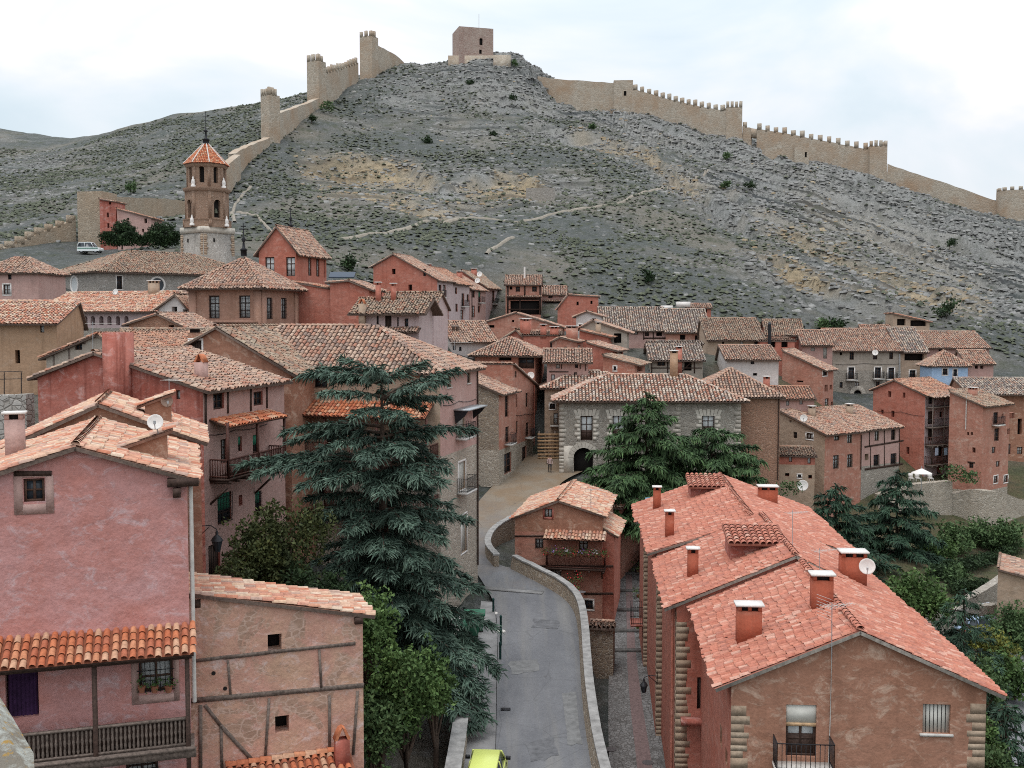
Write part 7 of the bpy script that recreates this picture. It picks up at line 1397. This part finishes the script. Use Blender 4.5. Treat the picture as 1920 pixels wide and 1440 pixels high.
for x, y, an, c, lab in ((1856, 1176, 30, (0.62, 0.66, 0.72), 'white car parked in the valley behind the yellowing tree'), (1828, 1196, 25, (0.35, 0.45, 0.60), 'pale blue car mostly hidden by the slim conifer in the valley')):
    p = hg(x, y, 60, 130); car(p + UP * 0.3, R_(an), 4.1, 1.75, 1.45, c, lab, group='cars parked in the valley')
# ------------------------------------------------------------------ street furniture
m_bol = plain('green_bollard_paint', (0.012, 0.045, 0.04), 0.45, 0.2)
GBo = 'bollards along the pavement edge'
for (x, y), lab in zip(((925, 1150), (939, 1184), (939, 1210), (938, 1236)), ('farthest green bollard, alone by the pavement corner', 'second bollard from the far end, on a pale round base', 'third bollard from the far end of the pavement', 'nearest bollard, touched by the cedar branch')):
    p = on(x, y, zroad); q = MB(); q.lathe(p, [(0.07, 0), (0.07, 0.85), (0.085, 0.87), (0.085, 0.95), (0.05, 1.02)], 10); o = q.build('bollard', m_bol); tag(o, lab, 'bollard', GBo)
    if y in (1150, 1184): q = MB(); q.lathe(p, [(0.3, 0), (0.28, 0.05)], 14); q.build('base', m_pale, o)
m_bin = plain('green_bin_plastic', (0.03, 0.13, 0.075), 0.5)
for i, (x, y, lab) in enumerate(((880, 1206, 'green wheeled rubbish container nearest the camera on the pavement'), (890, 1186, 'second green rubbish container behind the first one'))):
    p = on(x, y, zroad) + UP * 0.12; rt = thing('rubbish_container', p, lab, 'rubbish container', 'rubbish containers on the pavement'); q = MB(); w, d_, h = 0.62, 0.5, 1.05
    lo = [p + [sx_ * w * 0.8, sy_ * d_ * 0.8, 0.1] for sx_, sy_ in ((-1, -1), (1, -1), (1, 1), (-1, 1))]; hi = [p + [sx_ * w, sy_ * d_, h] for sx_, sy_ in ((-1, -1), (1, -1), (1, 1), (-1, 1))]; q.add(lo + hi, [[0, 1, 5, 4], [1, 2, 6, 5], [2, 3, 7, 6], [3, 0, 4, 7], [3, 2, 1, 0]]); q.build('body', m_bin, rt)
    q = MB(); q.prism([p + [-w - .04, -d_ - .05, h], p + [-w - .04, d_ + .04, h], p + [-w - .04, d_ * 0.5, h + 0.24], p + [-w - .04, -d_ * 0.3, h + 0.2]], (2 * w + .08, 0, 0)); q.build('lid', m_bin, rt)
    q = MB()
    for sx_ in (-1, 1): q.tube([p + [sx_ * w * 0.7, -0.2, 0.08], p + [sx_ * w * 0.7 + 0.08, -0.2, 0.08]], 0.08, 8)
    q.build('wheels', m_tyre, rt)
p = on(858, 1200, zroad) + UP * 0.12; q = MB(); q.prism([p + [-.45, -.45, 0], p + [.45, -.45, 0], p + [.45, .35, 1.1], p + [-.45, .35, 1.1]], (0, 0.35, 0.05)); tag(q.build('white_panel', m_trim), 'leaning white board beside the green rubbish containers', 'board')
# lanterns
def lantern(p, out, lab, s_=1.0):
    out = nrm(out); rt = thing('wall_lantern', p, lab, 'lantern', 'iron lanterns on the walls'); q = MB(); e = p + out * 0.75 * s_; q.tube([p + UP * 0.5 * s_, p + UP * 0.55 * s_ + out * 0.5 * s_, e + UP * 0.42 * s_], 0.022, 5); q.tube([p, p + UP * 0.75 * s_], 0.025, 5); q.tube([p + UP * 0.1 * s_, e * 0.6 + p * 0.4 + UP * 0.5 * s_], 0.018, 5); q.build('bracket', m_iron, rt)
    q = MB(); q.lathe(e, [(0.11 * s_, -0.36 * s_), (0.19 * s_, 0.0)], 6, 0); g = q.build('lamp_glass', m_glass, rt); q = MB(); q.lathe(e, [(0.24 * s_, 0.0), (0.15 * s_, 0.14 * s_), (0.05 * s_, 0.22 * s_), (0.06 * s_, 0.3 * s_), (0.01, 0.42 * s_)], 6); q.lathe(e, [(0.12 * s_, -0.4 * s_), (0.12 * s_, -0.35 * s_)], 6)
    for k in range(6): t_ = k * math.pi / 3; q.beam(e + [0.11 * s_ * math.cos(t_), 0.11 * s_ * math.sin(t_), -0.36 * s_], e + [0.19 * s_ * math.cos(t_), 0.19 * s_ * math.sin(t_), 0], 0.02, 0.02)
    q.build('lamp_cap', m_iron, rt)
lantern(P(372, 1012, 48), (1, -0.25, 0), 'iron lantern on a bracket at the corner of the pink gallery house', 1.25); q = MB(); q.box(P(352, 990, 48), (0.5, 0, 0), (0, 0.3, 0), (0, 0, -8)); 
lantern(P(1232, 1284, 55.5), (-1, -0.1, 0), 'dark iron lantern hanging over the alley from the brick house', 0.95)
# planks of the bull-run barrier
rt = thing('plank_barrier', P(1032, 862, 112.3), 'tall barrier of raw planks closing the end of the sandy street', 'barrier'); q = MB()
za, zb_ = P(1030, 862, 112.3)[2], P(1030, 812, 112.3)[2]; xa, xb = P(1008, 840, 112.3)[0], P(1057, 840, 112.3)[0]
for k in range(8): q.box((xa, 112.3 - 0.05 * (k % 2), za + (zb_ - za) * k / 8 + 0.1), (xb - xa, 0.05, 0), (0, 0.08, 0), (0, 0, 0.2))
q.build('planks', m_plank, rt); q = MB()
for k in range(4): x = xa + (xb - xa) * (k + 0.1) / 3.3; q.box((x, 112.42, za - 1), (0.18, 0, 0), (0, 0.18, 0), (0, 0, zb_ - za + 1.2)); q.beam((x + .09, 112.5, zb_), (x + .09, 114.6, za), 0.12, 0.12)
q.build('posts', m_woodg, rt)
# ------------------------------------------------------------------ person walking up the sandy street
pm, t, b, pos = newmat('person_clothes'); tcn = N(t, 'ShaderNodeTexCoord'); sp_ = N(t, 'ShaderNodeSeparateXYZ'); t.links.new(tcn.outputs['Object'], sp_.inputs[0])
rp = ramp(t, [(0, (0.03, 0.03, 0.035)), (0.47, (0.03, 0.03, 0.04)), (0.5, (0.42, 0.30, 0.28)), (0.79, (0.42, 0.30, 0.28)), (0.8, (0.45, 0.27, 0.2))], 'CONSTANT'); t.links.new(math_n(t, 'DIVIDE', sp_.outputs['Z'], 1.75), rp.inputs[0]); t.links.new(rp.outputs[0], b.inputs['Base Color'])
def person(loc, lab):
    J = {'pel': (0, 0, .95), 'sp': (0, .01, 1.18), 'ch': (0, .02, 1.38), 'nk': (0, .02, 1.5), 'hd': (0, .0, 1.58), 'ht': (0, 0, 1.7), 'hl': (.1, 0, .9), 'kl': (.11, -.12, .5), 'al': (.1, -.02, .09), 'tl': (.11, -.19, .03), 'hr': (-.1, 0, .9), 'kr': (-.11, .06, .5), 'ar': (-.1, .28, .12), 'tr_': (-.11, .16, .03),
         'sl': (.18, .02, 1.41), 'el': (.25, .1, 1.14), 'wl': (.24, -.04, .93), 'fl': (.23, -.09, .84), 'sr': (-.18, .02, 1.41), 'er': (-.26, -.02, 1.14), 'wr': (-.23, -.2, 1.0), 'fr': (-.2, -.27, .96)}
    Rr = {'pel': (.15, .11), 'sp': (.13, .1), 'ch': (.16, .11), 'nk': .055, 'hd': (.085, .1), 'ht': (.075, .09), 'hl': .095, 'kl': .062, 'al': .042, 'tl': .035, 'hr': .095, 'kr': .062, 'ar': .042, 'tr_': .035, 'sl': .06, 'el': .045, 'wl': .032, 'fl': .03, 'sr': .06, 'er': .045, 'wr': .032, 'fr': .03}
    E = [('pel', 'sp'), ('sp', 'ch'), ('ch', 'nk'), ('nk', 'hd'), ('hd', 'ht'), ('pel', 'hl'), ('hl', 'kl'), ('kl', 'al'), ('al', 'tl'), ('pel', 'hr'), ('hr', 'kr'), ('kr', 'ar'), ('ar', 'tr_'), ('ch', 'sl'), ('sl', 'el'), ('el', 'wl'), ('wl', 'fl'), ('ch', 'sr'), ('sr', 'er'), ('er', 'wr'), ('wr', 'fr')]
    K = list(J); me = bpy.data.meshes.new('person'); me.from_pydata([J[k] for k in K], [(K.index(a), K.index(c)) for a, c in E], []); o = bpy.data.objects.new('person', me); COL.objects.link(o); o.location = loc; ORG[o.name] = np.asarray(loc, float)
    o.modifiers.new('skin', 'SKIN'); o.modifiers.new('sub', 'SUBSURF').levels = 1; o.modifiers['sub'].render_levels = 2
    if not me.skin_vertices: bpy.context.view_layer.update()
    sv = me.skin_vertices[0].data
    for i, k in enumerate(K): r = Rr[k]; sv[i].radius = r if isinstance(r, tuple) else (r, r); sv[i].use_root = (k == 'pel')
    dg = bpy.context.evaluated_depsgraph_get(); me2 = bpy.data.meshes.new_from_object(o.evaluated_get(dg)); o.modifiers.clear(); o.data = me2; me2.materials.clear(); me2.materials.append(pm)
    me2.polygons.foreach_set('material_index', np.zeros(len(me2.polygons), np.int32)); me2.polygons.foreach_set('use_smooth', np.ones(len(me2.polygons), bool))
    q = MB(); q.lathe(np.asarray(loc) + [0, 0.015, 1.6], [(0.09, 0), (0.105, 0.06), (0.095, 0.12), (0.05, 0.16), (0.0, 0.17)], 10); q.build('hair', plain('dark_hair', (0.03, 0.02, 0.015), 0.7), o); q = MB(); q.box(np.asarray(loc) + [-0.33, -0.1, 0.85], (0.1, 0, 0), (0, 0.3, 0), (0, 0, 0.3)); q.build('bag', m_iron, o)
    return tag(o, lab, 'person')
person(on(1031, 886, zroad), 'person in a light top and dark trousers walking down the sandy street')
# ------------------------------------------------------------------ dishes, aerials
def dish(c, aim, r, lab, mat=None, foot=None):
    aim = nrm(aim); a = nrm(np.cross(aim, UP)); b2 = np.cross(a, aim); rt = thing('satellite_dish', c, lab, 'satellite dish', 'satellite dishes on roofs and walls'); q = MB(); V = []; n = 18
    prof = [(0.0, -0.22), (0.5, -0.165), (0.85, -0.06), (1.0, 0.0), (1.02, -0.02), (0.86, -0.1), (0.5, -0.21), (0, -0.27)]
    for rr, z in prof:
        for k in range(n): t_ = 2 * math.pi * k / n; V.append(c + (a * math.cos(t_) + b2 * math.sin(t_)) * rr * r + aim * z * r)
    q.add(V, [[i * n + k, i * n + (k + 1) % n, (i + 1) * n + (k + 1) % n, (i + 1) * n + k] for i in range(len(prof) - 1) for k in range(n)]); q.build('reflector', mat or m_trim, rt, smooth=True)
    q = MB(); q.tube([c - b2 * r * 0.95, c - b2 * r * 0.35 + aim * r * 1.0], 0.018, 5); q.lathe(c - b2 * r * 0.35 + aim * r * 1.0 - UP * .05, [(0.045, 0), (0.045, 0.12)], 8); q.build('feed_arm', m_zinc, rt)
    q = MB(); q.tube([c - aim * r * 0.25, (foot if foot is not None else c - aim * 0.5 - UP * 0.3)], 0.028, 6); q.build('mount', m_zinc, rt); return rt
TOC = lambda c: nrm(CAM - c)
c = P(1626, 1062, 48.4); dish(c, (-0.3, -1, 0.25), 0.36, 'round white dish on the biggest red chimney of the salmon roofs')
q = MB()
c = P(291, 791, 37.0); dish(c, (0.25, -1, 0.35), 0.27, 'white dish behind the sloping attic of the pink gallery house', foot=c + [0, 0.4, -0.6]); c = P(313, 752, 47.0); dish(c, (0.5, -1, 0.2), 0.26, 'brown dish on the chimney of the stepped rear pink house', plain('brown_dish_paint', (0.24, 0.16, 0.12), 0.5), c + [0.1, 0.3, -0.7])
for x, y, Y, r, lab in ((899, 514, 166, 0.42, 'upper white dish of the two on the roofs under the hillside'), (895, 526, 165, 0.42, 'lower white dish of the two on the roofs under the hillside'), (1641, 661, 148, 0.4, 'white dish hanging on the long grey manor front'), (1507, 784, 112, 0.38, 'small white dish on the roof of the brown and red house'), (1505, 910, 108, 0.55, 'white dish by the garden at the foot of the little red annex'), (995, 704, 116, 0.4, 'pale dish on the wall under the dark loggia windows'), (216, 547, 106, 0.3, 'white dish on the roof ridge above the row of arches')):
    c = P(x, y, Y); dish(c, (-0.3, -1, 0.3), r, lab, foot=c + [0.1, 1.0, -0.4])
def aerial(x, y0, y1, Y, lab, kind='yagi', s_=1.0, aim=(1, 0.4, 0)):
    p0, p1 = P(x, y0, Y), P(x, y1, Y); rt = thing('tv_aerial', p0, lab, 'aerial', 'television aerials on the roofs'); q = MB(); q.tube([p0 - UP * 0.5, p1], 0.016 * max(1, Y / 60), 5); q.build('mast', m_zinc, rt); d = nrm(aim); q = MB(); r = 0.009 * max(1, Y / 60); sd = nrm(np.cross(d, UP))
    e = p1 - UP * 0.12; q.tube([e - d * 0.3 * s_, e + d * 0.9 * s_], r, 4)
    for k in range(9): c = e + d * (-0.25 + 0.14 * k) * s_; L = (0.34 - 0.022 * k) * s_; q.tube([c - sd * L, c + sd * L], r * 0.8, 4)
    if kind == 'grid':
        for k in range(-3, 4): q.tube([e - d * 0.35 + UP * 0.12 * k - sd * 0.4, e - d * 0.35 + UP * 0.12 * k + sd * 0.4], r * 0.7, 4)
    q.build('antenna_rods', m_pale, rt)
aerial(1486, 1010, 957, 50.5, 'white television aerial on the ridge of the second salmon roof'); aerial(1537, 1100, 1028, 47.5, 'tall thin television aerial beside the dish chimney'); aerial(1560, 1210, 1130, 37.3, 'grid television aerial at the nearest gable, with a long cable', 'grid')
aerial(174, 690, 603, 70, 'thin television mast on the grey-brown gable', s_=1.6); aerial(317, 740, 708, 52, 'television aerial beside the brown dish', aim=(1, -0.5, 0)); aerial(1108, 945, 915, 80, 'dark television aerial on the flower balcony cottage'); aerial(852, 668, 640, 110, 'low white television aerial by the pyramid roof', s_=2.2)
q = MB(); F = R1.F[0]; a, z = F.px(1560, 1196); pts = [F.pt(a, z, 0.03), F.pt(a - 0.02, z - 3, 0.03), F.pt(a - 0.06, z - 5.2, 0.03)]; q.tube(pts, 0.018, 4); q.build('aerial_cable', m_pale, R1.root)
# ------------------------------------------------------------------ flowers, laundry, parasol
def bloom(pts, n, spread, cols, lab, nm='flower_pots', pot=True, seed=1, group=None, size=0.12):
    rng = np.random.RandomState(seed); rt = thing(nm, pts[0], lab, 'flowers', group); q = MB()
    if pot:
        for p in pts: q = MB(); q.lathe(p, [(0.09, 0), (0.14, 0.22)], 8); q.build('pot', m_pot, rt)
    f = MB(); C = np.vstack([p + UP * 0.34 + rng.randn(n, 3) * spread for p in pts]); leaves(f, C, size, rng); f.build('foliage', f_leaf, rt)
    for i, c_ in enumerate(cols):
        f = MB(); C = np.vstack([p + UP * 0.42 + rng.randn(max(2, n // 5), 3) * spread for p in pts[i::len(cols)]]); leaves(f, C, size * 0.9, rng, asp=0.9); f.build('blossom', plain('petal_%d' % i, c_, 0.7, var=0.1), rt)
bl_ = H0.F[0]; a1, z1 = bl_.px(1026, 1060); a2, _ = bl_.px(1136, 1060); bloom([bl_.pt(a1 + (a2 - a1) * k / 8.2, z1 + 0.95, 0.95) for k in range(9)], 90, 0.16, [(0.55, 0.04, 0.05), (0.34, 0.2, 0.5), (0.6, 0.12, 0.2), (0.62, 0.55, 0.6)], 'row of flower pots with red and violet blooms along the cottage balcony rail', seed=4)
F = L1.F[0]; pts = [F.pt(F.px(x, 1290)[0], F.px(x, 1296)[1], 0.12) for x in (266, 290, 316)]; bloom(pts, 70, 0.13, [], 'potted plants standing on the barred window sill of the pink house', seed=5, size=0.09, nm='potted_plants')
bloom([P(1084, 1092, 79.2), P(1068, 1100, 79), P(1080, 1112, 78.8)], 80, 0.2, [(0.5, 0.05, 0.05)], 'flower pots on the stair below the cottage balcony', seed=6)
bloom([on(1196, y, zalley) for y in (1075, 1120, 1180)], 110, 0.3, [], 'big potted shrubs along the dark right side of the alley', seed=7, nm='potted_shrubs', size=0.16)
F = AA.F[1]
for (x, col, lab) in ((1742, (0.45, 0.5, 0.6), 'grey-blue cloth, leftmost on the lowest balcony clothes line'), (1759, (0.45, 0.6, 0.75), 'pale blue cloth in the middle of the balcony clothes line'), (1772, (0.66, 0.68, 0.7), 'white cloth on the balcony clothes line of the red gallery house')):
    a, z = F.px(x, 838); q = MB(); V = []
    for i in range(7):
        for j in range(3): V.append(F.pt(a - 0.35 + 0.7 * i / 6, z - 0.45 * j, 1.06 + 0.03 * math.sin(i * 1.9)))
    q.add(V, [[i * 3 + j, i * 3 + 3 + j, i * 3 + 4 + j, i * 3 + 1 + j] for i in range(6) for j in range(2)]); tag(q.build('laundry', plain('laundry_%d' % x, col, 0.9, var=0.06)), lab, 'laundry', 'laundry on the balcony line')
p = P(1728, 887, 116.5); rt = thing('parasol', p - UP * 1.2, 'white square parasol on the terrace in front of the red gallery house', 'parasol'); q = MB(); q.lathe(p, [(1.1, 0), (1.06, 0.05), (0.06, 0.5)], 8, 0, 0.4); q.build('canopy', m_trim, rt); q = MB(); q.tube([p - UP * 2.2, p + UP * 0.75], 0.04, 6); q.build('pole', m_zinc, rt)
for i, (x, lab) in enumerate(((1706, 'white terrace chair left of the parasol'), (1718, 'white terrace chair under the left side of the parasol'), (1742, 'white terrace chair right of the parasol pole'))):
    p = P(x, 905, 118); rt = thing('terrace_chair', p, lab, 'chair', 'white chairs on the terrace'); q = MB(); q.box(p + UP * 0.45, (0.5, 0, 0), (0, 0.5, 0), (0, 0, 0.05)); q.build('seat', m_trim, rt); q = MB(); q.box(p + [0, 0.46, 0.5], (0.5, 0, 0), (0, 0.05, 0), (0, 0, 0.5)); q.build('backrest', m_trim, rt)
    for dx in (0.02, 0.44):
        for dy in (0.02, 0.44): q = MB(); q.box(p + [dx, dy, 0], (0.04, 0, 0), (0, 0.04, 0), (0, 0, 0.45)); q.build('leg', m_trim, rt)
hedge([P(x, y, 119.5) for x, y in ((1772, 905), (1800, 905), (1830, 908))], 1.2, 2.0, f_mid, 'ivy hanging over the retaining wall beside the terrace', 91, 160, 0.3, 'ivy', 'plant')
hedge([P(x, 932, 105) for x in (1462, 1480, 1496)], 1.2, 1.6, f_mid, 'pale green garden hedge at the foot of the little red annex', 92, 160, 0.25)
q = MB(); p = P(1216, 962, 82); q.cbox(p, 0.5, 0.1, 1.2); tag(q.build('hanging_cloth', plain('blue_cloth', (0.25, 0.45, 0.6), 0.9)), 'light blue cloth hanging in the dark alley behind the cottage', 'laundry')

lwall('pale rubble garden wall under the ochre house at the left edge', [P(x, y, Y) for x, y, Y in ((-60, 742, 63), (10, 740, 62.5), (64, 738, 62))], 0.0, 0.7, stone('white_rubble', (0.55, 0.52, 0.48), (0.42, 0.39, 0.35), (0.30, 0.27, 0.24), 2.2, 1.3), 1, 3)
q = MB()
for x in (-10, 8, 40): q.tube([P(x, 745, 64), P(x, 698, 64)], 0.03, 5)
for y in (698, 712): q.tube([P(-30, y, 64), P(42, y - 2, 64)], 0.02, 5)
tag(q.build('iron_railing', m_iron), 'thin iron railing above the pale rubble garden wall at the left edge', 'railing')
for o_ in scene.objects:
    if o_.name.startswith('hedge'): print('HEDGE', o_.name, [round(v, 1) for v in o_.location], [round(v, 1) for v in o_.dimensions])

# drain pipes on a few facades
def pipe(h, f, x, y1, y2, mat):
    F = h.F[f]; a, z = F.px(x, y1); _, w = F.px(x, y2); q = MB(); q.tube([F.pt(a, z, 0.1), F.pt(a, w, 0.1)], 0.06, 6); q.build('downpipe', mat, h.root)
pipe(M, 1, 893, 695, 1060, m_wood); pipe(AB, 0, 1813, 742, 805, m_pale); pipe(N2, 1, 1000, 722, 850, m_terra); pipe(W3, 1, 884, 545, 600, m_wood); pipe(PR, 0, 1460, 745, 900, m_wood); pipe(AD1, 1, 1614, 815, 880, m_wood); pipe(Z7, 0, 1686, 660, 740, m_zinc); pipe(T2, 1, 608, 470, 520, m_terra)
def cable(h, f, pts, mat=None, r=0.02):
    F = h.F[f]; q = MB(); V = []
    for (x, y), (x2, y2) in zip(pts[:-1], pts[1:]):
        for k in range(5): t_ = k / 4; a, z = F.px(x + (x2 - x) * t_, y + (y2 - y) * t_); V.append(F.pt(a, z - 0.12 * 4 * t_ * (1 - t_), 0.04))
    q.tube(V, r, 4); q.build('facade_cable', mat or m_iron, h.root)
cable(L3, 1, ((388, 815), (440, 806), (500, 795))); cable(AA, 0, ((1645, 770), (1690, 772), (1733, 780))); cable(N2, 1, ((964, 778), (985, 776), (1003, 774))); cable(Z7, 0, ((1566, 683), (1620, 681), (1688, 682))); cable(M, 1, ((830, 760), (860, 752), (892, 748)))

# repairs and drains in the road
m_pat = plain('dark_asphalt_patch', (0.122, 0.122, 0.127), 0.9, var=0.3, scale=3); m_pat2 = plain('pale_asphalt_patch', (0.165, 0.163, 0.16), 0.9, var=0.25, scale=3)
for pts, mt_ in ((((985, 1395), (1035, 1380), (1046, 1415), (1000, 1430)), m_pat), (((955, 1240), (1010, 1236), (1012, 1258), (958, 1264)), m_pat2), (((1055, 1300), (1078, 1296), (1090, 1395), (1064, 1400)), m_pat2), (((1000, 1160), (1050, 1164), (1046, 1180), (996, 1176)), m_pat)):
    A_ = [on(x, y, zroad) + UP * 0.012 for x, y in pts]; rr = np.random.RandomState(int(pts[0][0])); V = []
    for p, q_ in zip(A_, A_[1:] + A_[:1]):
        for k in range(4): v = p + (q_ - p) * k / 4 + rr.randn(3) * [0.05, 0.09, 0]; v[2] = zroad(v[1]) + 0.012; V.append(v)
    q = MB(); q.poly(V); o = q.build('road_patch', mt_); tag(o, kind='structure')
    if o.data.polygons[0].normal.z < 0: o.data.flip_normals()
p = on(948, 1330, zroad); q = MB(); q.box(p + [-0.25, -0.2, 0.006], (0.5, 0, 0), (0, 0.4, 0), UP * 0.012)
for k in range(6): q.box(p + [-0.22 + 0.08 * k, -0.16, 0.018], (0.035, 0, 0), (0, 0.32, 0), UP * 0.008)
tag(q.build('drain_grate', m_iron), 'small iron drain grate at the left edge of the road', 'drain')
